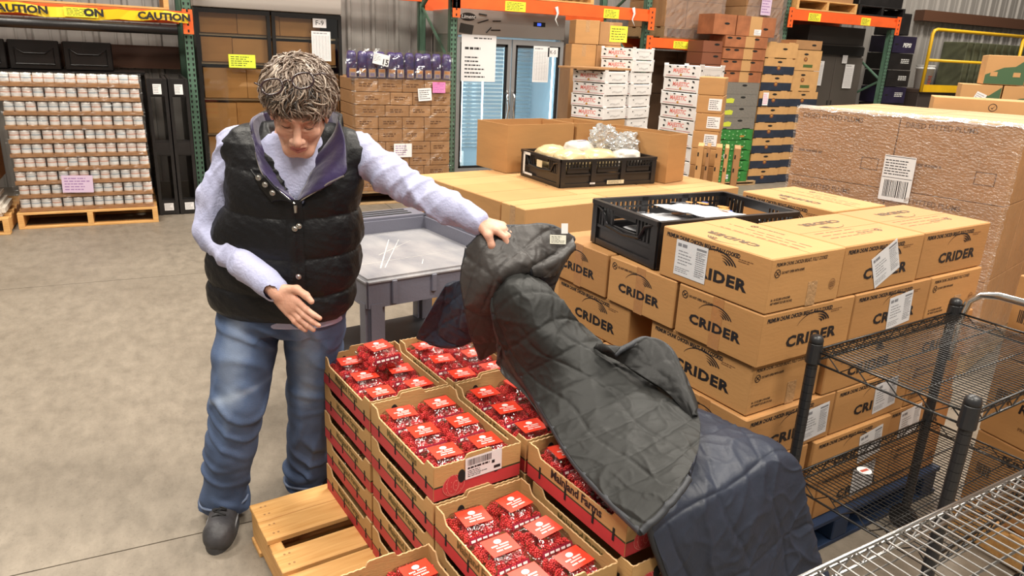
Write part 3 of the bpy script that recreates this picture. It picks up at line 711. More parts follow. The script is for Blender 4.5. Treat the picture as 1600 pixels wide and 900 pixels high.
for k in range(5):
    x = -.040+k*.0165; mb.add([(x, -.0612, .056), (x+.012, -.0612, .056), (x+.012, -.0588, .062), (x, -.0588, .062)], [(0, 1, 2, 3)], 1)
STRIP_ = mb.mesh('lid_strip', [REDD, WHL])
# raspberry: small drupelets on a rounded cone
def raspberry_mesh():
    mb = MB(); rnd = random.Random(2)
    rings = [(.0, .0055, 5, .0030), (.0035, .0088, 9, .0034), (.0085, .0092, 9, .0034), (.0135, .0072, 7, .0033), (.0175, .0036, 4, .0031)]
    for i, (z, rad, n, s) in enumerate(rings):
        for k in range(n):
            an = 2*math.pi*(k+.5*(i % 2))/n; c = Vector((rad*math.cos(an), rad*math.sin(an), z+.001))
            o = [(1, 0, 0), (-1, 0, 0), (0, 1, 0), (0, -1, 0), (0, 0, 1), (0, 0, -1)]
            mb.add([c+Vector(q)*s for q in o], [(0, 2, 4), (2, 1, 4), (1, 3, 4), (3, 0, 4), (2, 0, 5), (1, 2, 5), (3, 1, 5), (0, 3, 5)])
    return mb
BERRY = mat('raspberry_flesh', (0.82, 0.055, 0.055), .42, spec=.5, var=.25, vscale=90)
BERRY.node_tree.nodes['Principled BSDF'].inputs['Subsurface Weight'].default_value = 0.0
rmb = raspberry_mesh(); RASP = rmb.mesh('raspberry', [BERRY], True)
rv = np.array(rmb.v, dtype=float); rf = np.array(rmb.f)
rest_v, rest_f = [], []; rest_n = 0
n_single = 0
def berries(M, rnd, single):
    """one clamshell's visible berries, M: clamshell matrix"""
    global rest_n, n_single
    spots = []
    for i in range(5):
        for j in range(5):
            spots.append((-.042+i*.021+rnd.uniform(-.003, .003), -.043+j*.0215+rnd.uniform(-.003, .003), .048+rnd.uniform(-.004, .003), True))
    for i in range(5):
        for s in (-1, 1):
            spots.append((-.04+i*.02, s*.045, .026, False)); spots.append((s*.045, -.04+i*.02, .027, False))
    for (x, y, z, topl) in spots:
        hidden = abs(x) < .030 and abs(y) < .030      # under the sticker
        m = M @ Matrix.Translation((x, y, z)) @ Matrix.Rotation(rnd.uniform(0, 6.28), 4, 'Z') @ Matrix.Rotation(rnd.uniform(.2, 1.7), 4, 'X')
        if topl and single and n_single < 300 and not hidden:
            mk('raspberry', RASP, None, m, 'red raspberry showing through the clear lid of a near punnet', 'raspberry', 'raspberries in the nearest punnets'); n_single += 1
        else:
            A = np.array(m); rest_v.append(rv @ A[:3, :3].T + A[:3, 3]); rest_f.append(rf+rest_n); rest_n += len(rv)
def punnet(M, label, rnd, single=False, group=None, fill=True):
    t = thing('raspberry_punnet', label, 'punnet', M, group)
    mk('clear_tray', TRAY_, t); l = mk('clear_lid', LID_, t)
    mk('red_sticker', STICK, l, Matrix.Translation((rnd.uniform(-.003, .003), rnd.uniform(-.002, .004), .0825)) @ Matrix.Rotation(rnd.uniform(-.12, .12), 4, 'Z'))
    mk('lid_strip', STRIP_, l)
    if fill: berries(M, rnd, single)
    return t
rnd = random.Random(21)
Z0 = .140; LH = .104
ORD = ['back left', 'back right', 'middle left', 'middle right', 'front left', 'front right']
def fill_crate(c, r, z, desc, single=False, skip=(), only=None, dx=0):
    x0 = c*.279; y0 = -(r*.405+CD)
    order = [(1, 0), (0, 0), (1, 1), (0, 1), (1, 2), (0, 2)]
    for (i, j) in ((i, j) for j in (0, 1, 2) for i in (0, 1)):
        nm = ['front', 'middle', 'back'][j]+' '+['left', 'right'][i]
        if (i, j) in skip or (only and (i, j) not in only): continue
        M = berry_M(x0+.069+i*.124+dx+rnd.uniform(-.002, .002), y0+.072+j*.126+rnd.uniform(-.002, .002), z+.0045+rnd.uniform(0, .004), rnd.uniform(-2.5, 2.5))
        punnet(M, '%s clear raspberry punnet with red sticker in %s' % (nm, desc), rnd, single)
def stack(c, r, n, desc, off=None, inks=FARM):
    for k in range(n):
        z = Z0+k*LH; ox, oy = (off or {}).get(k, (rnd.uniform(-.003, .003), rnd.uniform(-.003, .003)))
        if k == n-1: ox = oy = 0; lab = 'open raspberry crate, top of '+desc
        else: lab = 'raspberry crate, %s from bottom of %s' % (['first', 'second', 'third', 'fourth'][k], desc)
        berry_crate(berry_M(c*.279+ox, -(r*.405+CD)+oy, z), lab, ink=inks if k == n-1 else FARM)
D = {(0, 0): 'the stack nearest the jeans', (0, 1): 'the stack with the barcode label', (1, 0): 'the back stack under the navy blanket flap', (1, 1): 'the middle stack beside the blanket edge',
     (0, 2): 'the nearest middle stack', (1, 2): 'the front stack with large black lettering', (-1, 2): 'the low stack cut by the bottom of the picture', (2, 0): 'the back stack under the blanket', (2, 1): 'the middle stack under the blanket', (2, 2): 'the front stack under the blanket hump'}
for (c, r), n in {(0, 0): 5, (0, 1): 5, (1, 0): 5, (1, 1): 5, (0, 2): 4, (1, 2): 5, (-1, 2): 3, (2, 0): 5, (2, 1): 5, (2, 2): 5}.items():
    stack(c, r, n, D[(c, r)], off={3: (0, -.03)} if (c, r) == (1, 2) else None, inks=FARMK if (c, r) == (1, 2) else FARM)
top = lambda n: Z0+(n-1)*LH
fill_crate(0, 2, top(4), 'the nearest middle crate', True)
fill_crate(-1, 2, top(3), 'the crate at the bottom picture edge', True)
fill_crate(1, 2, top(5), 'the front crate with large black lettering', True)
fill_crate(0, 1, top(5), 'the crate with the barcode label', True)
fill_crate(1, 1, top(5), 'the middle crate beside the blanket edge')
fill_crate(0, 0, top(5), 'the crate nearest the jeans', skip=())
fill_crate(1, 0, top(5), 'the back crate under the navy flap', skip=())
M = berry_M(.14, -.135, top(5)+.075, 6) @ Matrix.Rotation(R(5), 4, 'X')
punnet(M, 'raspberry punnet lying on top of the others in the crate nearest the jeans', rnd)
# glints in the gaps of the lower crates: punnets along the visible left side
for (c, r, n) in ((0, 0, 4), (0, 1, 4), (0, 2, 3)):
    for k in range(1, n):
        for j in range(3):
            M = berry_M(c*.279+.069, -(r*.405+CD)+.072+j*.126, Z0+k*LH+.0045)
            punnet(M, 'raspberry punnet glinting in the side gap of a lower crate', rnd, group='punnets glimpsed in the lower crates', fill=False)
if rest_v:
    V = np.concatenate(rest_v); Fc = np.concatenate(rest_f)
    me = bpy.data.meshes.new('raspberries'); me.vertices.add(len(V)); me.vertices.foreach_set('co', V.ravel().astype(np.float32))
    me.loops.add(Fc.size); me.polygons.add(len(Fc)); me.loops.foreach_set('vertex_index', Fc.ravel().astype(np.int32))
    me.polygons.foreach_set('loop_start', (np.arange(len(Fc))*3).astype(np.int32)); me.polygons.foreach_set('loop_total', np.full(len(Fc), 3, np.int32))
    me.polygons.foreach_set('use_smooth', np.ones(len(Fc), bool)); me.materials.append(BERRY); me.update()
    mk('raspberries', me, None, None, 'red raspberries filling the farther and lower clear punnets', 'raspberries', kind='stuff')
# barcode label on the crate of the second stack
mk('barcode_label', paper_mesh(.11, .062, 'barcode', 51, PAPER, INK), None, MB_R @ frame((.145, -.802, .14+4*.104+.070), (1, 0, .02)), 'white barcode label on the front end of the open raspberry crate', 'label')
# ================================================================ CHICKEN CARTON STACK
MC = TR(1.543, 1.423, 0, 5.85)
L_, W_, H_ = .440, .340, .165
BXK = [mat('carton_kraft_%s' % n, c, .7, var=.05, vscale=3.5, bump=.06, bscale=30, stretch=(1, 1, 4)) for n, c in (('a', (.455, .228, .078)), ('b', (.49, .25, .088)), ('c', (.425, .21, .072)))]
def logo(mb, wd, mi=0):
    """word with an arc of four tapered strokes above"""
    v, f = text_data('CRIDER', wd*.205, .0021*wd/.24, 0, 1.34); mb.add([(x, y, .0006) for x, y, z in v], f, mi)
    s = wd/.24
    for k, (r0, th) in enumerate(((1.0, .0052), (.87, .0058), (.74, .0058), (.61, .0052))):
        a0, a1 = (R(158), R(22)) if k == 0 else (R(84-8*k), R(22+3*k)); n = 14
        cx, cy = -.004*s, .030*s; ra, rb = .082*r0*s, .052*r0*s
        for i in range(n):
            t0, t1 = a0+(a1-a0)*i/n, a0+(a1-a0)*(i+1)/n
            w0, w1 = th*s*(.15+.85*min(1, i/n*1.6)), th*s*(.15+.85*min(1, (i+1)/n*1.6))
            P = lambda t, o: (cx+(ra+o)*math.cos(t), cy+(rb+o)*math.sin(t), .0006)
            mb.quad(P(t0, 0), P(t1, 0), P(t1, w1), P(t0, w0), mi)
LOGO = MB(); logo(LOGO, .235); LOGO = LOGO.mesh('logo', [INK])
LOGOS = MB(); logo(LOGOS, .205); LOGOS = LOGOS.mesh('logo', [INK])
LOGOT = MB(); logo(LOGOT, .20); LOGOT = LOGOT.mesh('logo', [mat('faded_ink', (.10, .06, .03), .7)])
PREM = text_mesh('PREMIUM CHUNK CHICKEN BREAST, FULLY COOKED', .0180, INK, .0009, .12, .70, 'LEFT')
def sym_mesh():
    mb = MB(); ring(mb, 0, 0, .0105, .0105, .0026, 0, .0006, 18)
    for a in (40, 140): mb.add([(-.009, -.0014, .0006), (.009, -.0014, .0006), (.009, .0014, .0006), (-.009, .0014, .0006)], [(0, 1, 2, 3)], 0, Matrix.Rotation(R(a), 4, 'Z'))
    v, f = text_data('DO NOT OPEN WITH KNIFE', .0105, .0003, .1, .75, 'LEFT'); mb.add([(x+.018, y, .0006) for x, y, z in v], f)
    return mb.mesh('handling_mark', [INK])
SYM = sym_mesh()
def wt_mesh():
    mb = MB()
    for k, s in enumerate(('36 - 10 OZ (283 g) POUCHES', 'NET WEIGHT 22.5 LBS (10.2 KG)')):
        v, f = text_data(s, .0095, .0003, .1, .72, 'LEFT'); mb.add([(x, y-.011*k, .0006) for x, y, z in v], f)
    return mb.mesh('weight_print', [INK])
WT = wt_mesh()
mb = MB(); ring(mb, 0, 0, .014, .016, .0015, 0, .0006); ring(mb, 0, 0, .010, .011, .001, 0, .0006)
for k in range(3): mb.quad((-.009, -.008+k*.006, .0006), (.009, -.008+k*.006, .0006), (.009, -.005+k*.006, .0006), (-.009, -.005+k*.006, .0006))
STAMP = mb.mesh('round_stamp', [INKB])
mb = MB(); scribble(mb, -.03, -.006, .03, .006, 2, 0, .0006, .4, 6, 3); LOT = mb.mesh('lot_print', [INKB])
FORM = [paper_mesh(.135, .115, 'form', s, mat('label_paper', (.70, .70, .72), .5), GREYINK) for s in (61, 62)]
_bx = {}
def carton_mesh(w_, d, h, m):
    key = (round(w_, 3), round(d, 3), round(h, 3), m.name)
    if key not in _bx: _bx[key] = rbox('carton_body', w_, d, h, [m], .0035, 1)
    return _bx[key]
def long_face(t, o, xdir, wd, label=None, lf=None, text=True):
    """decorate a face: o bottom-left corner (local), xdir along"""
    F = lambda u, v, e=0.0: frame(Vector(o)+Vector(xdir)*u+Vector((0, 0, v))+Vector(xdir).cross(Vector((0, 0, 1)))*e, xdir)
    return F
def chicken_box(u, v, z, orient, label, lab_left=None, lab_right=None, i=0, front=True, side=True, top=False, dz=0, rot=0, h=H_, paper_rot=0):
    """orient 'v': long side on the left (-u) face; 'u': long side on the front (-v) face"""
    w_, d = (W_, L_) if orient == 'v' else (L_, W_)
    t = thing('chicken_carton', label, 'carton', MC @ TR(u, v, z, rot))
    b = mk('carton_body', carton_mesh(w_-.003, d-.003, h, BXK[i % 3]), t)
    # left face: outward -x, reading direction is -y ; front face: outward -y, reading +x
    faces = []
    if side: faces.append((Vector((-.0003, d-.003, 0)), Vector((0, -1, 0)), d-.003, lab_left))
    if front: faces.append((Vector((0, -.0003, 0)), Vector((1, 0, 0)), w_-.003, lab_right))
    for o, xd, fw, lab in faces:
        F = lambda a, c: frame(o+xd*a+Vector((0, 0, c)), xd)
        if fw > .40:
            mk('print_line', PREM, t, F(.020, h-.022)); mk('logo', LOGO, t, F(fw*.55, h*.36)); mk('lot_print', LOT, t, F(fw*.80, h-.032))
            if lab:
                M = F(lab[0], lab[1]) @ Matrix.Rotation(R(lab[2]), 4, 'Z'); M.translation += (xd.cross(Vector((0, 0, 1))))*.001
                mk('shipping_label', FORM[lab[3]], t, M)
        else:
            tp = MB(); tp.box(-.022, 0, 0, .022, h*.98 if lab == 'full' else h*.40, .0005)
            M = F(fw*.5, 0.0); 
            if lab == 'logo':
                tp = MB(); tp.box(-.022, 0, 0, .022, h, .0004)
                mk('packing_tape', tp.mesh('packing_tape', [TAPE]), t, F(fw*.5, 0)); mk('logo', LOGOS, t, F(fw*.48, h*.40)); mk('handling_mark', SYM, t, F(.030, h-.028))
            else:
                tp = MB(); tp.box(-.022, 0, 0, .022, h*.46, .0005)
                mk('packing_tape', tp.mesh('packing_tape', [TAPEC]), t, F(fw*.60, 0)); mk('print_line', PREM_S, t, F(.020, h-.020)); mk('handling_mark', SYM, t, F(.030, h-.045))
                mk('weight_print', WT, t, F(.018, .040)); mk('round_stamp', STAMP, t, F(fw*.88, .055))
    if top:
        # flap joint across the long axis plus tape and faded print
        mb = MB()
        wx, dy = w_-.003, d-.003
        if orient == 'v': mb.box(wx/2-.0012, .004, h-.004, wx/2+.0012, dy-.004, h+.0006)
        else: mb.box(.004, dy/2-.0012, h-.004, wx-.004, dy/2+.0012, h+.0006)
        mk('flap_joint', mb.mesh('flap_joint', [KRAFTD]), t)
        A = Matrix.Translation((wx*.25, dy*.5, h+.0003)) @ Matrix.Rotation(R(90), 4, 'Z') if orient == 'v' else Matrix.Translation((wx*.5, dy*.74, h+.0003)) @ Matrix.Rotation(R(180), 4, 'Z')
        mk('logo', LOGOT, t, A)
        lines = MB(); 
        for k in range(3): scribble(lines, -.17, -.03+k*.03, .17, -.026+k*.03, 1, 0, .0005, .8, 9, k+i)
        mk('print_line', lines.mesh('print_line', [INKR]), t, (Matrix.Translation((wx*.62, dy*.5, h+.0003)) @ Matrix.Rotation(R(90), 4, 'Z')) if orient == 'v' else Matrix.Translation((wx*.5, dy*.34, h+.0003)))
        mk('handling_mark', SYM, t, (Matrix.Translation((wx*.85, dy*.70, h+.0003)) @ Matrix.Rotation(R(-90), 4, 'Z')) if orient == 'v' else Matrix.Translation((wx*.75, dy*.30, h+.0003)) @ Matrix.Rotation(R(180), 4, 'Z'))
    return t
PREM_S = text_mesh('PREMIUM CHUNK CHICKEN BREAST, FULLY COOKED', .0150, INK, .0004, .12, .64, 'LEFT')
LV = lambda k: .122+.168*k
Tn = 'chicken carton '
# pallet under it
PB = mat('blue_pallet_paint', (.010, .028, .075), .6, var=.3, vscale=8)
t = thing('blue_pallet', 'dark blue pallet under the stack of chicken cartons', 'pallet', MC @ TR(-.01, -.03, 0))
for k in range(8): mk('board', rbox('board', 1.24, .10, .018, [PB], .002), t, (0, k*.135, .102))
for x in (0, .55, 1.13): mk('stringer', rbox('stringer', .09, 1.04, .084, [PB], .004), t, (x, 0, .018))
for y in (0, .47, .94): mk('board', rbox('board', 1.24, .10, .018, [PB], .002), t, (0, y, 0))
# row 1 (top)
chicken_box(0, 0, LV(5), 'v', Tn+'at the near top corner, white label on its long left face', lab_left=(.135, .080, 0, 0), i=1, top=True)
chicken_box(.342, .005, LV(5), 'u', Tn+'in the middle of the top front row, tilted white label', lab_right=(.235, .085, 26, 1), i=0, top=True, side=False)
chicken_box(.790, .010, LV(5), 'u', Tn+'at the right end of the top front row, no label', i=2, top=True, side=False)
chicken_box(.800, .365, LV(5), 'v', Tn+'behind the right end of the top row, its side print showing', i=1, top=True, front=False)
chicken_box(1.145-.0, .365, LV(5), 'v', Tn+'at the back right corner of the top row', i=0, top=True, front=False, side=False) if False else None
# row 2
chicken_box(0, 0, LV(4), 'u', Tn+'of the second row, directly under the top corner carton', lab_left='logo', i=0)
chicken_box(.442, 0, LV(4), 'u', Tn+'of the second row with a white label hanging above the wire shelf', lab_right=(.27, .075, 6, 0), i=2, side=False)
chicken_box(.885, 0, LV(4), 'v', Tn+'at the right end of the second row, taped end facing out', i=1, side=False)
chicken_box(0, .350, LV(4), 'u', Tn+'of the second row, left of the black crate corner, taped end with logo', lab_left='logo', i=1, front=False, top=False)
chicken_box(0, .700, LV(4), 'u', Tn+'of the second row farthest left, beside the blanket top', lab_left='logo', i=2, front=False)
for k, (u_, v_) in enumerate(((.442, .35), (.885, .45), (.442, .70))):
    chicken_box(u_, v_, LV(4), 'u' if k != 1 else 'v', Tn+['in the second row hidden under the black crate, middle', 'in the second row behind the right end carton', 'in the second row hidden under the black crate, rear'][k], i=k, front=False, side=False)
# row 3
chicken_box(.012, .018, LV(3), 'v', Tn+'of the third row at the corner, folded edge showing', i=1)
chicken_box(.355, 0, LV(3), 'u', Tn+'of the third row seen through the top wire shelf', i=0, side=False)
chicken_box(.80, 0, LV(3), 'u', Tn+'at the right end of the third row', i=2, side=False)
chicken_box(.01, .565, LV(3), 'v', Tn+'of the third row beyond the dark gap, beside the grey blanket', i=0, front=False)
# row 4
chicken_box(0, 0, LV(2), 'u', Tn+'of the fourth row at the corner, label beside the black cart post', lab_left='logo', lab_right=(.345, .075, 4, 0), i=2)
chicken_box(.442, 0, LV(2), 'u', Tn+'of the fourth row with a label under the shelf rim', lab_right=(.30, .085, 6, 1), i=1, side=False)
chicken_box(.885, 0, LV(2), 'v', Tn+'at the right end of the fourth row', i=0, side=False)
chicken_box(0, .350, LV(2), 'u', Tn+'of the fourth row behind the corner, mostly behind the blanket', lab_left='logo', i=0, front=False)
chicken_box(0, .700, LV(2), 'u', Tn+'of the fourth row farthest left', lab_left='logo', i=1, front=False)
# row 5
chicken_box(0, 0, LV(1), 'v', Tn+'of the fifth row at the corner behind the blanket hump', i=0)
chicken_box(.360, -.012, LV(1), 'u', Tn+'of the fifth row with a bright label behind the wire deck', lab_right=(.33, .075, 8, 0), i=1, side=False)
chicken_box(.805, 0, LV(1), 'u', Tn+'at the right end of the fifth row, label cut by the rim', lab_right=(.15, .095, 5, 1), i=2, side=False)
chicken_box(0, .45, LV(1), 'v', Tn+'of the fifth row behind the corner one', i=2, front=False)
# row 6
chicken_box(0, 0, LV(0), 'u', Tn+'of the bottom row at the corner', i=1)
chicken_box(.442, 0, LV(0), 'u', Tn+'of the bottom row with a white label near the blue pallet', lab_right=(.27, .09, 5, 0), i=0, side=False)
chicken_box(.885, 0, LV(0), 'v', Tn+'at the right end of the bottom row', i=2, side=False)
chicken_box(0, .350, LV(0), 'u', Tn+'of the bottom row behind the corner one', i=2, front=False)
chicken_box(0, .70, LV(0), 'u', Tn+'of the bottom row farthest left', i=0, front=False)

# ================================================================ RICE CARTON PALLET
MRice = TR(1.61, 3.04, 0, 9)
t = pallet(1.6, 1.08, 'wooden pallet under the white rice cartons', M=MRice, m=WOODG)
def plain_carton(M, w_, d, h, label, m=KRAFT, cat='carton', name='carton', joint='y', tape=None, group=None, bev=.004):
    t = thing(name, label, cat, M, group)
    mk('carton_body', carton_mesh(w_, d, h, m), t)
    mb = MB()
    if joint == 'y': mb.box(w_/2-.0015, .005, h-.002, w_/2+.0015, d-.005, h+.0006)
    else: mb.box(.005, d/2-.0015, h-.002, w_-.005, d/2+.0015, h+.0006)
    mk('flap_joint', mb.mesh('flap_joint', [KRAFTD]), t)
    if tape == 'left':
        mb = MB(); mb.box(-.0006, d/2-.022, h*.4, 0, d/2+.022, h); mk('packing_tape', mb.mesh('packing_tape', [TAPEC]), t)
    if tape == 'front':
        mb = MB(); mb.box(w_/2-.022, -.0006, h*.5, w_/2+.022, 0, h); mk('packing_tape', mb.mesh('packing_tape', [TAPEC]), t)
    return t
rh = .262; rows = [('bottom', .133), ('middle', .399), ('top', .665)]
for nm, z in rows:
    for k, (y, d) in enumerate(((.0, .205), (.21, .46), (.675, .40))):
        w_ = .50
        c = plain_carton(MRice @ TR(0, y, z), w_ if k else .60, d-.004, rh, 'plain brown rice carton, %s layer, %s on the side toward the grey cart' % (nm, ['nearest', 'middle', 'farthest'][k]), m=(KRAFT2, KRAFT, KRAFT2)[k], joint='x', tape='left' if k == 0 else None)
        if nm == 'top' and k == 0:
            mk('lettering', text_mesh('WHITE RICE', .042, INK, .001, 0, .95), c, frame((.41, -.0008, .085), (1, 0, 0)))
    for k in range(2):
        c = plain_carton(MRice @ TR(.606+.50*k, 0, z), .494, .205, rh, 'rice carton in the front row of the %s layer, %s from the corner' % (nm, ['second', 'third'][k]), m=(KRAFT, KRAFT2)[k], joint='x')
for j, (x, w_) in enumerate(((.506, .54), (1.05, .55))):
    for k, (y, d) in enumerate(((.21, .28), (.495, .28), (.78, .29))):
        plain_carton(MRice @ TR(x, y, .665), w_-.005, d-.005, rh, 'top layer rice carton, %s row from the front, %s the black crate' % (['second', 'third', 'rear'][k], ['under', 'right of'][j]), m=(KRAFT2, KRAFT, KRAFT2)[(j+k) % 3], joint='x')
mk('carton_block', rbox('carton_block', 1.08, .86, .53, [KRAFT], .004), None, MRice @ TR(.506, .21, .133), 'inner brown cartons hidden in the rice pallet', 'carton', kind='stuff')
# tall open cartons behind the crate
def open_carton(M, w_, d, h, label):
    t = thing('open_carton', label, 'carton', M); th = .006
    for nm, b in (('front_panel', (0, 0, 0, w_, th, h)), ('back_panel', (0, d-th, 0, w_, d, h)), ('side_panel', (0, th, 0, th, d-th, h)), ('side_panel', (w_-th, th, 0, w_, d-th, h)), ('base', (th, th, 0, w_-th, d-th, th))):
        mb = MB(); mb.box(*b); mk(nm, mb.mesh(nm, [KRAFT]), t)
    return t
open_carton(TR(1.985, 4.02, .93, 9), .52, .34, .29, 'empty brown carton behind the left end of the black bread crate')
open_carton(TR(2.79, 3.49, .93, 18), .19, .56, .285, 'narrow brown carton standing right of the black bread crate')
open_carton(TR(2.52, 4.10, .93, 9), .22, .30, .29, 'brown carton panel between the two open cartons behind the crate')

# ================================================================ BLACK CRATES
CR = mat('crate_black', (0.013, 0.012, 0.013), .30, spec=.6, var=.2, vscale=10)
def slot_wall(L, H, kind):
    """open-work crate wall in xz, thickness toward +y"""
    mb = MB(); th = .010
    mb.box(0, -.004, 0, L, th, .022); mb.box(0, -.010, H-.016, L, th, H); mb.box(0, -.002, H*.40, L, th, H*.40+.010)
    for x in (0, L-.03): mb.box(x, -.006, 0, x+.03, th, H)
    if kind == 'long':
        for x in (L*.33, L*.64): mb.box(x-.016, -.008, 0, x+.016, th, H)
        mb.box(.03, .004, .022, L-.03, th-.001, H*.40)
        for a in ((.045, L*.33-.03), (L*.33+.03, L*.64-.03), (L*.64+.03, L-.045)):
            mb.box(a[0], .002, H*.5, a[1], th-.001, H*.70); mb.box(a[0], -.006, H*.66, a[1], .002, H*.70)
            x = a[0]
            while x < a[1]: mb.box(x, .001, H*.70, x+.009, th, H-.016); x += .022
        mb.box(.03, .004, H*.76, L-.03, th, H*.80)
    else:
        mb.box(.03, .004, .022, L-.03, th-.001, H*.40)
        for s in (0, 1):        # curved grip ribs around the hand opening
            pts = [(.03, -.002, H-.02), (.07, -.004, H*.80), (.10, -.004, H*.52), (L*.5, -.004, H*.46)]
            if s: pts = [(L-p[0], p[1], p[2]) for p in pts]
            mb.tube(pts, .006, 6)
        x = .035
        while x < L-.035:
            if abs(x-L/2) > L*.17: mb.box(x, .001, H*.42, x+.009, th, H-.016)
            x += .020
        mb.box(L*.33, .001, H*.42, L*.67, th, H*.55); mb.box(L*.33, .001, H-.035, L*.67, th, H-.016)
    return mb.mesh('crate_wall', [CR])
def bread_crate(M, w_, d, h, label):
    t = thing('black_crate', label, 'crate', M)
    lg, sh = slot_wall(w_, h, 'long'), slot_wall(d, h, 'short')
    mk('long_wall', lg, t); mk('long_wall', lg, t, TR(w_, d, 0, 180)); mk('end_wall', sh, t, TR(w_, 0, 0, 90)); mk('end_wall', sh, t, TR(0, d, 0, -90))
    mb = MB(); mb.box(.008, .008, .002, w_-.008, d-.008, .008); mk('base', mb.mesh('base', [CR]), t)
    return t
c = bread_crate(TR(2.065, 3.50, .9285, 1.5), .66, .45, .158, 'black bread crate full of wrapped loaves, standing on the rice cartons')
mb = MB(); mb.box(-.03, -.0005, 0, .03, 0, .025)
mk('crate_tag', paper_mesh(.12, .022, 'note', 71, mat('cream_paper', (.70, .62, .42), .6), INK), c, frame((.37, -.012, .022), (1, 0, 0)))
mk('crate_tag', paper_mesh(.035, .010, 'note', 72), c, frame((.21, -.012, .020), (1, 0, 0)))
fm = MB()
for q in ((-.006, .0, .0, .010, .13), (.07, .0, .0, 0, 0)): pass
fm.box(-.013, .39, .02, -.011, .41, .15); fm.box(-.013, .33, .135, -.011, .41, .15); fm.box(-.013, .30, .02, -.011, .41, .032)
mk('white_bracket', fm.mesh('white_bracket', [WHITE]), c)
mb = MB(); mb.box(-.012, .19, .085, -.010, .25, .125); mk('crate_tag', mb.mesh('crate_tag', [MATS['cream_paper']]), c)
c2 = bread_crate(TR(1.515, 1.90, .9645, 0), .635, .40, .165, 'open black crate with flat printed pouches, on the second carton row')
def blob(name, sx, sy, sz, m, amp=.15, fr=3.0, seed=0, sub=4, flat=0.0, crumple=0.0):
    bm = bmesh.new(); bmesh.ops.create_icosphere(bm, subdivisions=sub, radius=1.0)
    off = Vector((seed*3.1, seed*1.7, 0))
    for v in bm.verts:
        p = v.co.copy(); n = mnoise.fractal(p*fr+off, 1.0, 2.0, 4)
        k = 1+amp*n
        if crumple:
            c_ = mnoise.voronoi(p*5+off)[0]; k += crumple*(c_[1]-c_[0])
        q = p*k
        # boxier profile
        q = Vector([math.copysign(abs(a)**(1-flat), a) for a in q])
        v.co = Vector((q.x*sx, q.y*sy, q.z*sz))
    me = bpy.data.meshes.new(name); bm.to_mesh(me); bm.free(); me.materials.append(m)
    me.polygons.foreach_set('use_smooth', [crumple == 0]*len(me.polygons))
    return me
LOAF = mat('wrapped_loaf', (.62, .47, .25), .28, var=.12, vscale=8, bump=.5, bscale=10)
PLAST = mat('white_bag_plastic', (.58, .54, .48), .22, var=.10, vscale=6, bump=.4, bscale=14)
for k, (x, y, a, l, colr) in enumerate(((.13, .12, 8, 'cream wrapped loaf at the near left of the bread crate', LOAF), (.12, .32, -5, 'cream wrapped loaf at the far left of the bread crate', LOAF), (.32, .13, 4, 'cream wrapped loaf in the middle front of the bread crate', LOAF), (.50, .12, 12, 'pale wrapped loaf at the near right of the bread crate', PLAST), (.40, .33, -8, 'cream wrapped loaf at the back of the bread crate', LOAF))):
    mk('wrapped_loaf', blob('wrapped_loaf', .105, .085, .07, colr, .12, 2.2, k, 4, .25), None, TR(2.065+x, 3.50+y, 1.055, a), l, 'bread')
lb = blob('wrapped_loaf', .10, .08, .045, PLAST, .10, 2.0, 9, 4, .2)
o = mk('wrapped_loaf', lb, None, TR(2.065+.26, 3.50+.24, 1.115, 20), 'white wrapped loaf with blue print on top of the others', 'bread')
mb = MB()
for k in range(6): mb.quad((-.05+k*.014, -.02, 0), (-.042+k*.014, -.02, 0), (-.040+k*.014, -.003, 0), (-.048+k*.014, -.003, 0))
mk('print', mb.mesh('print', [mat('blue_print', (.05, .12, .45), .5)]), o, Matrix.Translation((0, -.01, .0475)))
CRUM = film('crumpled_bag', (1, 1, 1), .35, .12, .8, 20, .4, haze=.22, hcol=(.92, .90, .86))
mk('plastic_bag', blob('plastic_bag', .085, .06, .075, CRUM, .35, 3.0, 3, 4, 0, .35), None, TR(2.065+.40, 3.50+.20, 1.175), 'crumpled clear plastic bag end, tallest in the bread crate', 'bag')
mk('plastic_bag', blob('plastic_bag', .075, .06, .06, CRUM, .35, 3.0, 5, 4, 0, .35), None, TR(2.065+.58, 3.50+.22, 1.14), 'round crumpled clear bag at the right of the bread crate', 'bag')
mk('plastic_bag', blob('plastic_bag', .085, .06, .05, CRUM, .35, 3.0, 8, 4, 0, .3), None, TR(2.065+.485, 3.50+.16, 1.13), 'low crumpled clear bag between the other two in the bread crate', 'bag')
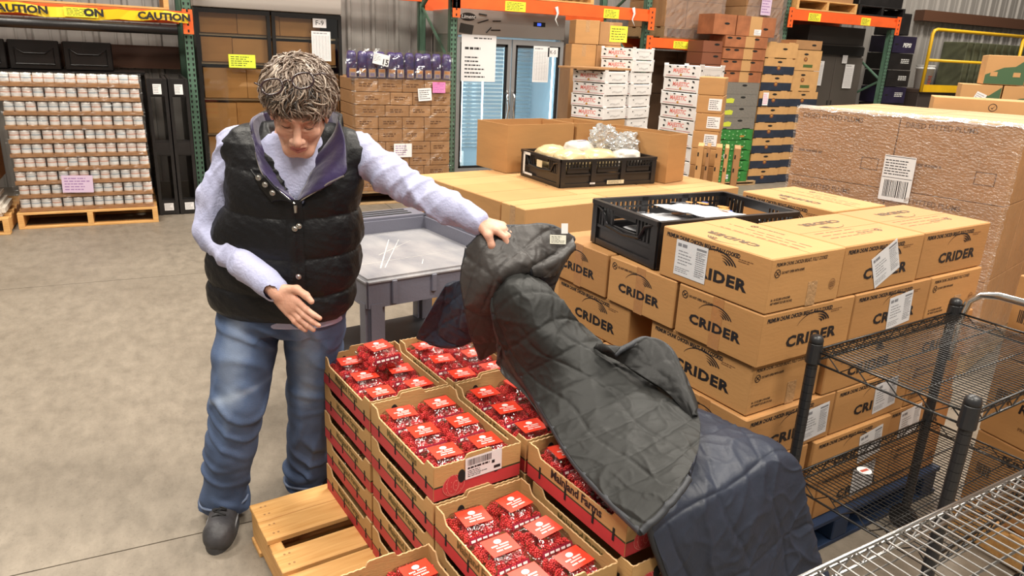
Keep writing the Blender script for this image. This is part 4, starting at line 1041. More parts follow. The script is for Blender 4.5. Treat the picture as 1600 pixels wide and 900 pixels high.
# flat pouches in the second crate
POU = mat('pouch_white', (.70, .70, .72), .3, bump=.3, bscale=18); POR = mat('pouch_orange', (.75, .30, .08), .4); POB = mat('pouch_blue', (.06, .10, .35), .4)
def pouch(M, w_, d, label, seed, cols):
    mb = MB(); n = 12; rnd = random.Random(seed); vs = []
    for s in (1, -1):
        for j in range(n+1):
            for i in range(n+1):
                u, v = i/n, j/n; p = (math.sin(math.pi*u)*math.sin(math.pi*v))**.6
                vs.append(((u-.5)*w_, (v-.5)*d, s*.016*p+.006*mnoise.noise(Vector((u*5+seed, v*5, s)))))
    m = (n+1)*(n+1)
    fs = []; fm = []
    for j in range(n):
        for i in range(n):
            a = j*(n+1)+i; fs.append((a, a+1, a+n+2, a+n+1)); fm.append(0 if s else 0)
            fs.append((m+a, m+a+n+1, m+a+n+2, m+a+1)); fm.append(0)
    t = thing('printed_pouch', label, 'pouch', M)
    mb.v = vs; mb.f = fs; mb.m = fm; mk('pouch_body', mb.mesh('pouch_body', [POU], True), t)
    p = MB()
    for k, (x, y, sx, sy, c_) in enumerate(cols): p.prism(ellipse(x*w_, y*d, sx*w_, sy*d, 10), .019, .0215, c_)
    scribble(p, -w_*.42, -d*.35, -w_*.05, d*.3, 7, 2, .0215, .3, 6, seed)
    mk('print', p.mesh('print', [POR, POB, GREYINK]), t)
cols = [(.22, .25, .07, .10, 0), (.32, -.05, .08, .09, 0), (.12, -.25, .08, .08, 0), (.36, .34, .05, .05, 1), (.02, .33, .05, .05, 0)]
pouch(TR(1.86, 2.08, 1.108, 12) @ Matrix.Rotation(R(6), 4, 'Y'), .30, .24, 'white printed pouch lying on top in the open black crate', 1, cols)
pouch(TR(1.72, 2.13, 1.075, -8) @ Matrix.Rotation(R(-4), 4, 'X'), .28, .22, 'white pouch showing at the left in the open black crate', 2, [(.2, 0, .1, .1, 0)])
pouch(TR(1.98, 2.08, 1.07, 30), .28, .20, 'white pouch lower right in the open black crate', 3, [(.2, .1, .08, .1, 1)])
pouch(TR(1.82, 2.10, 1.03, 3), .42, .28, 'lowest white pouch in the open black crate', 4, [(.2, 0, .1, .1, 0)])

# ================================================================ WRAPPED PLUM PALLET
MPl = Matrix(((math.cos(R(-73.1)), math.sin(R(73.1)), 0, 3.69), (math.sin(R(-73.1)), math.cos(R(-73.1)), 0, 3.385), (0, 0, 1, 0), (0, 0, 0, 1)))   # x along the near face, y away
pallet(1.21, 1.2, 'wooden pallet under the wrapped dried fruit cartons', M=MPl, m=WOODG)
PLK = mat('plum_carton', (.50, .275, .125), .6, var=.08, vscale=3)
for r, nm in enumerate(('bottom', 'middle', 'top')):
    z = .135+.421*r
    for k, (x, w_) in enumerate(((0, .60), (.605, .60))):
        for j in range(3):
            c = plain_carton(MPl @ TR(x, j*.40, z), w_, .396, .418, 'wrapped dried plum carton, %s layer, %s half, %s row' % (nm, ['left', 'right'][k], ['front', 'middle', 'rear'][j]), m=PLK, joint='x', name='plum_carton')
            if j == 0:
                mk('lettering', text_mesh('DRIED PITTED PLUMS', .042, INKB, .0006, 0, .92, 'LEFT'), c, frame((.03, -.0008, .37), (1, 0, 0)))
                mb = MB(); scribble(mb, -.12, -.008, .12, .008, 1, 0, .0006, .8, 8, r+k); mk('print', mb.mesh('print', [INKB]), c, frame((.16, -.0008, .16), (1, 0, 0)))
                mb = MB()
                for q in ((-.05, -.035, -.045, .035), (.045, -.035, .05, .035), (-.05, .03, .05, .035), (-.05, -.035, .05, -.03)): mb.quad((q[0], q[1], 0), (q[2], q[1], 0), (q[2], q[3], 0), (q[0], q[3], 0))
                mk('print_box', mb.mesh('print_box', [INKB]), c, frame((w_-.12, -.0010, .13), (1, 0, 0)))
FILM2 = film('carton_wrap', (1, .97, .95), .13, .30, 1.0, 60, .16, stretch=(1, .25, 1.6), haze=.05, hcol=(.78, .60, .50))
def wrap_pl(x0, x1, y, z0, z1, nx, nz, amp, seed, M, name, label, m):
    mk(name, wrap_sheet(x0, x1, y, z0, z1, nx, nz, amp, seed).mesh(name, [m], True), None, M, label, 'film')
wrap_pl(-.01, 1.225, -.012, .13, 1.405, 60, 60, .0035, 4, MPl, 'stretch_wrap', 'glossy wrinkled film over the near face of the plum cartons', FILM2)
wrap_pl(-.01, 1.21, -.008, .13, 1.405, 30, 40, .003, 5, MPl @ TR(1.222, 0, 0, 90), 'stretch_wrap', 'film over the shaded right side of the plum cartons', film('dull_wrap', (1, 1, 1), .0, .4, .6, 20, .1))
mb = MB()
n = 40
for i in range(n):
    x0, x1 = -.01+1.235*i/n, -.01+1.235*(i+1)/n; f = lambda x: .004*math.sin(x*23)+.003*math.sin(x*51)
    mb.quad((x0, -.013, 1.385+f(x0)), (x1, -.013, 1.385+f(x1)), (x1, .03+f(x1), 1.407), (x0, .03+f(x0), 1.407))
    mb.quad((x0, .03+f(x0), 1.407), (x1, .03+f(x1), 1.407), (x1, .09+f(x1*2)*2, 1.400), (x0, .09+f(x0*2)*2, 1.400))
mk('wrap_fold', mb.mesh('wrap_fold', [film('wrap_fold_film', (1, 1, 1), .30, .12, .6, 30, .3, haze=.25)], True), None, MPl, 'shiny folded film edge along the top of the plum cartons', 'film')
t = thing('pallet_label', 'large white barcode label stuck at a tilt on the wrapped plum pallet', 'label', MPl @ frame((.655, -.022, 1.045), (1, 0, .0), (-.10, -.05, 1)))
mk('label_sheet', paper_mesh(.17, .26, 'bars', 81, PAPER, INK), t)

# ================================================================ RAISIN PALLET
MRa = TR(2.60, 1.335, 0, -5)
pallet(1.0, 1.15, 'wooden pallet under the raisin cartons right of the wire cart', M=MRa @ TR(-.02, -1.15, 0), m=WOOD)
for r in range(3):
    z = .135+.292*r
    for j in range(3):
        c = plain_carton(MRa @ TR(0, -.385*(j+1), z), .48, .382, .289, 'brown raisin carton, %s layer, %s along the side facing the cart' % (['bottom', 'middle', 'top'][r], ['farthest', 'middle', 'nearest'][j]), m=BXK[(r+j) % 3], joint='x', name='raisin_carton')
        F = lambda a, b: frame((-.0008, .382-a, b), (0, -1, 0))
        mk('lettering', text_mesh('SUN-MAID', .042, INK, .0010, .15, 1.0), c, F(.20, .225))
        mk('lettering', text_mesh('RAISINS', .048, INK, .0014, .15, 1.05), c, F(.20, .135))
        mb = MB(); mb.add([(-.07, -.016, 0), (-.02, .020, 0), (.0, .005, 0), (.02, .020, 0), (.07, -.016, 0), (.0, -.002, 0)], [(0, 1, 2, 5), (5, 2, 3, 4)])
        mk('sun_mark', mb.mesh('sun_mark', [INK]), c, F(.20, .180))
        mk('lettering', text_mesh('PRODUCT OF U.S.A.', .016, INKB, .0003, 0, 1.0), c, F(.20, .065))
        mb = MB(); rnd = random.Random(9); x = 0
        while x < .05: mb.quad((x, 0, 0), (x+.003, 0, 0), (x+.003, .045, 0), (x, .045, 0)); x += .004+rnd.random()*.004
        mk('barcode', mb.mesh('barcode', [INK]), c, F(.03, .13))
# ================================================================ WIRE CARTS
BW = mat('black_epoxy_wire', (0.045, 0.043, 0.042), .28, metal=.6); BWP = mat('black_epoxy_post', (0.020, 0.020, 0.022), .38, spec=.5)
def wire_shelf(t, W, D, z, m, n_long, n_cross, r=.0022, rr=.0034, drop=.028):
    s = mk('wire_shelf', None, t, (0, 0, z))
    mb = MB()
    for k in range(n_cross+1):
        x = .012+(W-.024)*k/n_cross; mb.tube([(x, 0, 0), (x, D, 0)], r*.8, 5)
    mk('cross_wire', mb.mesh('cross_wire', [m]), s, kind='stuff')
    for k in range(n_long+1):
        y = D*k/n_long; b = MB(); b.tube([(0, y, -.005), (W, y, -.005)], r, 6); mk('support_wire', b.mesh('support_wire', [m]), s)
    for (p, q) in (((0, 0), (W, 0)), ((0, D), (W, D)), ((0, 0), (0, D)), ((W, 0), (W, D))):
        L = math.hypot(q[0]-p[0], q[1]-p[1])
        for dz in (.006, -drop):
            b = MB(); b.tube([(p[0], p[1], dz), (q[0], q[1], dz)], rr, 8); mk('rim_wire', b.mesh('rim_wire', [m], True), s)
        n = max(4, int(L/.075)); pts = []
        for i in range(n*2+1):
            f = i/(n*2); pts.append((p[0]+(q[0]-p[0])*f, p[1]+(q[1]-p[1])*f, .006 if i % 2 else -drop))
        b = MB(); b.tube(pts, r*.95, 6); mk('truss_wire', b.mesh('truss_wire', [m]), s)
    return s
def grooved_post(t, x, y, H, m, r=.0160, cap=True):
    b = MB(); pts = []; rad = []; z = .10
    while z < H-.055:
        pts += [(x, y, z), (x, y, z+.0245)]; rad += [r, r]
        pts += [(x, y, z+.0246), (x, y, z+.0256)]; rad += [r*.86, r*.86]; z += .0257
    pts.append((x, y, H-.05)); rad.append(r)
    b.tube(pts, rad, 14); p = mk('post', b.mesh('post', [m], False), t)
    b = MB(); b.tube([(x, y, H-.075), (x, y, H-.07), (x, y, H-.012), (x, y, H-.008)], [r*1.05, r*1.35, r*1.28, r*1.1], 16); mk('collar', b.mesh('collar', [m]), p)
    if cap:
        b = MB(); b.tube([(x, y, H-.012), (x, y, H-.002), (x, y, H+.008), (x, y, H+.013), (x, y, H+.015)], [r*1.22, r*1.25, r*1.1, r*.7, r*.1], 16); mk('cap', b.mesh('cap', [BWP], True), p)
    return p
ang = math.degrees(math.atan2(1.408-1.328, 2.396-1.645))
MCt = TR(1.711, .904, 0, ang)      # near left corner, x along the long side
CWd, CDp = .755, .43
t = thing('wire_cart', 'black epoxy wire shelf cart in front of the chicken cartons', 'cart', MCt)
for (x, y) in ((0, 0), (0, CDp), (CWd, 0), (CWd, CDp)):
    p = grooved_post(t, x, y, .905, BWP)
    b = MB(); b.tube([(x, y, 0.0), (x, y, .10)], .010, 8); b.tube([(x-.012, y, .05), (x+.012, y, .05)], .05, 16); mk('caster', b.mesh('caster', [BLACKP]), p)
s1 = wire_shelf(t, CWd, CDp, .865, BW, 3, 42)
s2 = wire_shelf(t, CWd, CDp, .455, BW, 3, 42)
# closer mesh on the shelves: fine lengthwise wires as in the photo
for s in (s1, s2):
    mb = MB()
    for k in range(20): mb.tube([(0, CDp*k/20, -.002), (CWd, CDp*k/20, -.002)], .0009, 4)
    mk('fine_wire', mb.mesh('fine_wire', [BW]), s, kind='stuff')
b = MB(); b.tube([(CWd+.005, CDp-.02, .70), (CWd+.008, CDp-.02, .84), (CWd+.02, CDp-.03, .915), (CWd+.03, CDp-.06, .945), (CWd+.035, CDp-.11, .955), (CWd+.035, .11, .955), (CWd+.03, .06, .945), (CWd+.02, .03, .915), (CWd+.008, .02, .84), (CWd+.005, .02, .70)], .0125, 12)
mk('push_handle', b.mesh('push_handle', [CHROME], True), t)
# chrome wire shelf in the foreground
MCh = TR(.62, .27, 0, 4.0)
t = thing('chrome_shelf_cart', 'chrome wire shelf in the bottom right foreground', 'cart', MCh)
CW2, CD2 = 1.30, .405
MCh2 = MCh
DCH = mat('worn_chrome', (.42, .41, .40), .30, metal=1)
s = wire_shelf(t, CW2, CD2, .80, DCH, 3, 46, r=.0026, rr=.0042, drop=.032)
mb = MB()
for k in range(9): mb.tube([(0, CD2*k/9, -.0025), (CW2, CD2*k/9, -.0025)], .0016, 5)
mk('fine_wire', mb.mesh('fine_wire', [DCH]), s, kind='stuff')
for (x, y) in ((0, 0), (0, CD2), (CW2, 0), (CW2, CD2)): grooved_post(t, x, y, .86, CHROME)
for (x, y) in ((0, 0), (0, CD2), (CW2, 0), (CW2, CD2)):
    b = MB(); b.tube([(x, y, 0.0), (x, y, .11)], .012, 8); mk('foot', b.mesh('foot', [CHROME]), t)
wire_shelf(t, CW2, CD2, .22, DCH, 3, 40)
# round tag on the black cart deck
mb = MB(); mb.prism(ellipse(0, 0, .022, .022, 20), 0, .001, 0); mb.prism([(-.016, -.005), (.016, -.005), (.016, .005), (-.016, .005)], .001, .0014, 1)
mk('round_tag', mb.mesh('round_tag', [PAPER, INKR]), None, TR(1.90, 1.26, .4615), 'small round white tag lying on the lower wire shelf', 'tag')

# ================================================================ GREY UTILITY CART
GP = mat('grey_blue_plastic', (.145, .145, .185), .42, spec=.5, bump=.12, bscale=90)
GT = mat('scuffed_top', (.30, .29, .31), .38, var=.0, col2=(.17, .17, .20), vscale=6, bump=.15, bscale=70, detail=8)
MATS.pop('scuffed_top'); GT = mat('scuffed_top', (.20, .20, .225), .38, var=.25, col2=(.36, .345, .35), vscale=5, bump=.15, bscale=70, detail=9, stretch=(1.5, .7, 1))
SCR = mat('scratch', (.62, .59, .55), .6)
MG = TR(.715, 2.622, 0, 9.5)
t = thing('utility_cart', 'grey plastic utility cart with scuffed top behind the raspberry pallet', 'cart', MG)
gw, gd = .665, .70
mk('top_shelf', rbox('top_shelf', gw, gd, .030, [GT], .012, 3), t, (0, 0, .757))
mb = MB(); mb.box(.012, .006, .665, gw-.012, .022, .775); mb.box(.006, .012, .665, .022, gd-.012, .775); mb.box(gw-.022, .012, .665, gw-.006, gd-.012, .775); mb.box(.012, gd-.022, .665, gw-.012, gd-.006, .775)
sk = mk('skirt', mb.mesh('skirt', [GP]), t)
for x in (.11, .29, .45): mk('rib', rbox('rib', .022, .014, .10 if x < .2 else .075, [GP], .003), sk, (x, -.006, .672 if x < .2 else .697))
mk('side_lip', rbox('side_lip', .045, gd, .10, [GP], .012, 2), t, (gw-.045, 0, .757))
mk('rear_lip', rbox('rear_lip', gw, .045, .10, [GP], .012, 2), t, (0, gd-.045, .757))
h = mk('handle_tray', rbox('handle_tray', gw, .16, .05, [GP], .012, 2), t, (0, gd+.002, .80))
for k in range(3): mk('tray_slot', rbox('tray_slot', gw-.14, .018, .003, [DARKHOLE], .001), h, (.07, .03+.04*k, .049))
for (x, y) in ((.0, .0), (gw-.085, .0), (0, gd-.085), (gw-.085, gd-.085)):
    mk('leg', rbox('leg', .085, .085, .60, [GP], .018, 3), t, (x+.004*(1 if x == 0 else -1), y+.004, .10))
    b = MB(); b.tube([(x+.02, y+.043, .05), (x+.065, y+.043, .05)], .05, 16); mk('caster', b.mesh('caster', [BLACKP]), t)
mk('lower_shelf', rbox('lower_shelf', gw, gd, .12, [mat('black_shelf_plastic', (.02, .02, .024), .5)], .012, 2), t, (0, 0, .20))
mb = MB()
for (x0, y0, x1, y1, w_) in ((.12, .12, .36, .52, .003), (.14, .12, .40, .50, .002), (.2, .3, .44, .46, .0015), (.06, .2, .5, .22, .0012), (.1, .6, .4, .62, .001), (.3, .1, .34, .16, .002)):
    d = Vector((x1-x0, y1-y0, 0)).normalized(); n = Vector((-d.y, d.x, 0))*w_
    mb.quad((x0-n.x, y0-n.y, 0), (x1, y1, 0), (x1+n.x, y1+n.y, 0), (x0+n.x, y0+n.y, 0))
mk('scratch', mb.mesh('scratch', [SCR]), t, (0, 0, .7875), kind='stuff')
# ================================================================ WHITE PRODUCE BOXES
WB = mat('white_carton', (.74, .71, .69), .6, var=.06, vscale=6); PR = mat('red_print', (.66, .16, .13), .6); PRL = mat('red_line', (.45, .06, .07), .6); GOLD = mat('gold_print', (.45, .22, .04), .6)
MAJ = text_mesh('MAJESTIC', .052, PR, .0012, .1, .95)
def hole(x, z, a=.014, b=.009): return ellipse(x, z, a, b, 8)
mb = MB()
for x in (-.15, .15): mb.prism(hole(x, -.005), 0, .001); mb.prism([(x-.012, .040), (x+.02, .030), (x+.014, .048), (x-.006, .05)], 0, .001)
for x in (-.05, .05): mb.prism([(x-.014, .052), (x+.014, .052), (x+.010, .042), (x-.010, .042)], 0, .001)
LH_L = mb.mesh('vent_hole', [DARKHOLE])
mb = MB()
for x in (-.13, .13): mb.prism(hole(x, .012, .008, .008), 0, .001)
LH_R = mb.mesh('vent_hole', [DARKHOLE])
mb = MB(); rnd = random.Random(4)
for k in range(9): mb.prism(ellipse(-.08+.02*k, -.022+.004*math.sin(k), .006, .010, 6), 0, .0008)
mb.quad((-.11, .028, .0005), (.11, .028, .0005), (.11, .030, .0005), (-.11, .030, .0005))
for x in (-.11, .108): mb.quad((x, -.01, .0005), (x+.002, -.01, .0005), (x+.002, .03, .0005), (x, .03, .0005))
SCRIB = mb.mesh('print', [mat('pale_grey_print', (.45, .43, .42), .6)])
mb = MB(); mb.quad((-.19, 0, 0), (.19, 0, 0), (.19, .004, 0), (-.19, .004, 0)); LINE_ = mb.mesh('red_line', [PRL])
mb = MB(); mb.prism(ellipse(0, 0, .014, .012, 8), 0, .0008); SEAL = mb.mesh('seal', [GOLD])
def produce_box(M, a, b, h, label, group=None):
    """a along +x (front face, plain), b along +y (left face, lettered)"""
    t = thing('produce_box', label, 'box', M, group)
    mk('box_body', carton_mesh(a-.004, b-.004, h-.010, WB), t)
    mb = MB()
    for x in (0, a-.05): mb.box(x, -.001, h-.014, x+.046, .010, h+.004)
    for x in (0, a-.05): mb.box(x, b-.014, h-.014, x+.046, b-.003, h+.004)
    mk('stacking_tab', mb.mesh('stacking_tab', [WB]), t)
    FL = lambda u, v: frame((-.0006, b-u, v), (0, -1, 0)); FF = lambda u, v: frame((u, -.0006, v), (1, 0, 0))
    mk('lettering', MAJ, t, FL(b*.5, h*.52)); mk('vent_hole', LH_L, t, FL(b*.5, h*.42)); mk('red_line', LINE_, t, FL(b*.5, h*.12)); mk('seal', SEAL, t, FL(b*.5, h*.22))
    mk('vent_hole', LH_R, t, FF(a*.5, h*.5)); mk('print', SCRIB, t, FF(a*.5, h*.45))
    return t
HB = .118
def white_stack(M, n, top, desc, a=.42, b=.40):
    for k in range(n):
        z = top-(k+1)*HB
        nm = 'topmost white produce box' if k == 0 else '%s white produce box from the top' % ['', 'second', 'third', 'fourth', 'fifth', 'sixth', 'seventh', 'eighth', 'ninth', 'tenth', 'eleventh', 'twelfth', 'thirteenth'][k]
        produce_box(M @ TR(.004*math.sin(k*2.3), .004*math.cos(k*3.1), z), a, b, HB, '%s of the %s' % (nm.replace('white produce', 'white'), desc))
MA = TR(4.13, 6.25, 0, 23)
white_stack(MA, 4, 1.50, 'stack nearest the steel freezer')
c = plain_carton(MA @ TR(0, 0, .82), .42, .40, .20, 'brown box with black arrows under the white produce boxes', m=KRAFT)
mb = MB()
for x in (-.10, 0, .10): mb.add([(x-.018, -.02, 0), (x+.018, -.02, 0), (x+.010, .0, 0), (x, .03, 0), (x-.010, .0, 0)], [(0, 1, 2, 3, 4)])
mk('arrow_mark', mb.mesh('arrow_mark', [INK]), c, frame((-.0008, .2, .10), (0, -1, 0)))
mb = MB(); mb.prism(hole(0, 0, .035, .014), 0, .001); mk('hand_hole', mb.mesh('hand_hole', [DARKHOLE]), c, frame((.21, -.0008, .12), (1, 0, 0)))
plain_carton(MA @ TR(0, 0, .48), .42, .40, .335, 'large brown carton under the box with black arrows', m=KRAFT)
plain_carton(MA @ TR(0, 0, .14), .42, .40, .335, 'bottom brown carton of the stack nearest the steel freezer', m=KRAFTD)
MBk = TR(4.57, 6.44, 0, 23)
white_stack(MBk, 13, 1.73, 'tall middle stack of white produce boxes')
MC_ = TR(4.22, 5.08, 0, 15)
MC_ = TR(4.36, 5.14, 0, 5)
white_stack(MC_, 12, 1.60, 'right stack with red lettering toward the viewer', a=.30, b=.46)
for M_, nm in ((MA, 'nearest the steel freezer'), (MBk, 'tall middle'), (MC_, 'right lettered')):
    pallet(.44 if M_ is not MC_ else .34, .42 if M_ is not MC_ else .48, 'wooden pallet under the %s white box stack' % nm, M=M_ @ TR(-.01, -.01, 0), h=.13 if M_ is MA else (.19 if M_ is MBk else .18), m=WOODG)
# flattened brown cartons and small cartons behind
mk('flattened_carton', rbox('flattened_carton', .62, .5, .02, [KRAFTD], .003), None, MA @ TR(-.1, .02, 1.503), 'flattened brown carton lying on the white produce boxes', 'carton')
MD = TR(4.16, 6.99, 0, -17)
for k, (x, z, w_, h, l) in enumerate(((0, 1.50, .27, .24, 'small brown carton, lower left of the four behind the white boxes'), (.275, 1.50, .27, .24, 'small brown carton, lower right of the four behind the white boxes'), (.03, 1.745, .26, .24, 'small brown carton, upper left of the four behind the white boxes'), (.295, 1.745, .24, .23, 'small brown carton behind the yellow note'))):
    plain_carton(MD @ TR(x, 0, z), w_, .28, h, l, m=(KRAFT, KRAFTD)[k % 2], tape='front')
plain_carton(MD @ TR(0, 0, .14), .56, .50, .675, 'tall brown carton behind the white boxes, lower one', m=KRAFTD); plain_carton(MD @ TR(0, 0, .82), .56, .50, .675, 'tall brown carton behind the white boxes, upper one', m=KRAFTD)
pallet(.62, .6, 'wooden pallet under the tall brown cartons behind the white boxes', M=MD @ TR(-.03, -.02, 0), h=.135)
mk('notice', paper_mesh(.19, .16, 'note', 90, YELLOW, INK), None, MD @ frame((.50, -.004, 1.86), (1, 0, 0)), 'bright yellow note on the small brown carton near the orange beam', 'sign')
# ---- brown cartons with white labels, and boards on edge
MF = TR(3.95, 4.66, 0, -46)
for k in range(10):
    z = 1.52-(k+1)*.1375
    c = plain_carton(MF @ TR(.003*(k % 3), 0, z), .20, .30, .135, 'brown carton %s of the stack right of the lettered white boxes' % ['at the top', 'second from the top', 'third from the top', 'fourth from the top', 'fifth from the top', 'sixth from the top', 'seventh from the top', 'eighth from the top', 'second from the bottom', 'at the bottom'][k], m=KRAFT)
    if k in (1, 2, 3): mk('shipping_label', paper_mesh(.10, .09, 'note', 91+k, PAPER, INK), c, frame((.14, -.001, .068), (1, 0, 0)))
pallet(.3, .34, 'wooden pallet under the brown cartons with white labels', M=MF @ TR(-.05, -.02, 0), h=.142)
for k in range(5):
    t = thing('cardboard_sheet', 'upright cardboard sheet with notched edge, %s of five beside the rice cartons' % ['first', 'second', 'third', 'fourth', 'fifth'][k], 'cardboard', TR(3.74+.050*k, 4.34-.045*k, 0, -42) )
    mk('sheet', rbox('sheet', .028 if k % 2 else .045, .24, 1.03, [(KRAFT2, KRAFTD, KRAFT)[k % 3]], .003), t)
    mb = MB()
    for z in (.55, .70, .85, .95): mb.box(.004, -.001, z, .014, 0, z+.03)
    mk('notch', mb.mesh('notch', [DARKHOLE]), t, kind='stuff')

# ================================================================ PRODUCE CRATE STACKS IN FRONT OF THE RIGHT RACK
GRC = mat('green_crate', (.030, .19, .035), .55, var=.25, vscale=14); BRC = mat('rust_crate', (.33, .115, .045), .65, var=.2, vscale=8); BRD = mat('rust_dark', (.20, .065, .03), .65)
NAVY = mat('navy_crate', (.018, .025, .045), .55, var=.2, vscale=10); TANC = mat('tan_crate', (.56, .31, .12), .7, var=.08, vscale=8)
PC = film('clear_produce_tray', (.9, .9, .88), .30, .15, .8, 30, .4, haze=.35, hcol=(.42, .38, .33)); LEAF = mat('lime_print', (.55, .60, .05), .6)
def shell_crate(M, w_, d, h, label, m, tab=.03, holes=((.5, .7),), hc=DARKHOLE, name='produce_crate', band=None, extras=(), group=None, cut=False):
    t = thing(name, label, 'crate', M, group); th = .008
    for nm, b in (('front_panel', (0, 0, 0, w_, th, h*(.96 if cut else 1))), ('back_panel', (0, d-th, 0, w_, d, h)), ('side_panel', (0, th, 0, th, d-th, h)), ('side_panel', (w_-th, th, 0, w_, d-th, h)), ('base', (th, th, 0, w_-th, d-th, .006))):
        mb = MB(); mb.box(*b)
        if nm == 'front_panel' and tab: mb.box(w_*.1, 0, h, w_*.3, th, h+tab); mb.box(w_*.7, 0, h, w_*.9, th, h+tab)
        mk(nm, mb.mesh(nm, [m]), t)
    for (u, v) in holes:
        mb = MB(); mb.prism(hole(0, 0, .045, .014), 0, .001, 0); mk('hand_hole', mb.mesh('hand_hole', [hc]), t, frame((w_*u, -.0006, h*v), (1, 0, 0)))
    if band:
        mb = MB(); mb.box(-.001, -.001, 0, w_+.001, .001, h*.52); mk('colour_band', mb.mesh('colour_band', [band]), t)
    for (me_, u, v) in extras: mk('print', me_, t, frame((w_*u, -.0016, h*v), (1, 0, 0)))
    return t
mb = MB(); mb.prism(ellipse(0, 0, .035, .030, 12), 0, .0008, 0); mb.prism(ellipse(0, .004, .018, .015, 10), .0008, .0012, 1); FRUIT = mb.mesh('fruit_print', [BRD, GOLD])
mb = MB()
for k in range(7): mb.prism(ellipse(-.22+.07*k, .02*(-1)**k, .014, .010, 6), 0, .0006, 0)
MOTTLE = mb.mesh('pale_print', [mat('pale_green_print', (.25, .48, .22), .6)])
mb = MB(); mb.prism([(-.06, -.03), (.06, -.03), (.075, .02), (.02, .035), (-.07, .02)], 0, .0007, 0); LIME = mb.mesh('lime_print', [LEAF])
ysh = 7.60
zz = 0.0; k = 0
pallet(.80, .60, 'thin pallet under the green crate stack', M=TR(6.86, ysh, 0), h=.06, m=WOODG)
zz = .062
names = ['bottom', 'second from the bottom', 'third from the bottom', 'fourth from the bottom', 'fifth from the bottom']
for k in range(5):
    t = shell_crate(TR(6.80+.01*(k % 2), ysh, zz), .68, .5, .135, 'green produce crate, %s of the green stack' % names[k], GRC, .02, ((.72, .35),), GOLD, extras=((MOTTLE, .5, .7), (MOTTLE, .5, .3)))
    if k in (0, 2): mk('white_sticker', paper_mesh(.08, .06, 'note', k), t, frame((.25 if k else .30, -.002, .07), (1, 0, 0)))
    zz += .142
for k in range(4):
    t = shell_crate(TR(6.79, ysh, zz), .69, .30, .150, 'clear plastic produce tray, %s between green and rust crates' % ['lowest', 'second', 'third', 'topmost'][k], PC, .0, ((.62, .75),), DARKHOLE, name='clear_produce_tray', extras=((LIME, .30, .45),) if k < 3 else ())
    mb = MB(); rnd = random.Random(k)
    mk('packed_greens', blob('packed_greens', .30, .12, .05, mat('mixed_produce', (.10, .10, .045), .6, var=.6, vscale=30, col2=(.42, .38, .28)), .2, 4, k, 3), None, TR(7.13, ysh+.15, zz+.07), 'mixed packed produce in the clear tray, %s' % ['lowest', 'second', 'third', 'topmost'][k], 'produce')
    zz += .152
for k in range(4):
    t = shell_crate(TR(6.76, ysh-.01*k, zz), .72, .30, .138, 'rust brown produce crate, %s above the clear trays' % ['lowest', 'second', 'third', 'topmost'][k], BRC, 0, ((.74, .78), (.10, .80), (.3, .8)), DARKHOLE)
    mb = MB(); mb.quad((0, 0, 0), (.16, 0, 0), (.16, .138, 0), (0, .138, 0)); mk('tan_panel', mb.mesh('tan_panel', [KRAFT2]), t, frame((.34, -.001, 0), (1, 0, 0)))
    zz += .144
for k, (x, w_, l) in enumerate(((6.55, .36, 'larger rust crate at the top left of the tall produce stack'), (6.93, .66, 'larger rust crate at the top right of the tall produce stack'))):
    t = shell_crate(TR(x, ysh-.02, zz), w_, .30, .24, l, BRC, 0, ((.6, .55),) if k == 0 else ((.75, .4),))
    if k: mb = MB(); mb.quad((0, 0, 0), (.2, 0, 0), (.2, .24, 0), (0, .24, 0)); mk('tan_panel', mb.mesh('tan_panel', [KRAFT2]), t, frame((.22, -.001, 0), (1, 0, 0))); mk('white_sticker', paper_mesh(.12, .07, 'note', 5), t, frame((.36, -.003, .05), (1, 0, 0)))
# cantilever support for the top left crate
plain_carton(TR(6.45, ysh+.02, .0), .30, .48, 1.30, 'tall brown carton left of the produce crate stack', m=KRAFTD)
for k in range(4): shell_crate(TR(6.44, ysh+.0, 1.303+.144*k), .315, .30, .138, 'small rust crate on the tall carton, %s' % ['lowest', 'second', 'third', 'topmost'][k], BRD, 0, ((.7, .7),))
# two stacks of tan and navy fruit crates
def fruit_stack(x, y, n, top, w_, desc, z0=.0, dh=.205):
    for k in range(n):
        z = z0+k*dh
        shell_crate(TR(x+.006*math.sin(k*2), y, z), w_, .26, dh-.01, 'tan and navy fruit crate, %s of the %s stack' % (['bottom', 'second', 'third', 'fourth', 'fifth', 'sixth', 'seventh', 'eighth', 'ninth'][k], desc), TANC, .012, ((.5, .80),), DARKHOLE, name='fruit_crate', band=NAVY, extras=((FRUIT, .48, .42),))
fruit_stack(7.56, 7.66, 8, 1.9, .56, 'left fruit', .01, .212)
mb = shell_crate(TR(7.56, 7.66, 1.71), .58, .30, .19, 'tan fruit crate on top of the left fruit stack', TANC, .012, ((.6, .6),), name='fruit_crate')
fruit_stack(8.15, 7.70, 6, 1.3, .56, 'right fruit', .01, .212)
for k in range(2):
    t = shell_crate(TR(8.16, 7.70, 1.284+.275*k), .50, .30, .268, 'tall tan crate with dark green print, %s on the right fruit stack' % ['lower', 'upper'][k], TANC, 0, ((.4, .80),), name='fruit_crate', extras=((FRUIT, .4, .55),))
    mb = MB(); mb.quad((-.09, -.02, 0), (.09, -.02, 0), (.09, .02, 0), (-.09, .02, 0)); mk('green_print', mb.mesh('green_print', [mat('dark_green_print', (.08, .12, .03), .6)]), t, frame((.26, -.001, .06), (1, 0, 0)))
shell_crate(TR(8.13, 7.70, 1.836), .50, .30, .12, 'shallow tan crate on top of the right fruit stack', KRAFTD, 0, ((.7, .5),), name='fruit_crate')
o = bpy.data.objects[t.name]
mk('price_card', paper_mesh(.10, .17, 'note', 77, PAPER, PINK), None, frame((7.66, 7.64, 1.17), (1, 0, 0)), 'small pink and white card on the left fruit crate stack', 'sign')

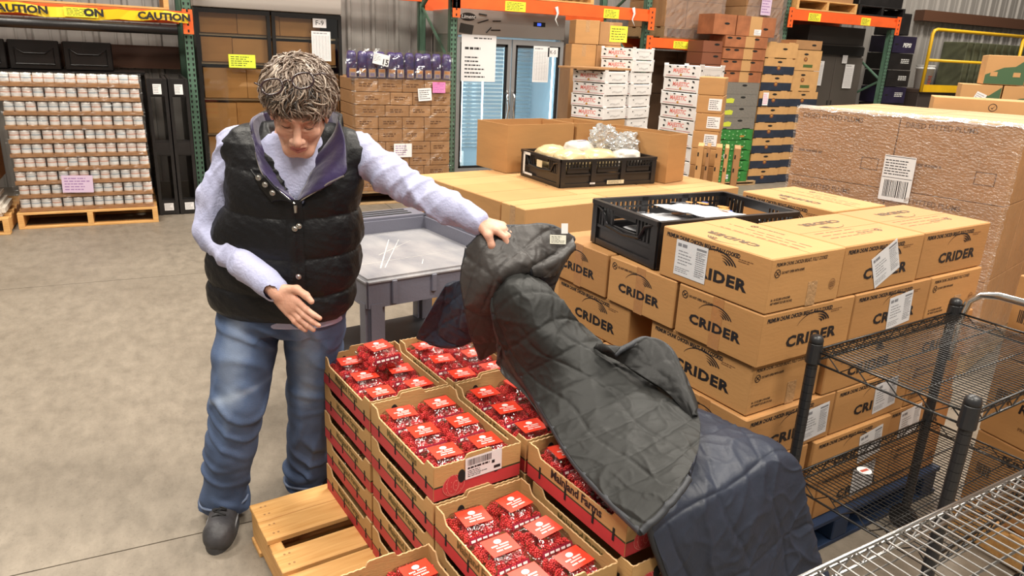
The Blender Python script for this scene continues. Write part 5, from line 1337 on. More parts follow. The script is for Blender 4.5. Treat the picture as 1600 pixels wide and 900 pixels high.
# ---- dark upright refrigerator
t = thing('dark_refrigerator', 'dark grey two door upright refrigerator behind the fruit crates', 'refrigerator', TR(9.10, 8.35, 0)); W = 1.22; H = 1.95
DG = mat('dark_grey_enamel', (.085, .072, .062), .35); DG2 = mat('darker_grey_enamel', (.045, .038, .034), .4)
mk('body', rbox('body', W, .75, H-.1, [DG], .008), t, (0, .03, .10)); mk('header', rbox('header', W, .7, .26, [DG2], .006), t, (0, .05, H))
for (x, y) in ((.03, .05), (W-.09, .05), (.03, .65), (W-.09, .65)): mk('leg', rbox('leg', .06, .06, .10, [BLKM], 0), t, (x, y, 0))
for k in (0, 1):
    d = mk('door', rbox('door', W/2-.012, .03, H-.32, [DG], .004), t, (.006+k*W/2, 0, .14))
    x = W/2-.06 if k == 0 else .02
    mb = MB(); mb.box(x, -.002, .62, x+.03, 0, .98); mk('handle_recess', mb.mesh('handle_recess', [DARKHOLE]), d)
mb = MB(); mb.box(.02, -.002, H-.15, W-.02, 0.03, H-.02); g = mk('grille', mb.mesh('grille', [DARKHOLE]), t)
for (x, z, w_, h_, l) in ((9.35, 1.52, .20, .36, 'tall white sheet on the left door of the dark refrigerator'), (10.02, 1.49, .20, .36, 'tall white sheet on the right door of the dark refrigerator'), (9.88, 1.74, .11, .12, 'small white card on the right door of the dark refrigerator')):
    mk('notice', paper_mesh(w_, h_, 'table', 5), None, frame((x, 8.33, z), (1, 0, 0)), l, 'sign')
mk('shade_filler', rbox('shade_filler', .75, .2, 2.0, [mat('shadow_panel', (.02, .018, .016), .6)], .01), None, (8.32, 8.55, 0), 'dark panel standing in for rack shade left of the refrigerator', 'cabinet')  # flat dark panel put in as the shade inside the bay
# loads on the beams
t = plain_carton(TR(8.45, 7.98, 2.52), .0001, .0001, .0001, 'x') if False else None
frontpallet(8.30, 9.50, 7.95, 'wooden pallet on the right orange beam', WOOD, z=2.362)
mk('carton', rbox('carton', 1.1, .9, .5, [KRAFTD], .004), None, (8.35, 8.0, 2.504), 'brown load on the pallet of the right orange beam', 'carton')
t = frontpallet(9.55, 10.55, 7.95, 'black plastic pallet on the right orange beam beside the wooden one', BLK2, z=2.362, name='plastic_pallet')
mk('black_crate', rbox('black_crate', .95, .8, .4, [BLK2], .01), None, (9.58, 8.0, 2.504), 'black crate load above the end rack post', 'crate')
for k, (x0, x1) in enumerate(((6.12, 7.04), (7.45, 8.12))):
    frontpallet(x0, x1, 8.0, 'wooden pallet %s under the wrapped cartons on the low beam' % ['left', 'right'][k], WOODG, z=1.882)
    for j, (u0, u1) in enumerate(((0, .34), (.345, .92 if k == 0 else .67))):
        for r in range(2):
            plain_carton(TR(x0+u0, 8.02, 2.024+.33*r), u1-u0-.005, .8, .326, 'wrapped brown carton, %s %s on the %s pallet of the low beam' % (['lower', 'upper'][r], ['left', 'right'][j], ['left', 'right'][k]), m=CK[(k+j+r) % 3])
    mk('stretch_wrap', wrap_sheet(x0-.02, x1+.02, 7.985, 1.90, 2.68, 20, 16, .007, 20+k).mesh('stretch_wrap', [film('milky_wrap', (1, .98, .96), .14, .2, 1.0, 14, .3, haze=.22, hcol=(.6, .48, .42))]), None, None, 'milky stretch film around the %s carton load on the low beam' % ['left', 'right'][k], 'film')
mk('notice', paper_mesh(.18, .22, 'note', 45, LIL, PUR), None, frame((7.75, 7.96, 2.36), (1, 0, 0)), 'lilac sheet on the right wrapped carton load', 'sign')
for (x0, x1, z, l) in ((3.9, 5.0, 2.208, 'edge of a wooden pallet on the beam above the steel freezer'), (-2.0, .35, 1.865, 'wooden pallet on the caution taped beam')):
    frontpallet(x0, x1, 7.95, l, WOOD, z=z)
mb = MB()
for (x, z) in ((5.55, 2.16), (4.47, 2.10), (7.55, 1.92)):
    pts = [(x, 7.916, z+.05), (x+.02, 7.912, z-.02), (x-.01, 7.905, z-.09), (x+.03, 7.90, z-.16)]
    m2 = MB(); m2.tube(pts, [.02, .014, .008, .003], 6); mk('film_tail', m2.mesh('film_tail', [WHITE], True), None, None, 'white loose film tail hanging over the beam at %s' % {5.55: 'the rack post end', 4.47: 'the yellow tag', 7.55: 'the low beam'}[x], 'film')
for j in range(2):  # unseen stacks added to block light from the plum pallet's right side
    for k in range(5):
        plain_carton(TR(5.45, 1.05+.80*j, .14+.42*k), .9, .78, .415, 'brown carton added unseen beyond the right edge to shade the plum pallet', m=KRAFTD, group='cartons added beyond the right picture edge for shade')
pallet(.95, 1.6, 'wooden pallet added unseen under the cartons that shade the plum pallet', M=TR(5.43, 1.04, 0))
# ---- black drink crates beyond the rack
DR = mat('drink_crate_navy', (.015, .010, .035), .45, var=.3, vscale=6)
for k in range(8):
    z = .27*k; x = 11.20+.01*math.sin(k*3)
    t = shell_crate(TR(x, 8.55, z), .56, .45, .262, 'black and purple drink crate, %s in the pile at the rack end' % ['bottom', 'second', 'third', 'fourth', 'fifth', 'sixth', 'seventh', 'top'][k], (BLK2, DR)[k % 3 == 1], 0, ((.15, .5),), BLACKP, name='drink_crate')
    if k == 7: mk('lettering', text_mesh('PEPSI', .09, WHITE, .003, .2), t, frame((.34, -.002, .12), (1, 0, 0))); continue
    mb = MB(); scribble(mb, -.10, -.03, .10, .05, 3, 0, .001, .5, 5, k, False); mk('print', mb.mesh('print', [WHITE]), t, frame((.38, -.001, .13), (1, 0, 0)))
mk('drink_crate', rbox('drink_crate', .36, .4, .34, [BLK2], .01), None, (11.22, 8.58, 2.165), 'small black crate on top of the drink crate pile', 'crate')

# ================================================================ YELLOW WORK PLATFORM
YEL = mat('safety_yellow', (.80, .46, .01), .4, var=.08, vscale=5)
t = thing('work_platform', 'yellow railed lift platform against the corrugated wall', 'platform', TR(12.0, 8.45, 0))
PWd = 4.2
mk('deck', rbox('deck', PWd, .75, .06, [mat('platform_deck', (.07, .045, .035), .6)], .004), t, (0, 0, 1.26))
mb = MB(); mb.box(0, -.01, 1.28, PWd, .01, 1.40); mk('toe_board', mb.mesh('toe_board', [YEL]), t)
mb = MB(); mb.tube([(0, 0, 1.28), (0, 0, 2.22), (.03, 0, 2.27), (.10, 0, 2.29), (PWd, 0, 2.29)], .028, 8); mk('rail', mb.mesh('rail', [YEL], True), t)
mb = MB(); mb.tube([(0, 0, 1.80), (PWd, 0, 1.80)], .024, 8); mk('rail', mb.mesh('rail', [YEL], True), t)
for x in (2.55, PWd): mb = MB(); mb.tube([(x, 0, 1.28), (x, 0, 2.29)], .028, 8); mk('rail_post', mb.mesh('rail_post', [YEL], True), t)
mk('base', rbox('base', PWd, .7, 1.1, [mat('lift_body', (.055, .04, .035), .5)], .01), t, (0, .03, .16))
for x in (.3, PWd-.5): mb = MB(); mb.tube([(x, .1, .16), (x, .6, .16)], .16, 16); mk('wheel', mb.mesh('wheel', [BLACKP]), t)
t = thing('white_bucket', 'white plastic bucket standing on the yellow railed platform', 'bucket', TR(12.42, 8.75, 1.321))
mb = MB(); mb.tube([(0, 0, 0), (0, 0, .33), (0, 0, .331), (0, 0, .35), (0, 0, .351), (0, 0, .38)], [.125, .145, .158, .158, .145, .148], 24); mk('pail', mb.mesh('pail', [WHITE], True), t)
mb = MB(); mb.tube([(0, 0, .38), (0, 0, .40)], [.155, .155], 24); mk('lid', mb.mesh('lid', [WHITE]), t)
mb = MB(); scribble(mb, -.05, -.08, .05, .08, 4, 0, 0, .6, 3, 3); mk('print', mb.mesh('print', [INKR]), t, frame((-.02, -.142, .15), (1, 0, 0)))
KH = mat('khaki_panel', (.085, .090, .050), .55, var=.25, vscale=5)
for k in range(13):
    mk('folded_panel', rbox('folded_panel', .17, .45, .82, [KH], .012), None, TR(13.25+.21*k, 8.62, 1.321, 4), 'tall dark khaki folded panel in the row on the yellow railed platform', 'panel', 'khaki panels on the platform')
# yellow handrail low in front
t = thing('handrail', 'low yellow handrail end above the plum cartons', 'rail', TR(6.9, 4.6, 0))
mb = MB(); mb.tube([(0, 0, 0), (0, 0, 1.32), (.03, -.02, 1.38), (.10, -.05, 1.40), (.8, -.38, 1.40), (.85, -.40, 1.36), (.86, -.41, 0)], .022, 8); mk('tube', mb.mesh('tube', [YEL], True), t)
# green banana style cartons behind the plum pallet
MX = TR(6.20, 3.98, -.03, -52)
plain_carton(MX @ TR(-.05, 0, .14), .6, .5, .60, 'tall brown carton under the green printed cartons', m=KRAFTD); plain_carton(MX @ TR(-.05, 0, .745), .6, .5, .60, 'brown carton in the middle under the green printed cartons', m=KRAFT)
pallet(.7, .6, 'wooden pallet under the green printed cartons', M=MX @ TR(-.1, -.05, 0), h=.138)
GB = mat('green_box_print', (.05, .115, .05), .6)
for k, (x, z, l) in enumerate(((0, 1.35, 'green and tan printed carton, lower left beyond the plum pallet'), (.30, 1.35, 'green and tan printed carton, lower right beyond the plum pallet'), (.14, 1.585, 'green and tan printed carton, top one at the right picture edge'))):
    c = plain_carton(MX @ TR(x-.02, 0, z), .29, .4, .23, l, m=KRAFT2)
    mb = MB(); mb.add([(-.14, -.11, 0), (.14, -.11, 0), (.14, .10, 0), (.06, .03, 0), (-.02, .02, 0), (-.14, -.04, 0)], [(0, 1, 2, 3, 4, 5)]); mk('green_print', mb.mesh('green_print', [GB]), c, frame((.145, -.001, .115), (1, 0, 0)))
    mb = MB()
    for q in (-.08, .08): mb.prism([(q-.025, -.05), (q+.025, -.05), (q+.025, -.015), (q-.025, -.015)], 0, .001)
    mk('tan_patch', mb.mesh('tan_patch', [KRAFT2]), c, frame((.145, -.0015, .115), (1, 0, 0)))
mk('notice', paper_mesh(.08, .09, 'note', 4), None, MX @ frame((.12, -.006, 1.47), (1, 0, -.4)), 'white crooked sticker on the green printed cartons', 'sign')
c = plain_carton(TR(5.02, 3.42, 1.37, -52), .62, .4, .10, 'low brown carton with check mark print beyond the plum pallet', m=KRAFT2)
mb = MB(); ring(mb, 0, 0, .022, .022, .004, 0, .0006); mb.quad((-.012, 0, .0006), (-.002, -.012, .0006), (.014, .014, .0006), (-.002, -.004, .0006)); mk('check_mark', mb.mesh('check_mark', [INK]), c, frame((.36, -.001, .05), (1, 0, 0)))
plain_carton(TR(5.02, 3.42, .0, -52), .62, .4, 1.366, 'tall brown carton standing under the low check mark carton', m=KRAFTD)
# stock deep inside the rack bays, the bay shade put into its dark colour
SHD = mat('stored_carton_shaded', (.11, .060, .032), .8, var=.25, vscale=3)
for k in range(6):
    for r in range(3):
        mk('stored_carton', rbox('stored_carton', .455, .34, .575, [SHD], .006), None, ((4.85 if k < 2 else 5.03)+.46*k, 8.62, .58*r), 'brown carton darkened for shade deep in the rack behind the white produce boxes', 'carton', 'stored cartons deep in the rack')
# ================================================================ MOVING BLANKET
PANEL = [[(0.846, 1.954, 1.077), (0.908, 1.922, 1.138), (0.996, 1.899, 1.145), (1.085, 1.887, 1.144), (1.178, 1.896, 1.097)], [(0.827, 1.941, 0.988), (0.884, 1.878, 1.066), (0.966, 1.847, 1.088), (1.059, 1.856, 1.086), (1.149, 1.877, 1.057)], [(0.839, 1.934, 0.896), (0.869, 1.852, 0.985), (0.921, 1.814, 1.042), (1.009, 1.825, 1.043), (1.112, 1.862, 1.006)], [(0.877, 1.971, 0.793), (0.904, 1.901, 0.875), (0.939, 1.861, 0.93), (1.011, 1.869, 0.956), (1.109, 1.886, 0.928)], [(0.926, 2.002, 0.684), (0.96, 1.951, 0.734), (1.01, 1.925, 0.77), (1.084, 1.921, 0.817), (1.151, 1.909, 0.841)]]
FOLD = [[(1.18, 1.906, 1.096), (1.121, 1.902, 1.085), (1.062, 1.899, 1.058), (1.014, 1.901, 1.033)], [(1.16, 1.86, 1.083), (1.101, 1.834, 1.06), (1.041, 1.82, 1.049), (0.991, 1.823, 1.041)], [(1.12, 1.869, 1.028), (1.086, 1.841, 1.01), (1.039, 1.82, 1.009), (0.999, 1.819, 1.017)]]
FLAP = [[(0.843, 2.123, 0.908), (0.87, 2.099, 0.926), (0.887, 2.056, 0.941), (0.889, 2.021, 0.947)], [(0.813, 2.184, 0.803), (0.856, 2.139, 0.825), (0.874, 2.052, 0.861), (0.877, 1.982, 0.884)], [(0.801, 2.269, 0.682), (0.848, 2.188, 0.716), (0.874, 2.085, 0.764), (0.893, 2.008, 0.81)], [(0.828, 2.221, 0.668), (0.866, 2.146, 0.68), (0.892, 2.087, 0.708), (0.922, 2.049, 0.739)]]
STRIP = [[(0.975, 1.956, 1.0), (0.971, 1.918, 1.03), (0.986, 1.913, 1.03), (1.023, 1.906, 1.01)], [(0.879, 1.832, 0.93), (0.909, 1.764, 1.0), (0.969, 1.744, 1.0), (1.046, 1.732, 0.96)], [(0.931, 1.83, 0.78), (0.942, 1.681, 0.885), (1.028, 1.672, 0.9), (1.119, 1.688, 0.87)], [(0.941, 1.69, 0.715), (0.991, 1.602, 0.8), (1.078, 1.563, 0.83), (1.176, 1.559, 0.82)], [(0.904, 1.493, 0.7), (0.996, 1.446, 0.755), (1.112, 1.425, 0.785), (1.243, 1.43, 0.79)], [(0.876, 1.33, 0.69), (0.959, 1.277, 0.74), (1.076, 1.264, 0.77), (1.201, 1.273, 0.785)], [(0.864, 1.171, 0.69), (0.926, 1.135, 0.735), (1.009, 1.126, 0.765), (1.108, 1.155, 0.77)], [(0.856, 1.024, 0.7), (0.898, 1.023, 0.73), (0.945, 1.033, 0.755), (1.01, 1.069, 0.765)]]
LOBE = [[(1.092, 1.597, 0.865), (1.121, 1.515, 0.845), (1.149, 1.439, 0.825), (1.181, 1.367, 0.805), (1.177, 1.257, 0.785)], [(1.077, 1.527, 0.885), (1.141, 1.505, 0.875), (1.184, 1.45, 0.86), (1.204, 1.375, 0.84), (1.182, 1.261, 0.8)], [(1.091, 1.5, 0.875), (1.141, 1.502, 0.895), (1.204, 1.507, 0.905), (1.243, 1.445, 0.88), (1.208, 1.292, 0.8)]]
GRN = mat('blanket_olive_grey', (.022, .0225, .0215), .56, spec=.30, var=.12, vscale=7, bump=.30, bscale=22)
GRN2 = mat('blanket_grey_shaded', (.016, .016, .016), .55, spec=.3, bump=.3, bscale=26)  # shaded copy of the blanket grey, shade painted into the turned edge
NVY = mat('blanket_navy', (.022, .028, .047), .52, spec=.45, var=.15, vscale=6, bump=.35, bscale=26)
LIN = mat('blanket_grey_lining', (.045, .040, .038), .5, var=.15, vscale=8, bump=.4, bscale=24)
PIPE = mat('blanket_binding', (.026, .028, .034), .6)
blk = thing('moving_blanket', 'grey and navy quilted moving blanket draped from the raised hand over the raspberry crates', 'blanket', Matrix.Identity(4))
blk['label'] = 'quilted grey and navy blanket draped from the raised hand over the raspberry crates'
def quilt(rows, name, mats, sub=10, pitch=.115, angle=0.0, thick=.012, puffh=.009, wr=.010, seed=0, edges=(0, 1, 2, 3), wscale=7):
    A = np.array(rows, float)
    def cr(P, n):
        out = []
        for i in range(len(P)-1):
            p0, p1, p2, p3 = P[max(i-1, 0)], P[i], P[i+1], P[min(i+2, len(P)-1)]
            for k in range(n):
                t = k/n; out.append(.5*((2*p1)+(-p0+p2)*t+(2*p0-5*p1+4*p2-p3)*t*t+(-p0+3*p1-3*p2+p3)*t**3))
        out.append(P[-1]); return np.array(out)
    B = cr(A, sub); B = cr(B.transpose(1, 0, 2), sub).transpose(1, 0, 2); n, m = B.shape[:2]
    # arc lengths
    su = np.concatenate([np.zeros((1, m)), np.cumsum(np.linalg.norm(np.diff(B, axis=0), axis=2), axis=0)]).mean(1)
    sv = np.concatenate([np.zeros((n, 1)), np.cumsum(np.linalg.norm(np.diff(B, axis=1), axis=2), axis=1)], axis=1)
    U = np.tile(su[:, None], (1, m)); V_ = sv
    ca, sa = math.cos(angle), math.sin(angle); a, b = U*ca+V_*sa, -U*sa+V_*ca
    wob = lambda p: p+.006*np.sin(U*23+seed)+.006*np.sin(V_*19+seed*2)
    da = np.abs((wob(a)/pitch+.5) % 1-.5)*pitch; db = np.abs((wob(b)/pitch+.5) % 1-.5)*pitch
    q = np.minimum(1-np.exp(-(da/.0045)**1.3), 1-np.exp(-(db/.0045)**1.3))*(.75+.25*np.clip(np.minimum(da, db)/.03, 0, 1))
    du = np.gradient(B, axis=0); dv = np.gradient(B, axis=1); N = np.cross(du, dv); N /= (np.linalg.norm(N, axis=2, keepdims=True)+1e-9)
    wn = np.zeros((n, m))
    for i in range(n):
        for j in range(m):
            p = B[i, j]; r1 = 1-abs(mnoise.noise(Vector((p[0]*wscale+seed, p[1]*wscale, p[2]*wscale)))*2); r2 = 1-abs(mnoise.noise(Vector((p[0]*wscale*2.6+seed, p[1]*wscale*1.3, p[2]*wscale*2.2)))*2)
            r3 = 1-abs(mnoise.noise(Vector((p[0]*wscale*4+seed, p[1]*wscale*3.4, p[2]*wscale*4+5)))*2); wn[i, j] = .5*r1**4+.5*r2**5+.35*r3**4-.25
    off = (q*puffh+wn*wr)[..., None]
    T = B+N*(thick*.5+off); Bo = B-N*(thick*.5+(q*puffh*.6)[..., None]-wn[..., None]*wr)
    vs = np.concatenate([T.reshape(-1, 3), Bo.reshape(-1, 3)]); fs = []; fm = []; o = n*m
    for i in range(n-1):
        for j in range(m-1):
            c = i*m+j; fs.append((c, c+1, c+m+1, c+m)); fm.append(0); fs.append((o+c, o+c+m, o+c+m+1, o+c+1)); fm.append(1)
    rim = [i*m for i in range(n)]+[(n-1)*m+j for j in range(1, m)]+[i*m+m-1 for i in range(n-2, -1, -1)]+[j for j in range(m-2, 0, -1)]
    for k in range(len(rim)): a_, b_ = rim[k], rim[(k+1) % len(rim)]; fs.append((a_, b_, o+b_, o+a_)); fm.append(1)
    ob = mk(name, new_mesh(name, vs, fs, mats, fm, True), blk)
    mid = (T+Bo)/2
    E_ = {0: mid[0], 1: mid[:, -1], 2: mid[-1], 3: mid[:, 0]}
    for e in edges:
        mb = MB(); mb.tube([Vector(p) for p in E_[e][::2]]+[Vector(E_[e][-1])], .0085, 8); mk('edge_binding', mb.mesh('edge_binding', [PIPE], True), ob)
    return ob
quilt(PANEL, 'held_panel', [LIN, NVY], 18, .105, .75, puffh=.006, wr=.006, seed=1, edges=(0, 1, 3))
quilt(FOLD, 'turned_fold', [NVY, LIN], 12, .10, .7, puffh=.006, wr=.007, seed=2, edges=(0, 1))
quilt(FLAP, 'navy_flap', [NVY, NVY], 16, .11, .5, puffh=.006, wr=.007, seed=3, edges=(1, 2))
quilt(STRIP, 'grey_fold', [GRN, NVY], 30, .105, .12, puffh=.0048, wr=.0060, seed=4, edges=(2, 3), wscale=6)
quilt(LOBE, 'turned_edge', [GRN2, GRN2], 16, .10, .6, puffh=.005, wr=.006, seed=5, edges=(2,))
# hump over the right crate stacks: top, front and right drops
rows = []
for (y, dy) in ((-.10, 0), (-.45, 0), (-.75, 0), (-1.02, 0), (-1.20, .005), (-1.245, .07), (-1.265, .22), (-1.29, .38), (-1.31, .53)):
    r = []
    x0 = .56 if y > -.8 else (.44 if y > -1.1 else (.33 if dy < .1 else .33+.28*dy))
    for (x, dx) in ((x0, .0), (max(.45, x0+.03), 0), (.62, 0), (.79, .003), (.845, .06), (.875, .22), (.90, .40), (.915, .54)):
        z = .682+.018*math.sin(x*9+y*4)-max(dx, dy)
        z = min(z, .70); ex = .0 if dy == 0 else .015*math.sin(x*16+1)*(dy/.4)
        fl = .05*(dx/.4)*(dy/.4)
        p = MB_R @ Vector((x+fl+(.018*math.sin(y*13)*(dx/.4)), y+ex-fl*.6, max(z, .10)))
        r.append(tuple(p))
    rows.append(r)
SIDE_ = [[STRIP[i][0], tuple((Vector(STRIP[i][0])*.5+Vector(q)*.5)+Vector((.01, .02, -.01))), q] for i, q in enumerate(((.985, 1.96, .90), (.93, 1.86, .80), (.93, 1.86, .70), (.945, 1.72, .675), (.915, 1.53, .672)))]
quilt(SIDE_, 'shadowed_side', [LIN, LIN], 10, .12, .1, puffh=.005, wr=.008, seed=9, edges=())
quilt(rows, 'navy_drape', [NVY, GRN], 34, .165, .05, puffh=.0055, wr=.010, seed=6, edges=(0, 3), wscale=3.4)
tagm = mat('blanket_tag', (.62, .60, .50), .6)
mk('care_tag', paper_mesh(.048, .026, 'note', 5, tagm, INK), blk, frame((1.050, 1.770, 1.135), (.9, -.25, -.04), (0, .35, 1)))
mk('care_tag', paper_mesh(.020, .030, 'blank', 5, WHITE, INK), blk, frame((1.088, 1.800, 1.158), (.9, -.25, 0), (0, .2, 1)))
# ================================================================ PERSON (implicit surfaces -> one continuous mesh per garment)
class Field:
    def __init__(s, lo, hi, h):
        s.lo = np.array(lo, float); s.h = h; s.n = np.ceil((np.array(hi)-s.lo)/h).astype(int)+1
        s.d = np.full(s.n, 0.08, np.float32)
    def sub(s, lo, hi, pad):
        a = np.clip(np.floor((np.array(lo)-pad-s.lo)/s.h).astype(int), 0, s.n); b = np.clip(np.ceil((np.array(hi)+pad-s.lo)/s.h).astype(int)+1, 0, s.n)
        if (b <= a).any(): return None
        sl = tuple(slice(a[i], b[i]) for i in range(3))
        ax = [(s.lo[i]+s.h*np.arange(a[i], b[i])).astype(np.float32) for i in range(3)]
        return sl, np.meshgrid(*ax, indexing='ij', sparse=True)
    def comb(s, sl, e, k, op):
        d = s.d[sl]
        if op == 'sub': e = -e; d, e = -d, -e      # max(d,-e) = -min(-d,e)
        if k > 0:
            hh = np.clip(.5+.5*(e-d)/k, 0, 1); r = e*(1-hh)+d*hh-k*hh*(1-hh)
        else: r = np.minimum(d, e)
        s.d[sl] = -r if op == 'sub' else r
    def cone(s, a, b, ra, rb, k=.01, op='add'):
        a = np.array(a, float); b = np.array(b, float); m = max(ra, rb)
        q = s.sub(np.minimum(a, b)-m, np.maximum(a, b)+m, .03+k)
        if q is None: return
        sl, (X, Y, Z) = q; ba = b-a; L2 = (ba**2).sum()+1e-12
        t = np.clip(((X-a[0])*ba[0]+(Y-a[1])*ba[1]+(Z-a[2])*ba[2])/L2, 0, 1)
        e = np.sqrt((X-a[0]-t*ba[0])**2+(Y-a[1]-t*ba[1])**2+(Z-a[2]-t*ba[2])**2)-(ra+(rb-ra)*t)
        s.comb(sl, e.astype(np.float32), k, op)
    def chain(s, pts, rs, k=.01, op='add'):
        for i in range(len(pts)-1): s.cone(pts[i], pts[i+1], rs[i], rs[i+1], k, op)
    def ell(s, c, r, k=.01, op='add', M=None):
        """ellipsoid, M: 3x3 columns = axes"""
        c = np.array(c, float); r = np.array(r, float); M = np.eye(3) if M is None else np.array(M)
        ext = np.sqrt((M**2) @ (r**2)); q = s.sub(c-ext, c+ext, .03+k)
        if q is None: return
        sl, (X, Y, Z) = q; dx, dy, dz = X-c[0], Y-c[1], Z-c[2]
        u = [(dx*M[0, i]+dy*M[1, i]+dz*M[2, i]) for i in range(3)]
        k0 = np.sqrt(sum((u[i]/r[i])**2 for i in range(3))); k1 = np.sqrt(sum((u[i]/r[i]**2)**2 for i in range(3)))+1e-9
        s.comb(sl, (k0*(k0-1)/k1).astype(np.float32), k, op)
    def torso(s, tab, k=.02, p=2.4, mod=None, op='add', rot=0.0):
        tab = np.array(tab, float); lo = (min(tab[:, 1]-tab[:, 3]), min(tab[:, 2]-tab[:, 4]), tab[0, 0]); hi = (max(tab[:, 1]+tab[:, 3]), max(tab[:, 2]+tab[:, 4]), tab[-1, 0])
        sl, (X, Y, Z) = s.sub(lo, hi, .05); z = Z.ravel()
        cx, cy, a, b = [np.interp(z, tab[:, 0], tab[:, i]).astype(np.float32)[None, None, :] for i in (1, 2, 3, 4)]
        g = (np.abs((X-cx)/a)**p+np.abs((Y-cy)/b)**p)**(1/p)
        e = (g-1)*np.minimum(a, b)*.95
        if mod is not None: e = e-mod(X, Y, Z)
        ez = np.maximum(tab[0, 0]-Z, Z-tab[-1, 0]); e = np.maximum(e, ez)
        s.comb(sl, e.astype(np.float32), k, op)
    def warp(s, fn):
        """add a displacement fn(X,Y,Z) near the surface"""
        idx = np.argwhere(np.abs(s.d) < 4*s.h); P = s.lo+idx*s.h
        s.d[idx[:, 0], idx[:, 1], idx[:, 2]] -= fn(P[:, 0], P[:, 1], P[:, 2]).astype(np.float32)
    def surface(s, name, mats, fmat=None):
        d = s.d; ins = d < 0; h = s.h
        c = np.zeros(tuple(np.array(d.shape)-1), np.uint8)
        for i in (0, 1):
            for j in (0, 1):
                for k in (0, 1): c += ins[i:d.shape[0]-1+i, j:d.shape[1]-1+j, k:d.shape[2]-1+k]
        cells = np.argwhere((c > 0) & (c < 8)); ids = np.full(c.shape, -1, np.int32); ids[cells[:, 0], cells[:, 1], cells[:, 2]] = np.arange(len(cells))
        acc = np.zeros((len(cells), 3)); cnt = np.zeros(len(cells))
        corner = {(i, j, k): d[cells[:, 0]+i, cells[:, 1]+j, cells[:, 2]+k] for i in (0, 1) for j in (0, 1) for k in (0, 1)}
        for ax in range(3):
            for u in (0, 1):
                for v in (0, 1):
                    a = [u, v]; a.insert(ax, 0); b = list(a); b[ax] = 1
                    da, db = corner[tuple(a)], corner[tuple(b)]; m = (da < 0) != (db < 0)
                    t = np.where(m, da/(da-db+1e-12), 0); p = np.tile(np.array(a, float), (len(cells), 1)); p[:, ax] = t
                    acc += p*m[:, None]; cnt += m
        V = s.lo+h*(cells+acc/np.maximum(cnt, 1)[:, None])
        F = []
        for ax in range(3):
            o1, o2 = [(1, 2), (2, 0), (0, 1)][ax]
            A = [slice(None)]*3; B = [slice(None)]*3; A[ax] = slice(0, -1); B[ax] = slice(1, None)
            for o in (o1, o2): A[o] = slice(1, -1); B[o] = slice(1, -1)
            ia, ib = ins[tuple(A)], ins[tuple(B)]; e = np.argwhere(ia != ib)
            if not len(e): continue
            flip = ib[e[:, 0], e[:, 1], e[:, 2]]; e = e.copy(); e[:, o1] += 1; e[:, o2] += 1
            q = []
            for (u, v) in ((-1, -1), (0, -1), (0, 0), (-1, 0)):
                g = e.copy(); g[:, o1] += u; g[:, o2] += v; q.append(ids[g[:, 0], g[:, 1], g[:, 2]])
            q = np.stack(q, 1); q[flip] = q[flip][:, ::-1]; F.append(q)
        F = np.concatenate(F); F = F[(F >= 0).all(1)]
        me = bpy.data.meshes.new(name); me.vertices.add(len(V)); me.vertices.foreach_set('co', V.ravel().astype(np.float32))
        me.loops.add(F.size); me.polygons.add(len(F)); me.loops.foreach_set('vertex_index', F.ravel().astype(np.int32))
        me.polygons.foreach_set('loop_start', (np.arange(len(F))*4).astype(np.int32)); me.polygons.foreach_set('loop_total', np.full(len(F), 4, np.int32))
        me.polygons.foreach_set('use_smooth', np.ones(len(F), bool))
        for m in mats: me.materials.append(m)
        if fmat is not None: me.polygons.foreach_set('material_index', fmat(V[F].mean(1)).astype(np.int32))
        me.update(); return me
def fold(X, Y, Z, amp, f, seed):
    """cheap anisotropic fold field"""
    r = np.random.RandomState(seed); o = 0
    for k in range(7):
        w_ = r.normal(size=3)*f*(1+.35*k); o = o+np.sin(X*w_[0]+Y*w_[1]+Z*w_[2]+r.uniform(0, 6.28)+1.3*np.sin(X*w_[1]*.5+Z*w_[0]*.6+k))/(1+.45*k)
    return amp*o/3
def crease(X, Y, Z, w_, seed):
    # sparse soft ridges along one direction, bent and masked by slow noise
    r = np.random.RandomState(seed); q = r.uniform(0, 6.28, 8)
    ph = X*w_[0]+Y*w_[1]+Z*w_[2]+2.6*np.sin(X*11+Z*9+q[0])+1.7*np.sin(Y*17-Z*13+q[1])+1.2*np.sin(X*23+Y*8+q[2])
    m = np.clip(.5+.8*np.sin(X*13+Z*10-Y*7+q[3])+.6*np.sin(Z*19-X*9+q[4]), 0, 1.2)
    return m*((.5+.5*np.cos(ph))**3-.25)
PM = TR(.26, 2.40, 0, -27.15)
per = thing('person', 'grey haired person in black quilted vest and jeans lifting the blanket corner', 'person', PM)
SKIN = mat('skin', (.62, .315, .215), .5, spec=.4, var=.10, vscale=22, col2=(.70, .40, .29), bump=.12, bscale=160)
SKIN.node_tree.nodes['Principled BSDF'].inputs['Subsurface Weight'].default_value = .12
SKIN.node_tree.nodes['Principled BSDF'].inputs['Subsurface Radius'].default_value = (.012, .005, .003)
# ---- head frame
psi, th = R(12), R(25)
hf = np.array([math.sin(psi)*math.cos(th), -math.cos(psi)*math.cos(th), -math.sin(th)]); hu = np.array([math.sin(psi)*math.sin(th), -math.cos(psi)*math.sin(th), math.cos(th)]); hr = np.array([math.cos(psi), math.sin(psi), 0])
roll = R(-3); hr, hu = hr*math.cos(roll)+hu*math.sin(roll), hu*math.cos(roll)-hr*math.sin(roll)
HO = np.array([.234, -.130, 1.460]); HM = np.stack([hr, -hf, hu], 1)       # head coords: x right, y back, z up
Hd = lambda x, y, z: HO + HM @ np.array([x, y, z])
body = Field((-.24, -.36, .74), (.92, .26, 1.64), .003)
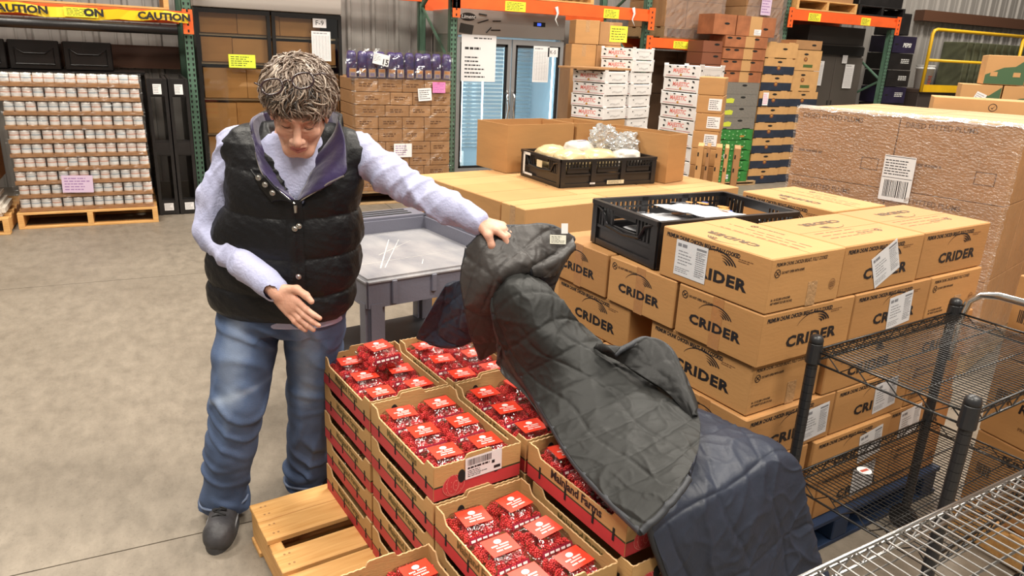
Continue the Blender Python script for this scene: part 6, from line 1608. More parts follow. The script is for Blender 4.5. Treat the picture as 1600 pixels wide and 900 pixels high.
# torso, neck, arms under the clothes
body.torso([(.78, .115, 0, .15, .09), (.95, .12, 0, .155, .10), (1.15, .165, 0, .14, .10), (1.30, .18, 0, .15, .09), (1.37, .18, .01, .10, .06)], 0, 2.2)
body.chain([(.18, .02, 1.30), (.19, -.01, 1.39), tuple(Hd(0, .035, -.045))], [.062, .055, .052], .03)
SHL, ELL, WRL = (-.004, .02, 1.325), (-.092, -.018, 1.055), (.172, -.215, .940)
SHR, ELR, WRR = (.365, .02, 1.325), (.565, -.035, 1.222), (.760, -.118, 1.152)
body.chain([(.1, .01, 1.32), SHL, (-.075, .01, 1.17), ELL, (.050, -.135, .996), WRL], [.040, .040, .036, .034, .031, .023], .015); body.chain([(.26, .01, 1.32), SHR, (.46, -.005, 1.272), ELR, (.66, -.075, 1.188), WRR], [.040, .040, .036, .034, .029, .023], .015)
# head
body.ell(Hd(0, .022, .030), (.074, .092, .086), .02, M=HM)
body.ell(Hd(0, -.020, -.022), (.060, .062, .085), .025, M=HM)
body.cone(Hd(-.018, -.052, -.098), Hd(.018, -.052, -.098), .021, .021, .02)             # chin
for s in (-1, 1):
    body.cone(Hd(s*.050, .015, -.055), Hd(s*.022, -.050, -.095), .020, .018, .022)      # jaw line
    body.ell(Hd(s*.040, -.058, -.030), (.020, .018, .020), .018, M=HM)                  # cheek
    body.cone(Hd(s*.012, -.085, .018), Hd(s*.042, -.066, .016), .008, .009, .012)       # brow ridge
    body.ell(Hd(s*.031, -.080, -.002), (.017, .014, .011), .010, 'sub', M=HM)           # eye socket
    body.ell(Hd(s*.031, -.066, -.003), (.0145, .013, .0115), .004, M=HM)                # lidded eyeball
    body.cone(Hd(s*.019, -.079, -.018), Hd(s*.043, -.071, -.016), .0036, .003, .006)    # lower lid bag
    body.cone(Hd(s*.024, -.081, -.040), Hd(s*.036, -.066, -.068), .0030, .0025, .007, 'sub')  # cheek crease
    body.ell(Hd(s*.0125, -.096, -.043), (.0105, .0105, .009), .006, M=HM)               # nostril wing
    body.ell(Hd(s*.008, -.104, -.051), (.0035, .004, .003), .002, 'sub', M=HM)
    body.ell(Hd(s*.076, .018, -.018), (.007, .016, .029), .006, M=HM)                   # ear
    body.ell(Hd(s*.082, .014, -.016), (.005, .009, .017), .004, 'sub', M=HM)
body.chain([Hd(0, -.080, .012), Hd(0, -.094, -.015), Hd(0, -.110, -.038)], [.0085, .0085, .0125], .010)
body.ell(Hd(0, -.076, -.070), (.026, .014, .014), .012, M=HM)                           # mouth mound
body.chain([Hd(-.021, -.080, -.0685), Hd(-.005, -.0895, -.0655), Hd(.005, -.0895, -.0655), Hd(.021, -.080, -.0685)], [.003, .0052, .0052, .003], .003)
body.chain([Hd(-.018, -.080, -.0775), Hd(0, -.0885, -.0785), Hd(.018, -.080, -.0775)], [.0035, .0064, .0035], .003)
body.chain([Hd(-.024, -.081, -.0725), Hd(0, -.0935, -.0722), Hd(.024, -.081, -.0725)], [.0022, .0030, .0022], .001, 'sub')
# ---- lowered hand (image left arm): palm toward the viewer's right, thumb up
wr = np.array(WRL); kn = np.array([.225, -.238, .898]); ax = kn-wr; ax /= np.linalg.norm(ax)
up = np.array([.62, -.10, .78]); up -= ax*(up@ax); up /= np.linalg.norm(up); nn = np.cross(ax, up)
body.cone(wr-ax*.03, wr+ax*.01, .024, .025, .012)
body.ell(wr+ax*.040+up*.000, (.048, .034, .017), .012, M=np.stack([ax, up, nn], 1))
for i, (o, l, sp) in enumerate(((.026, .082, .07), (.009, .092, .02), (-.009, .088, -.03), (-.025, .070, -.08))):
    b = wr+ax*.066+up*o; dr = ax+up*sp; dr /= np.linalg.norm(dr); p1 = b+dr*l*.45; p2 = p1+(dr-nn*.22)*l*.32; p3 = p2+(dr-nn*.42)*l*.22
    body.cone(wr+ax*.02+up*o*.7, b, .013, .0105, .008)
    body.chain([b, p1, p2, p3], [.0102, .0090, .0084, .0072], .0025); body.ell(p1, (.0095, .0095, .0095), .003)
t0 = wr+ax*.012+up*.020; t1 = t0+ax*.030+up*.032; t2 = t1+ax*.034+up*.008; t3 = t2+ax*.024-up*.001
body.chain([t0, t1, t2, t3], [.017, .0125, .0108, .0090], .007)
# ---- raised hand gripping the blanket edge
wr = np.array(WRR); fw = np.array([.88, -.30, -.10]); fw /= np.linalg.norm(fw); sd = np.array([-.25, -.92, -.15]); sd -= fw*(sd@fw); sd /= np.linalg.norm(sd); dn = np.cross(fw, sd)
if dn[2] > 0: dn = -dn
body.cone(wr-fw*.03, wr+fw*.012, .023, .024, .012)
body.ell(wr+fw*.040, (.046, .034, .018), .012, M=np.stack([fw, sd, dn], 1))
for i, (o, l) in enumerate(((.024, .078), (.007, .086), (-.010, .080), (-.026, .064))):
    b = wr+fw*.062+sd*o; p1 = b+(fw*.85+dn*.40)*l*.42; p2 = p1+(fw*.45+dn*.85)*l*.32; p3 = p2+(-fw*.12+dn)*l*.22
    body.cone(wr+fw*.02+sd*o*.7, b, .013, .0110, .008); body.chain([b, p1, p2, p3], [.0104, .0092, .0085, .0074], .0025)
t0 = wr+fw*.018+sd*.022; t1 = t0+fw*.026+sd*.018+dn*.012; t2 = t1+fw*.014+sd*.004+dn*.026; t3 = t2+fw*.004+dn*.018
body.chain([t0, t1, t2, t3], [.0165, .0125, .0105, .0085], .006)
LIP = mat('lips', (.50, .17, .14), .45, spec=.5)
def face_mat(P):
    q = (P-HO) @ HM; lip = (np.abs(q[:, 0]) < .0225) & (q[:, 1] < -.076) & (q[:, 2] > -.0845+30*q[:, 0]**2*.4) & (q[:, 2] < -.0625-12*q[:, 0]**2)
    return lip.astype(int)
mk('body', body.surface('body', [SKIN, LIP], face_mat), per)
del body
# ---- eyes: lash lines, brows
LASH = mat('lash_brown', (.07, .035, .025), .6)
for s in (-1, 1):
    mb = MB(); mb.tube([Hd(s*.019, -.0775, -.0085), Hd(s*.026, -.0800, -.0112), Hd(s*.034, -.0790, -.0112), Hd(s*.043, -.0745, -.0075)], [.0006, .0012, .0012, .0006], 6)
    mk('eyelash', mb.mesh('eyelash', [LASH]), per)
    mb = MB(); rnd = random.Random(4+s)
    for k in range(26):
        u = k/25; p = Hd(s*(.013+.034*u), -.0925+.022*u**1.6, .018+.006*math.sin(u*2.6)+rnd.uniform(-.002, .002)); q = p+HM@np.array([s*.007, -.001, .001+rnd.uniform(-.001, .002)])
        mb.tube([p, q], [.0008, .0003], 4)
    mk('eyebrow', mb.mesh('eyebrow', [mat('brow_grey', (.20, .14, .10), .6)]), per)
# ---- lips as a thin tinted part
# ---- hair
H1 = mat('hair_brown', (.10, .058, .035), .42, spec=.5); H2 = mat('hair_grey', (.21, .155, .12), .42, spec=.5); H3 = mat('hair_light', (.42, .335, .265), .40, spec=.5); H4 = mat('hair_dark_grey', (.085, .075, .07), .42, spec=.5)
hb = Field(HO-.16, HO+.16, .004)
hb.ell(Hd(0, .035, .052), (.083, .094, .080), .01, M=HM); hb.ell(Hd(0, .075, -.01), (.068, .050, .075), .02, M=HM)
hb.cone(Hd(-.068, .01, .03), Hd(-.070, .03, -.03), .018, .016, .02); hb.cone(Hd(.068, .01, .03), Hd(.070, .03, -.03), .018, .016, .02)
hb.ell(Hd(0, -.040, .060), (.056, .034, .030), .02, M=HM)
hb.warp(lambda X, Y, Z: fold(X, Y, Z, .0035, 60, 5))
mk('hair_base', hb.surface('hair_base', [mat('hair_under', (.12, .085, .062), .6, var=.4, vscale=50)]), per)
mb = MB(); rnd = random.Random(17)
def strand(p, d0, L, curl, n, wd, mi, lay=1.0):
    p = np.array(p); pts = [p.copy()]; d = d0/np.linalg.norm(d0); c = np.array([rnd.gauss(0, 1) for _ in range(3)]); c /= np.linalg.norm(c); ph0 = rnd.uniform(0, 6.28)
    for i in range(n):
        d = d+np.cross(c, d)*curl/n+HM@np.array([0, 0, -1.0])*.16; d /= np.linalg.norm(d)
        q = pts[-1]+d*L/n
        # stay outside the head
        hq = HM.T@(q-HO)-np.array([0, .03, .045]); r_ = math.sqrt((hq[0]/.087)**2+(hq[1]/.103)**2+(hq[2]/.082)**2)
        tgt = lay*(1+.05*math.sin(i*1.3+ph0)*i/n)
        if r_ < tgt or r_ > tgt+.05: q = HO+HM@(hq/r_*min(max(r_, tgt), tgt+.05)+np.array([0, .03, .045]))
        ww = math.sin(i*1.9+ph0)*.0022; q2 = q+c*ww; pts.append(q2)
    k = len(pts); mb.tube([Vector(x) for x in pts], [wd*(1-.75*abs(2*i/(k-1)-.7)**1.5) if i < k-1 else wd*.12 for i in range(k)], 4, mi, cap=False)
N = 0
while N < 5200:
    a = rnd.uniform(0, 2*math.pi); zc = rnd.uniform(-.75, 1.0); rr0 = math.sqrt(max(0, 1-zc*zc)); v = np.array([rr0*math.cos(a), rr0*math.sin(a), zc]); lay = rnd.choice((1.0, 1.04, 1.08, 1.12, 1.17, 1.21))
    # v in head coords: y<0 is the face side
    if v[1] < -.25 and v[2] < .02: continue
    if v[1] < .1 and v[2] < -.10: continue
    if v[1] < .0 and abs(v[0]) > .7 and v[2] < .1: continue
    base = v*np.array([.087, .103, .082])*lay+np.array([0, .03, .045]); nrm = v/np.array([.088, .100, .086]); nrm /= np.linalg.norm(nrm)
    crown = np.array([-.015, .05, .10])            # strands flow away from the crown
    flow = base-crown-np.array([0, 0, .02]); flow -= nrm*(flow@nrm); flow /= (np.linalg.norm(flow)+1e-6)
    front = v[1] < -.1
    swirl = np.cross(nrm, flow)*rnd.uniform(-.5, .9)
    cl = math.sin(9*base[0]*10+3*base[2]*20)+math.cos(8*base[1]*10+base[2]*30)      # neighbouring strands share a lean
    swirl = np.cross(nrm, flow)*(.45*cl+rnd.uniform(-.15, .15))
    nv = mnoise.noise_vector(Vector(v*1.6)+Vector((lay*3, 0, 0))); nv = np.array(nv); nv = nv-nrm*(nv@nrm)*.8
    d = flow*.7+swirl*.3+nv*2.2+nrm*rnd.uniform(-.05, .22)+np.array([rnd.gauss(0, .05) for _ in range(3)])
    if front: d = d+np.array([0, -.15, -.45])
    L = rnd.uniform(.040, .066)+(.010 if front else 0)
    if front and v[2] > .3 and v[1] < -.55: mi = rnd.choice((3, 3, 1, 0, 2, 1))
    elif v[2] > .45: mi = rnd.choice((0, 0, 1, 1, 2))
    else: mi = rnd.choice((0, 1, 1, 2, 2))
    strand(HO+HM@base, HM@d, L, rnd.uniform(1.0, 2.4), 6, rnd.uniform(.0016, .0032), mi, lay); N += 1
mk('hair', mb.mesh('hair', [H1, H2, H3, H4], True), per, kind='stuff')
# ---- glasses pushed up on the hair
FRM = mat('glasses_frame', (.028, .012, .014), .2, spec=.8); LENS = film('lens', (1, .98, .95), .04, .02, 0, 5, .3)
g = mk('glasses', None, per)
gl = {}
for s, c in ((-1, (.214, -.290, 1.532)), (1, (.292, -.277, 1.550))):
    c = np.array(c); xr = np.array([.97, .14, .24]); xr /= np.linalg.norm(xr); yu = np.array([-.12, .25, .92]); yu -= xr*(yu@xr); yu /= np.linalg.norm(yu)
    pts = []
    for k in range(24):
        a = 2*math.pi*k/24; pts.append(Vector(c+xr*.0275*math.copysign(abs(math.cos(a))**.85, math.cos(a))+yu*.0195*math.copysign(abs(math.sin(a))**.85, math.sin(a))*(1.0 if math.sin(a) > 0 else 1.05)))
    mb = MB(); mb.tube(pts, .0029, 6, closed=True); mk('rim', mb.mesh('rim', [FRM], True), g)
    mb = MB(); mb.add(pts, [tuple(range(24))]); mk('lens', mb.mesh('lens', [LENS]), g)
    gl[s] = (c, xr, yu)
a_, b_ = gl[-1], gl[1]
mb = MB(); mb.tube([Vector(a_[0]+a_[1]*.027+a_[2]*.004), Vector((a_[0]+b_[0])/2+a_[2]*.010+np.array([0, -.004, 0])), Vector(b_[0]-b_[1]*.027+b_[2]*.004)], .0018, 6); mk('bridge', mb.mesh('bridge', [FRM], True), g)
for s in (-1, 1):
    c, xr, yu = gl[s]; p0 = c+xr*s*.028+yu*.008
    mb = MB(); mb.tube([Vector(p0), Vector(p0+np.array([s*.020, .012, .006])), Vector(p0+np.array([s*.026, .07, .0])), Vector(p0+np.array([s*.022, .13, -.03]))], [.0024, .0022, .002, .0016], 6); mk('temple', mb.mesh('temple', [FRM], True), g)

# ---- shirt (torso front, sleeves)
SHIRT = mat('shirt_lavender_blue', (.40, .42, .62), .8, var=.08, vscale=10, col2=(.48, .49, .68), bump=.25, bscale=120)
sh = Field((-.22, -.24, .76), (.80, .24, 1.42), .0045)
sh.torso([(.78, .115, 0, .195, .118), (.95, .12, 0, .205, .128), (1.15, .165, 0, .185, .122), (1.22, .178, -.008, .170, .120), (1.30, .188, -.014, .158, .110), (1.36, .19, -.02, .12, .092), (1.385, .195, -.025, .085, .075)], 0, 2.2)
sh.chain([(.06, .01, 1.315), SHL, (-.075, .01, 1.17), ELL], [.055, .060, .056, .055], .02); sh.chain([ELL, (.050, -.135, .996), (.145, -.197, .955)], [.055, .049, .040], .012)
sh.cone((.130, -.187, .962), (.160, -.207, .947), .0405, .0395, .004)
sh.chain([(.30, .01, 1.315), SHR, (.46, -.005, 1.272), ELR], [.055, .062, .056, .052], .02); sh.chain([ELR, (.66, -.075, 1.188), (.742, -.111, 1.158)], [.052, .046, .037], .012)
sh.cone((.722, -.102, 1.165), (.752, -.114, 1.155), .0385, .0375, .004)
def armfold(X, Y, Z):
    # wrinkles running round the sleeves
    m = ((X < .03) | (X > .38)).astype(float); w_ = fold(X, Y, Z, .0045, 28, 3)
    ridge = crease(X, Y, Z, (46, 26, -62), 2); ridge2 = crease(X, Y, Z, (30, -34, 50), 5)
    return m*(w_*.8+.0065*ridge+.006*ridge2+.005*crease(X, Y, Z, (-75, 50, 95), 9)+.0035*crease(X, Y, Z, (95, 60, 60), 12))+(1-m)*fold(X, Y, Z, .003, 20, 8)
sh.warp(armfold)
mk('shirt', sh.surface('shirt', [SHIRT]), per)
del sh
# ---- jeans
def denim():
    m = bpy.data.materials.new('faded_denim'); m.use_nodes = True; nt = m.node_tree; b = nt.nodes['Principled BSDF']; b.inputs['Roughness'].default_value = .85
    at = nt.nodes.new('ShaderNodeAttribute'); at.attribute_name = 'wear'
    tc = nt.nodes.new('ShaderNodeTexCoord'); n = nt.nodes.new('ShaderNodeTexNoise'); n.inputs['Scale'].default_value = 14; n.inputs['Detail'].default_value = 8
    nt.links.new(tc.outputs['Object'], n.inputs['Vector'])
    ma = nt.nodes.new('ShaderNodeMath'); ma.operation = 'MULTIPLY_ADD'; ma.inputs[1].default_value = .55; ma.inputs[2].default_value = -.26
    nt.links.new(n.outputs['Fac'], ma.inputs[0]); ad = nt.nodes.new('ShaderNodeMath'); ad.operation = 'ADD'; ad.use_clamp = True
    nt.links.new(ma.outputs[0], ad.inputs[0]); nt.links.new(at.outputs['Fac'], ad.inputs[1])
    rp = nt.nodes.new('ShaderNodeValToRGB'); e = rp.color_ramp.elements; e[0].position = 0; e[0].color = (.040, .062, .125, 1); e[1].position = 1; e[1].color = (.30, .37, .50, 1)
    q = e.new(.45); q.color = (.085, .13, .24, 1)
    nt.links.new(ad.outputs[0], rp.inputs[0]); nt.links.new(rp.outputs[0], b.inputs['Base Color'])
    wv = nt.nodes.new('ShaderNodeTexNoise'); wv.inputs['Scale'].default_value = 260; nt.links.new(tc.outputs['Object'], wv.inputs['Vector'])
    bp = nt.nodes.new('ShaderNodeBump'); bp.inputs['Strength'].default_value = .25; bp.inputs['Distance'].default_value = .004
    nt.links.new(wv.outputs['Fac'], bp.inputs['Height']); nt.links.new(bp.outputs[0], b.inputs['Normal'])
    return m
DEN = denim()
je = Field((-.28, -.26, .04), (.36, .30, .92), .005)
je.torso([(.74, .105, .01, .165, .115), (.80, .105, .01, .192, .135), (.86, .108, .01, .195, .14), (.915, .11, .01, .19, .14)], 0, 2.2)
LH = [(.012, .005, .80), (-.012, -.035, .66), (-.030, -.065, .50), (-.075, -.055, .32), (-.128, -.022, .10), (-.132, -.018, .075)]
RH = [(.205, .02, .80), (.195, .045, .66), (.178, .075, .48), (.150, .110, .30), (.118, .150, .10), (.116, .152, .065)]
je.chain(LH, [.110, .098, .086, .080, .076, .074], .02); je.chain(RH, [.108, .094, .082, .078, .076, .075], .02)
je.cone((.108, -.30, .745), (.110, .05, .735), .004, .014, .012, 'sub')
je.cone((.108, -.02, .72), (.098, .02, .60), .010, .020, .012, 'sub')
def jf(X, Y, Z):
    low = np.clip((.42-Z)/.3, 0, 1); kn_ = np.exp(-((Z-.52)/.09)**2); th_ = np.exp(-((Z-.76)/.07)**2)
    r = crease(X, Y, Z, (24, -20, 40), 3); r2 = crease(X, Y, Z, (-34, 12, 30), 8); r3 = crease(X, Y, Z, (10, 16, 46), 6)
    return (.0035+.011*low+.006*kn_+.006*th_)*(r+.9*r2+.7*r3)+fold(X, Y, Z, .0035, 18, 9)
je.warp(jf)
jm = je.surface('jeans', [DEN]); del je
co = np.zeros(len(jm.vertices)*3, np.float32); jm.vertices.foreach_get('co', co); co = co.reshape(-1, 3)
def near(P, pts):
    best = np.full(len(P), 9.0)
    for i in range(len(pts)-1):
        a, b = np.array(pts[i]), np.array(pts[i+1]); t = np.clip(((P-a)@(b-a))/((b-a)@(b-a)), 0, 1); best = np.minimum(best, np.linalg.norm(P-a-t[:, None]*(b-a), axis=1))
    return best
# wash: worn pale fronts of the thighs and knees
LHf = [(p[0]-.005, p[1]-.10, p[2]) for p in LH[:4]]; RHf = [(p[0]+.0, p[1]-.10, p[2]) for p in RH[:4]]
wear = np.maximum(np.exp(-(near(co, LHf)/.055)**2), np.exp(-(near(co, RHf)/.055)**2))*np.clip((co[:, 2]-.34)/.2, 0, 1)
kneeline = np.exp(-((co[:, 2]-.545-.35*(co[:, 0]+.03))/.014)**2)*(co[:, 0] < .08)*(co[:, 1] < .0)
wear = .16+.58*wear+.35*kneeline+.10*np.clip((.5-co[:, 2])/.4, 0, 1)
a = jm.attributes.new('wear', 'FLOAT', 'POINT'); a.data.foreach_set('value', wear.astype(np.float32))
jo = mk('jeans', jm, per)
SEAM = mat('hem_stitch', (.16, .20, .30), .8)
for nm, c, rad in (('hem', (-.132, -.018, .082), .080), ('hem', (.116, .152, .072), .081)):
    mb = MB(); mb.tube([(c[0]+rad*math.cos(2*math.pi*k/28), c[1]+rad*math.sin(2*math.pi*k/28), c[2]+.003*math.sin(k)) for k in range(28)], .0045, 6, closed=True); mk(nm, mb.mesh(nm, [SEAM], True), per)
# ---- shoes
SHO = mat('shoe_charcoal', (.045, .043, .047), .55, var=.3, vscale=20, bump=.2, bscale=60); SOLE = mat('shoe_sole', (.045, .043, .045), .6); LACE = mat('lace', (.012, .012, .013), .7); GRY = mat('shoe_trim', (.22, .22, .23), .5)
def shoe(heel, toe):
    heel = np.array(heel, float); toe = np.array(toe, float); d = toe-heel; L = np.linalg.norm(d); d /= L; s_ = np.array([-d[1], d[0]])
    t = mk('shoe', None, per)
    P = lambda l, w_, z: (heel[0]+d[0]*l+s_[0]*w_, heel[1]+d[1]*l+s_[1]*w_, z)
    lo = np.array([min(heel[0], toe[0])-.08, min(heel[1], toe[1])-.08, -.01]); hi = np.array([max(heel[0], toe[0])+.08, max(heel[1], toe[1])+.08, .19])
    f = Field(lo, hi, .0035)
    f.chain([P(.035, 0, .050), P(L*.45, 0, .050), P(L-.055, .004, .042), P(L-.042, .004, .038)], [.042, .043, .049, .045], .015)
    f.chain([P(.045, 0, .06), P(.055, 0, .125)], [.038, .041], .02); f.cone(P(.09, 0, .09), P(L*.6, 0, .055), .032, .032, .02)
    f.cone(P(.052, 0, .15), P(.052, 0, .20), .033, .036, .004, 'sub')
    f.torso([(-.02, 0, 0, 9, 9), (.012, 0, 0, 9, 9)], 0, 2, op='sub') if False else None
    sl = f.d[:, :, :int((.012-lo[2])/.0035)]; sl[:] = .05
    mk('upper', f.surface('upper', [SHO]), t)
    out = [(P(L*.5+(L*.5+.002)*math.cos(a), (.050+.007*math.cos(a))*math.sin(a), 0)[:2]) for a in [2*math.pi*k/32 for k in range(32)]]
    mb = MB(); mb.prism(out, 0, .022); mk('sole', mb.mesh('sole', [SOLE]), t)
    mb = MB()
    for k in range(5):
        l = .100+.020*k; z = .137-.0085*k*1.2; mb.tube([P(l, -.022, z-.010), P(l+.004, 0, z+.002), P(l, .022, z-.010)], .003, 6)
        if k < 4: mb.tube([P(l, -.022, z-.008), P(l+.020, .022, z-.014)], .0028, 6)
    for s in (-1, 1): mb.tube([P(.10, 0, .142), P(.085, s*.03, .150), P(.105, s*.048, .122), P(.115, s*.012, .138)], .0026, 6)
    mk('laces', mb.mesh('laces', [LACE], True), t)
    mb = MB()
    for s in (-1, 1): mb.tube([P(.07, s*.044, .06), P(L*.5, s*.048, .045), P(L*.78, s*.046, .035)], .004, 6)
    mk('side_trim', mb.mesh('side_trim', [GRY], True), t)
shoe((-.135, .045), (-.088, -.222)); shoe((.050, .205), (.262, .120))
# ---- vest
VEST = mat('vest_black_nylon', (.0045, .0045, .006), .5, spec=.35, bump=.25, bscale=70)
VYOKE = VEST
ve = Field((-.17, -.26, .77), (.45, .25, 1.46), .0045)
TAB = [(.805, .115, 0, .200, .125), (.83, .115, 0, .215, .136), (.90, .118, 0, .228, .144), (.98, .128, 0, .230, .146), (1.06, .140, 0, .228, .144), (1.12, .155, -.003, .212, .140), (1.18, .170, -.005, .196, .136), (1.25, .178, -.003, .196, .130), (1.31, .182, .0, .205, .120), (1.35, .182, .008, .205, .106), (1.385, .183, .02, .165, .088), (1.41, .184, .03, .11, .07)]
zb = [.80, .905, 1.03, 1.155, 1.285, 1.45]
def puff(X, Y, Z):
    zz = Z+.10*np.abs(X-.16)*0+.012*np.sin(X*9)
    o = 0*X+0*Y+0*Z
    for i in range(len(zb)-1):
        t = np.clip((zz-zb[i])/(zb[i+1]-zb[i]), 0, 1); o = o+np.where((zz >= zb[i]) & (zz < zb[i+1]), np.sin(np.pi*t)**.55, 0)
    return (o*.0095-.001)*(Z < 1.285)+.0*(Z >= 1.285)
ve.torso(TAB, 0, 2.5, mod=puff)
ve.chain([(.03, .01, 1.335), (.00, .012, 1.325)], [.066, .058], .03); ve.chain([(.33, .01, 1.335), (.365, .012, 1.322)], [.066, .058], .03)
# side armholes, neck opening and V front
ve.cone((-.14, .02, 1.10), (-.055, .02, 1.30), .065, .050, .01, 'sub'); ve.cone((.50, .02, 1.10), (.425, .02, 1.30), .065, .050, .01, 'sub')
ve.ell((.19, -.02, 1.44), (.085, .085, .10), .012, 'sub')
for i in range(9):
    z = 1.200+.024*i; wv = .010+.0115*i
    for yy in (-.175, -.145, -.118): ve.cone((.218-wv*.72, yy, z), (.218+wv, yy, z), .016+.001*i, .016+.001*i, .004, 'sub')
ve.warp(lambda X, Y, Z: fold(X, Y, Z, .0022, 40, 6))
mk('vest', ve.surface('vest', [VEST]), per); del ve
# placket, zip and snaps
ZIP = mat('zip_metal', (.55, .53, .50), .3, metal=1); PURL = mat('purple_lining', (.026, .014, .078), .5, sheen=.5, var=.3, vscale=14, bump=.5, bscale=22)
def yfront(x, z):
    tb = np.array(TAB); cx, cy, a, b = [np.interp(z, tb[:, 0], tb[:, i]) for i in (1, 2, 3, 4)]
    return cy-b*max(0, 1-abs((x-cx)/a)**2.5)**(1/2.5)-float(puff(np.array(x), np.array(0.), np.array(z)))
mb = MB(); zs = [.815+.39*i/24 for i in range(25)]
vs = []
for z in zs:
    for x in (.186, .212, .214, .236): vs.append((x, yfront(x, z)-(.008 if x in (.212,) else .003), z))
mb.add(vs, [(i*4+k, i*4+k+1, i*4+k+5, i*4+k+4) for i in range(24) for k in (0, 1, 2)]); mk('placket', mb.mesh('placket', [VEST], True), per)
snap = MB().tube([(0, 0, 0), (0, -.003, 0)], .0085, 14).tube([(0, -.003, 0), (0, -.005, 0)], [.006, .004], 14).mesh('snap', [ZIP])
for (x, z) in ((.226, 1.128), (.214, 1.120), (.219, .972), (.219, .83)): mk('snap', snap, per, (x, yfront(x, z)-.009, z))
mb = MB(); mb.tube([(.219, yfront(.219, 1.19)-.010, 1.19), (.219, yfront(.219, 1.17)-.012, 1.168)], [.006, .004], 8); mk('zip_pull', mb.mesh('zip_pull', [ZIP]), per)
# collar: two folded sheets, purple inside, black outside, zip along the edge
def sheet(rows, name, mats, thick=.010, parent=per, nsub=5):
    """rows: list of rows of control points; Catmull-Rom surface with thickness"""
    A = np.array(rows, float)
    def cr(P, n):
        out = []
        for i in range(len(P)-1):
            p0, p1, p2, p3 = P[max(i-1, 0)], P[i], P[i+1], P[min(i+2, len(P)-1)]
            for k in range(n):
                t = k/n; out.append(.5*((2*p1)+(-p0+p2)*t+(2*p0-5*p1+4*p2-p3)*t*t+(-p0+3*p1-3*p2+p3)*t**3))
        out.append(P[-1]); return np.array(out)
    B = cr(A, nsub); B = cr(B.transpose(1, 0, 2), nsub).transpose(1, 0, 2); n, m = B.shape[:2]
    du = np.gradient(B, axis=0); dv = np.gradient(B, axis=1); N = np.cross(du, dv); N /= (np.linalg.norm(N, axis=2, keepdims=True)+1e-9)
    U, V_ = np.meshgrid(np.linspace(0, 1, n), np.linspace(0, 1, m), indexing='ij')
    pf = (np.abs(np.sin(U*math.pi*5))**.5)[..., None]*.25+.75
    T = B+N*thick*.5*pf; Bo = B-N*thick*.5*pf
    vs = np.concatenate([T.reshape(-1, 3), Bo.reshape(-1, 3)]); fs = []; fm = []; o = n*m
    for i in range(n-1):
        for j in range(m-1):
            a = i*m+j; fs.append((a, a+1, a+m+1, a+m)); fm.append(0); fs.append((o+a, o+a+m, o+a+m+1, o+a+1)); fm.append(1)
    rim = [i*m for i in range(n)]+[(n-1)*m+j for j in range(1, m)]+[i*m+m-1 for i in range(n-2, -1, -1)]+[j for j in range(m-2, 0, -1)]
    for k in range(len(rim)): a, b = rim[k], rim[(k+1) % len(rim)]; fs.append((a, b, o+b, o+a)); fm.append(1)
    return mk(name, new_mesh(name, vs, fs, mats, fm, True), parent), B
adj = lambda rows: [[(p[0], p[1]+(.030 if p[1] < -.12 else .015 if p[1] < -.09 else 0), p[2]) for p in r] for r in rows]
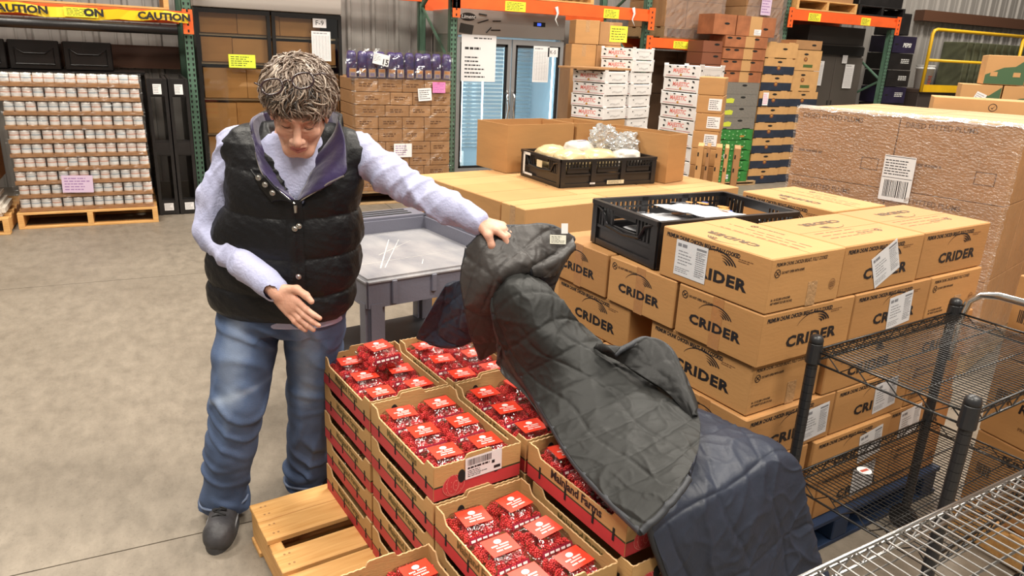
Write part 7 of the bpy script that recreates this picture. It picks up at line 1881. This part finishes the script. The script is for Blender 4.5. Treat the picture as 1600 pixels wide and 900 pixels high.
# right (image) side: wide lapel
rows = [[(.272, .020, 1.350), (.308, .028, 1.395), (.318, .020, 1.440)],
        [(.268, -.085, 1.330), (.315, -.075, 1.380), (.334, -.065, 1.430)],
        [(.262, -.135, 1.290), (.318, -.140, 1.335), (.356, -.125, 1.385)],
        [(.248, -.155, 1.250), (.308, -.180, 1.285), (.368, -.165, 1.325)],
        [(.230, -.165, 1.215), (.280, -.192, 1.245), (.364, -.182, 1.285)],
        [(.222, -.166, 1.195), (.245, -.190, 1.212), (.290, -.192, 1.240)]]
o, B = sheet(adj(rows), 'collar', [PURL, VEST], .012)
mb = MB(); mb.tube([Vector(B[-1, j]) for j in range(B.shape[1])]+[Vector((.32, -.166, 1.262)), Vector((.364, -.156, 1.284))], .0025, 6); mk('zip_teeth', mb.mesh('zip_teeth', [ZIP]), per)
rows = [[(.112, .020, 1.350), (.085, .028, 1.395), (.075, .020, 1.435)],
        [(.128, -.085, 1.330), (.088, -.080, 1.375), (.074, -.068, 1.418)],
        [(.150, -.135, 1.290), (.110, -.142, 1.325), (.086, -.125, 1.368)],
        [(.172, -.152, 1.250), (.135, -.172, 1.280), (.106, -.158, 1.312)],
        [(.195, -.162, 1.215), (.160, -.186, 1.245), (.128, -.180, 1.274)],
        [(.212, -.166, 1.195), (.195, -.186, 1.215), (.170, -.190, 1.235)]]
o, B = sheet(adj(rows), 'collar', [VEST, PURL], .012)
mb = MB(); mb.tube([Vector(B[i, -1]) for i in range(B.shape[0]//2, B.shape[0])]+[Vector((.217, -.158, 1.195))], .0025, 6); mk('zip_teeth', mb.mesh('zip_teeth', [ZIP]), per)
rows = [[(.080, .030, 1.350), (.068, .028, 1.395), (.075, .020, 1.435)], [(.12, .085, 1.36), (.115, .10, 1.40), (.12, .10, 1.445)], [(.19, .105, 1.37), (.19, .125, 1.41), (.19, .12, 1.45)], [(.255, .085, 1.36), (.265, .10, 1.40), (.265, .10, 1.445)], [(.300, .030, 1.350), (.318, .028, 1.395), (.318, .020, 1.440)]]
sheet(rows, 'collar', [PURL, VEST], .012)
# outer flap with snaps on the image left side
rows = [[(.085, -.155, 1.285), (.115, -.178, 1.262), (.135, -.188, 1.275)], [(.112, -.172, 1.240), (.145, -.190, 1.235), (.170, -.196, 1.238)], [(.150, -.180, 1.195), (.180, -.192, 1.205), (.215, -.194, 1.200)]]
sheet(adj(rows), 'snap_flap', [VEST, VEST], .008)
for (x, y, z) in ((.118, -.162, 1.268), (.138, -.168, 1.250), (.160, -.173, 1.228)): mk('snap', snap, per, (x, y, z))
# small print and vents that belong together stay one piece each
for o in bpy.data.objects:
    if o.type == 'MESH' and o.parent and o.name.split('.')[0] in ('vent_slot', 'vent_hole', 'hand_hole', 'logo', 'print', 'print_line', 'lettering', 'handling_mark', 'weight_print', 'lot_print', 'berry_drawing', 'laces', 'arrow_mark', 'barcode', 'magnet', 'wire_hook', 'tan_patch', 'pale_print', 'print_box', 'side_trim', 'stacking_tab'):
        if 'kind' not in o: o['kind'] = 'stuff'
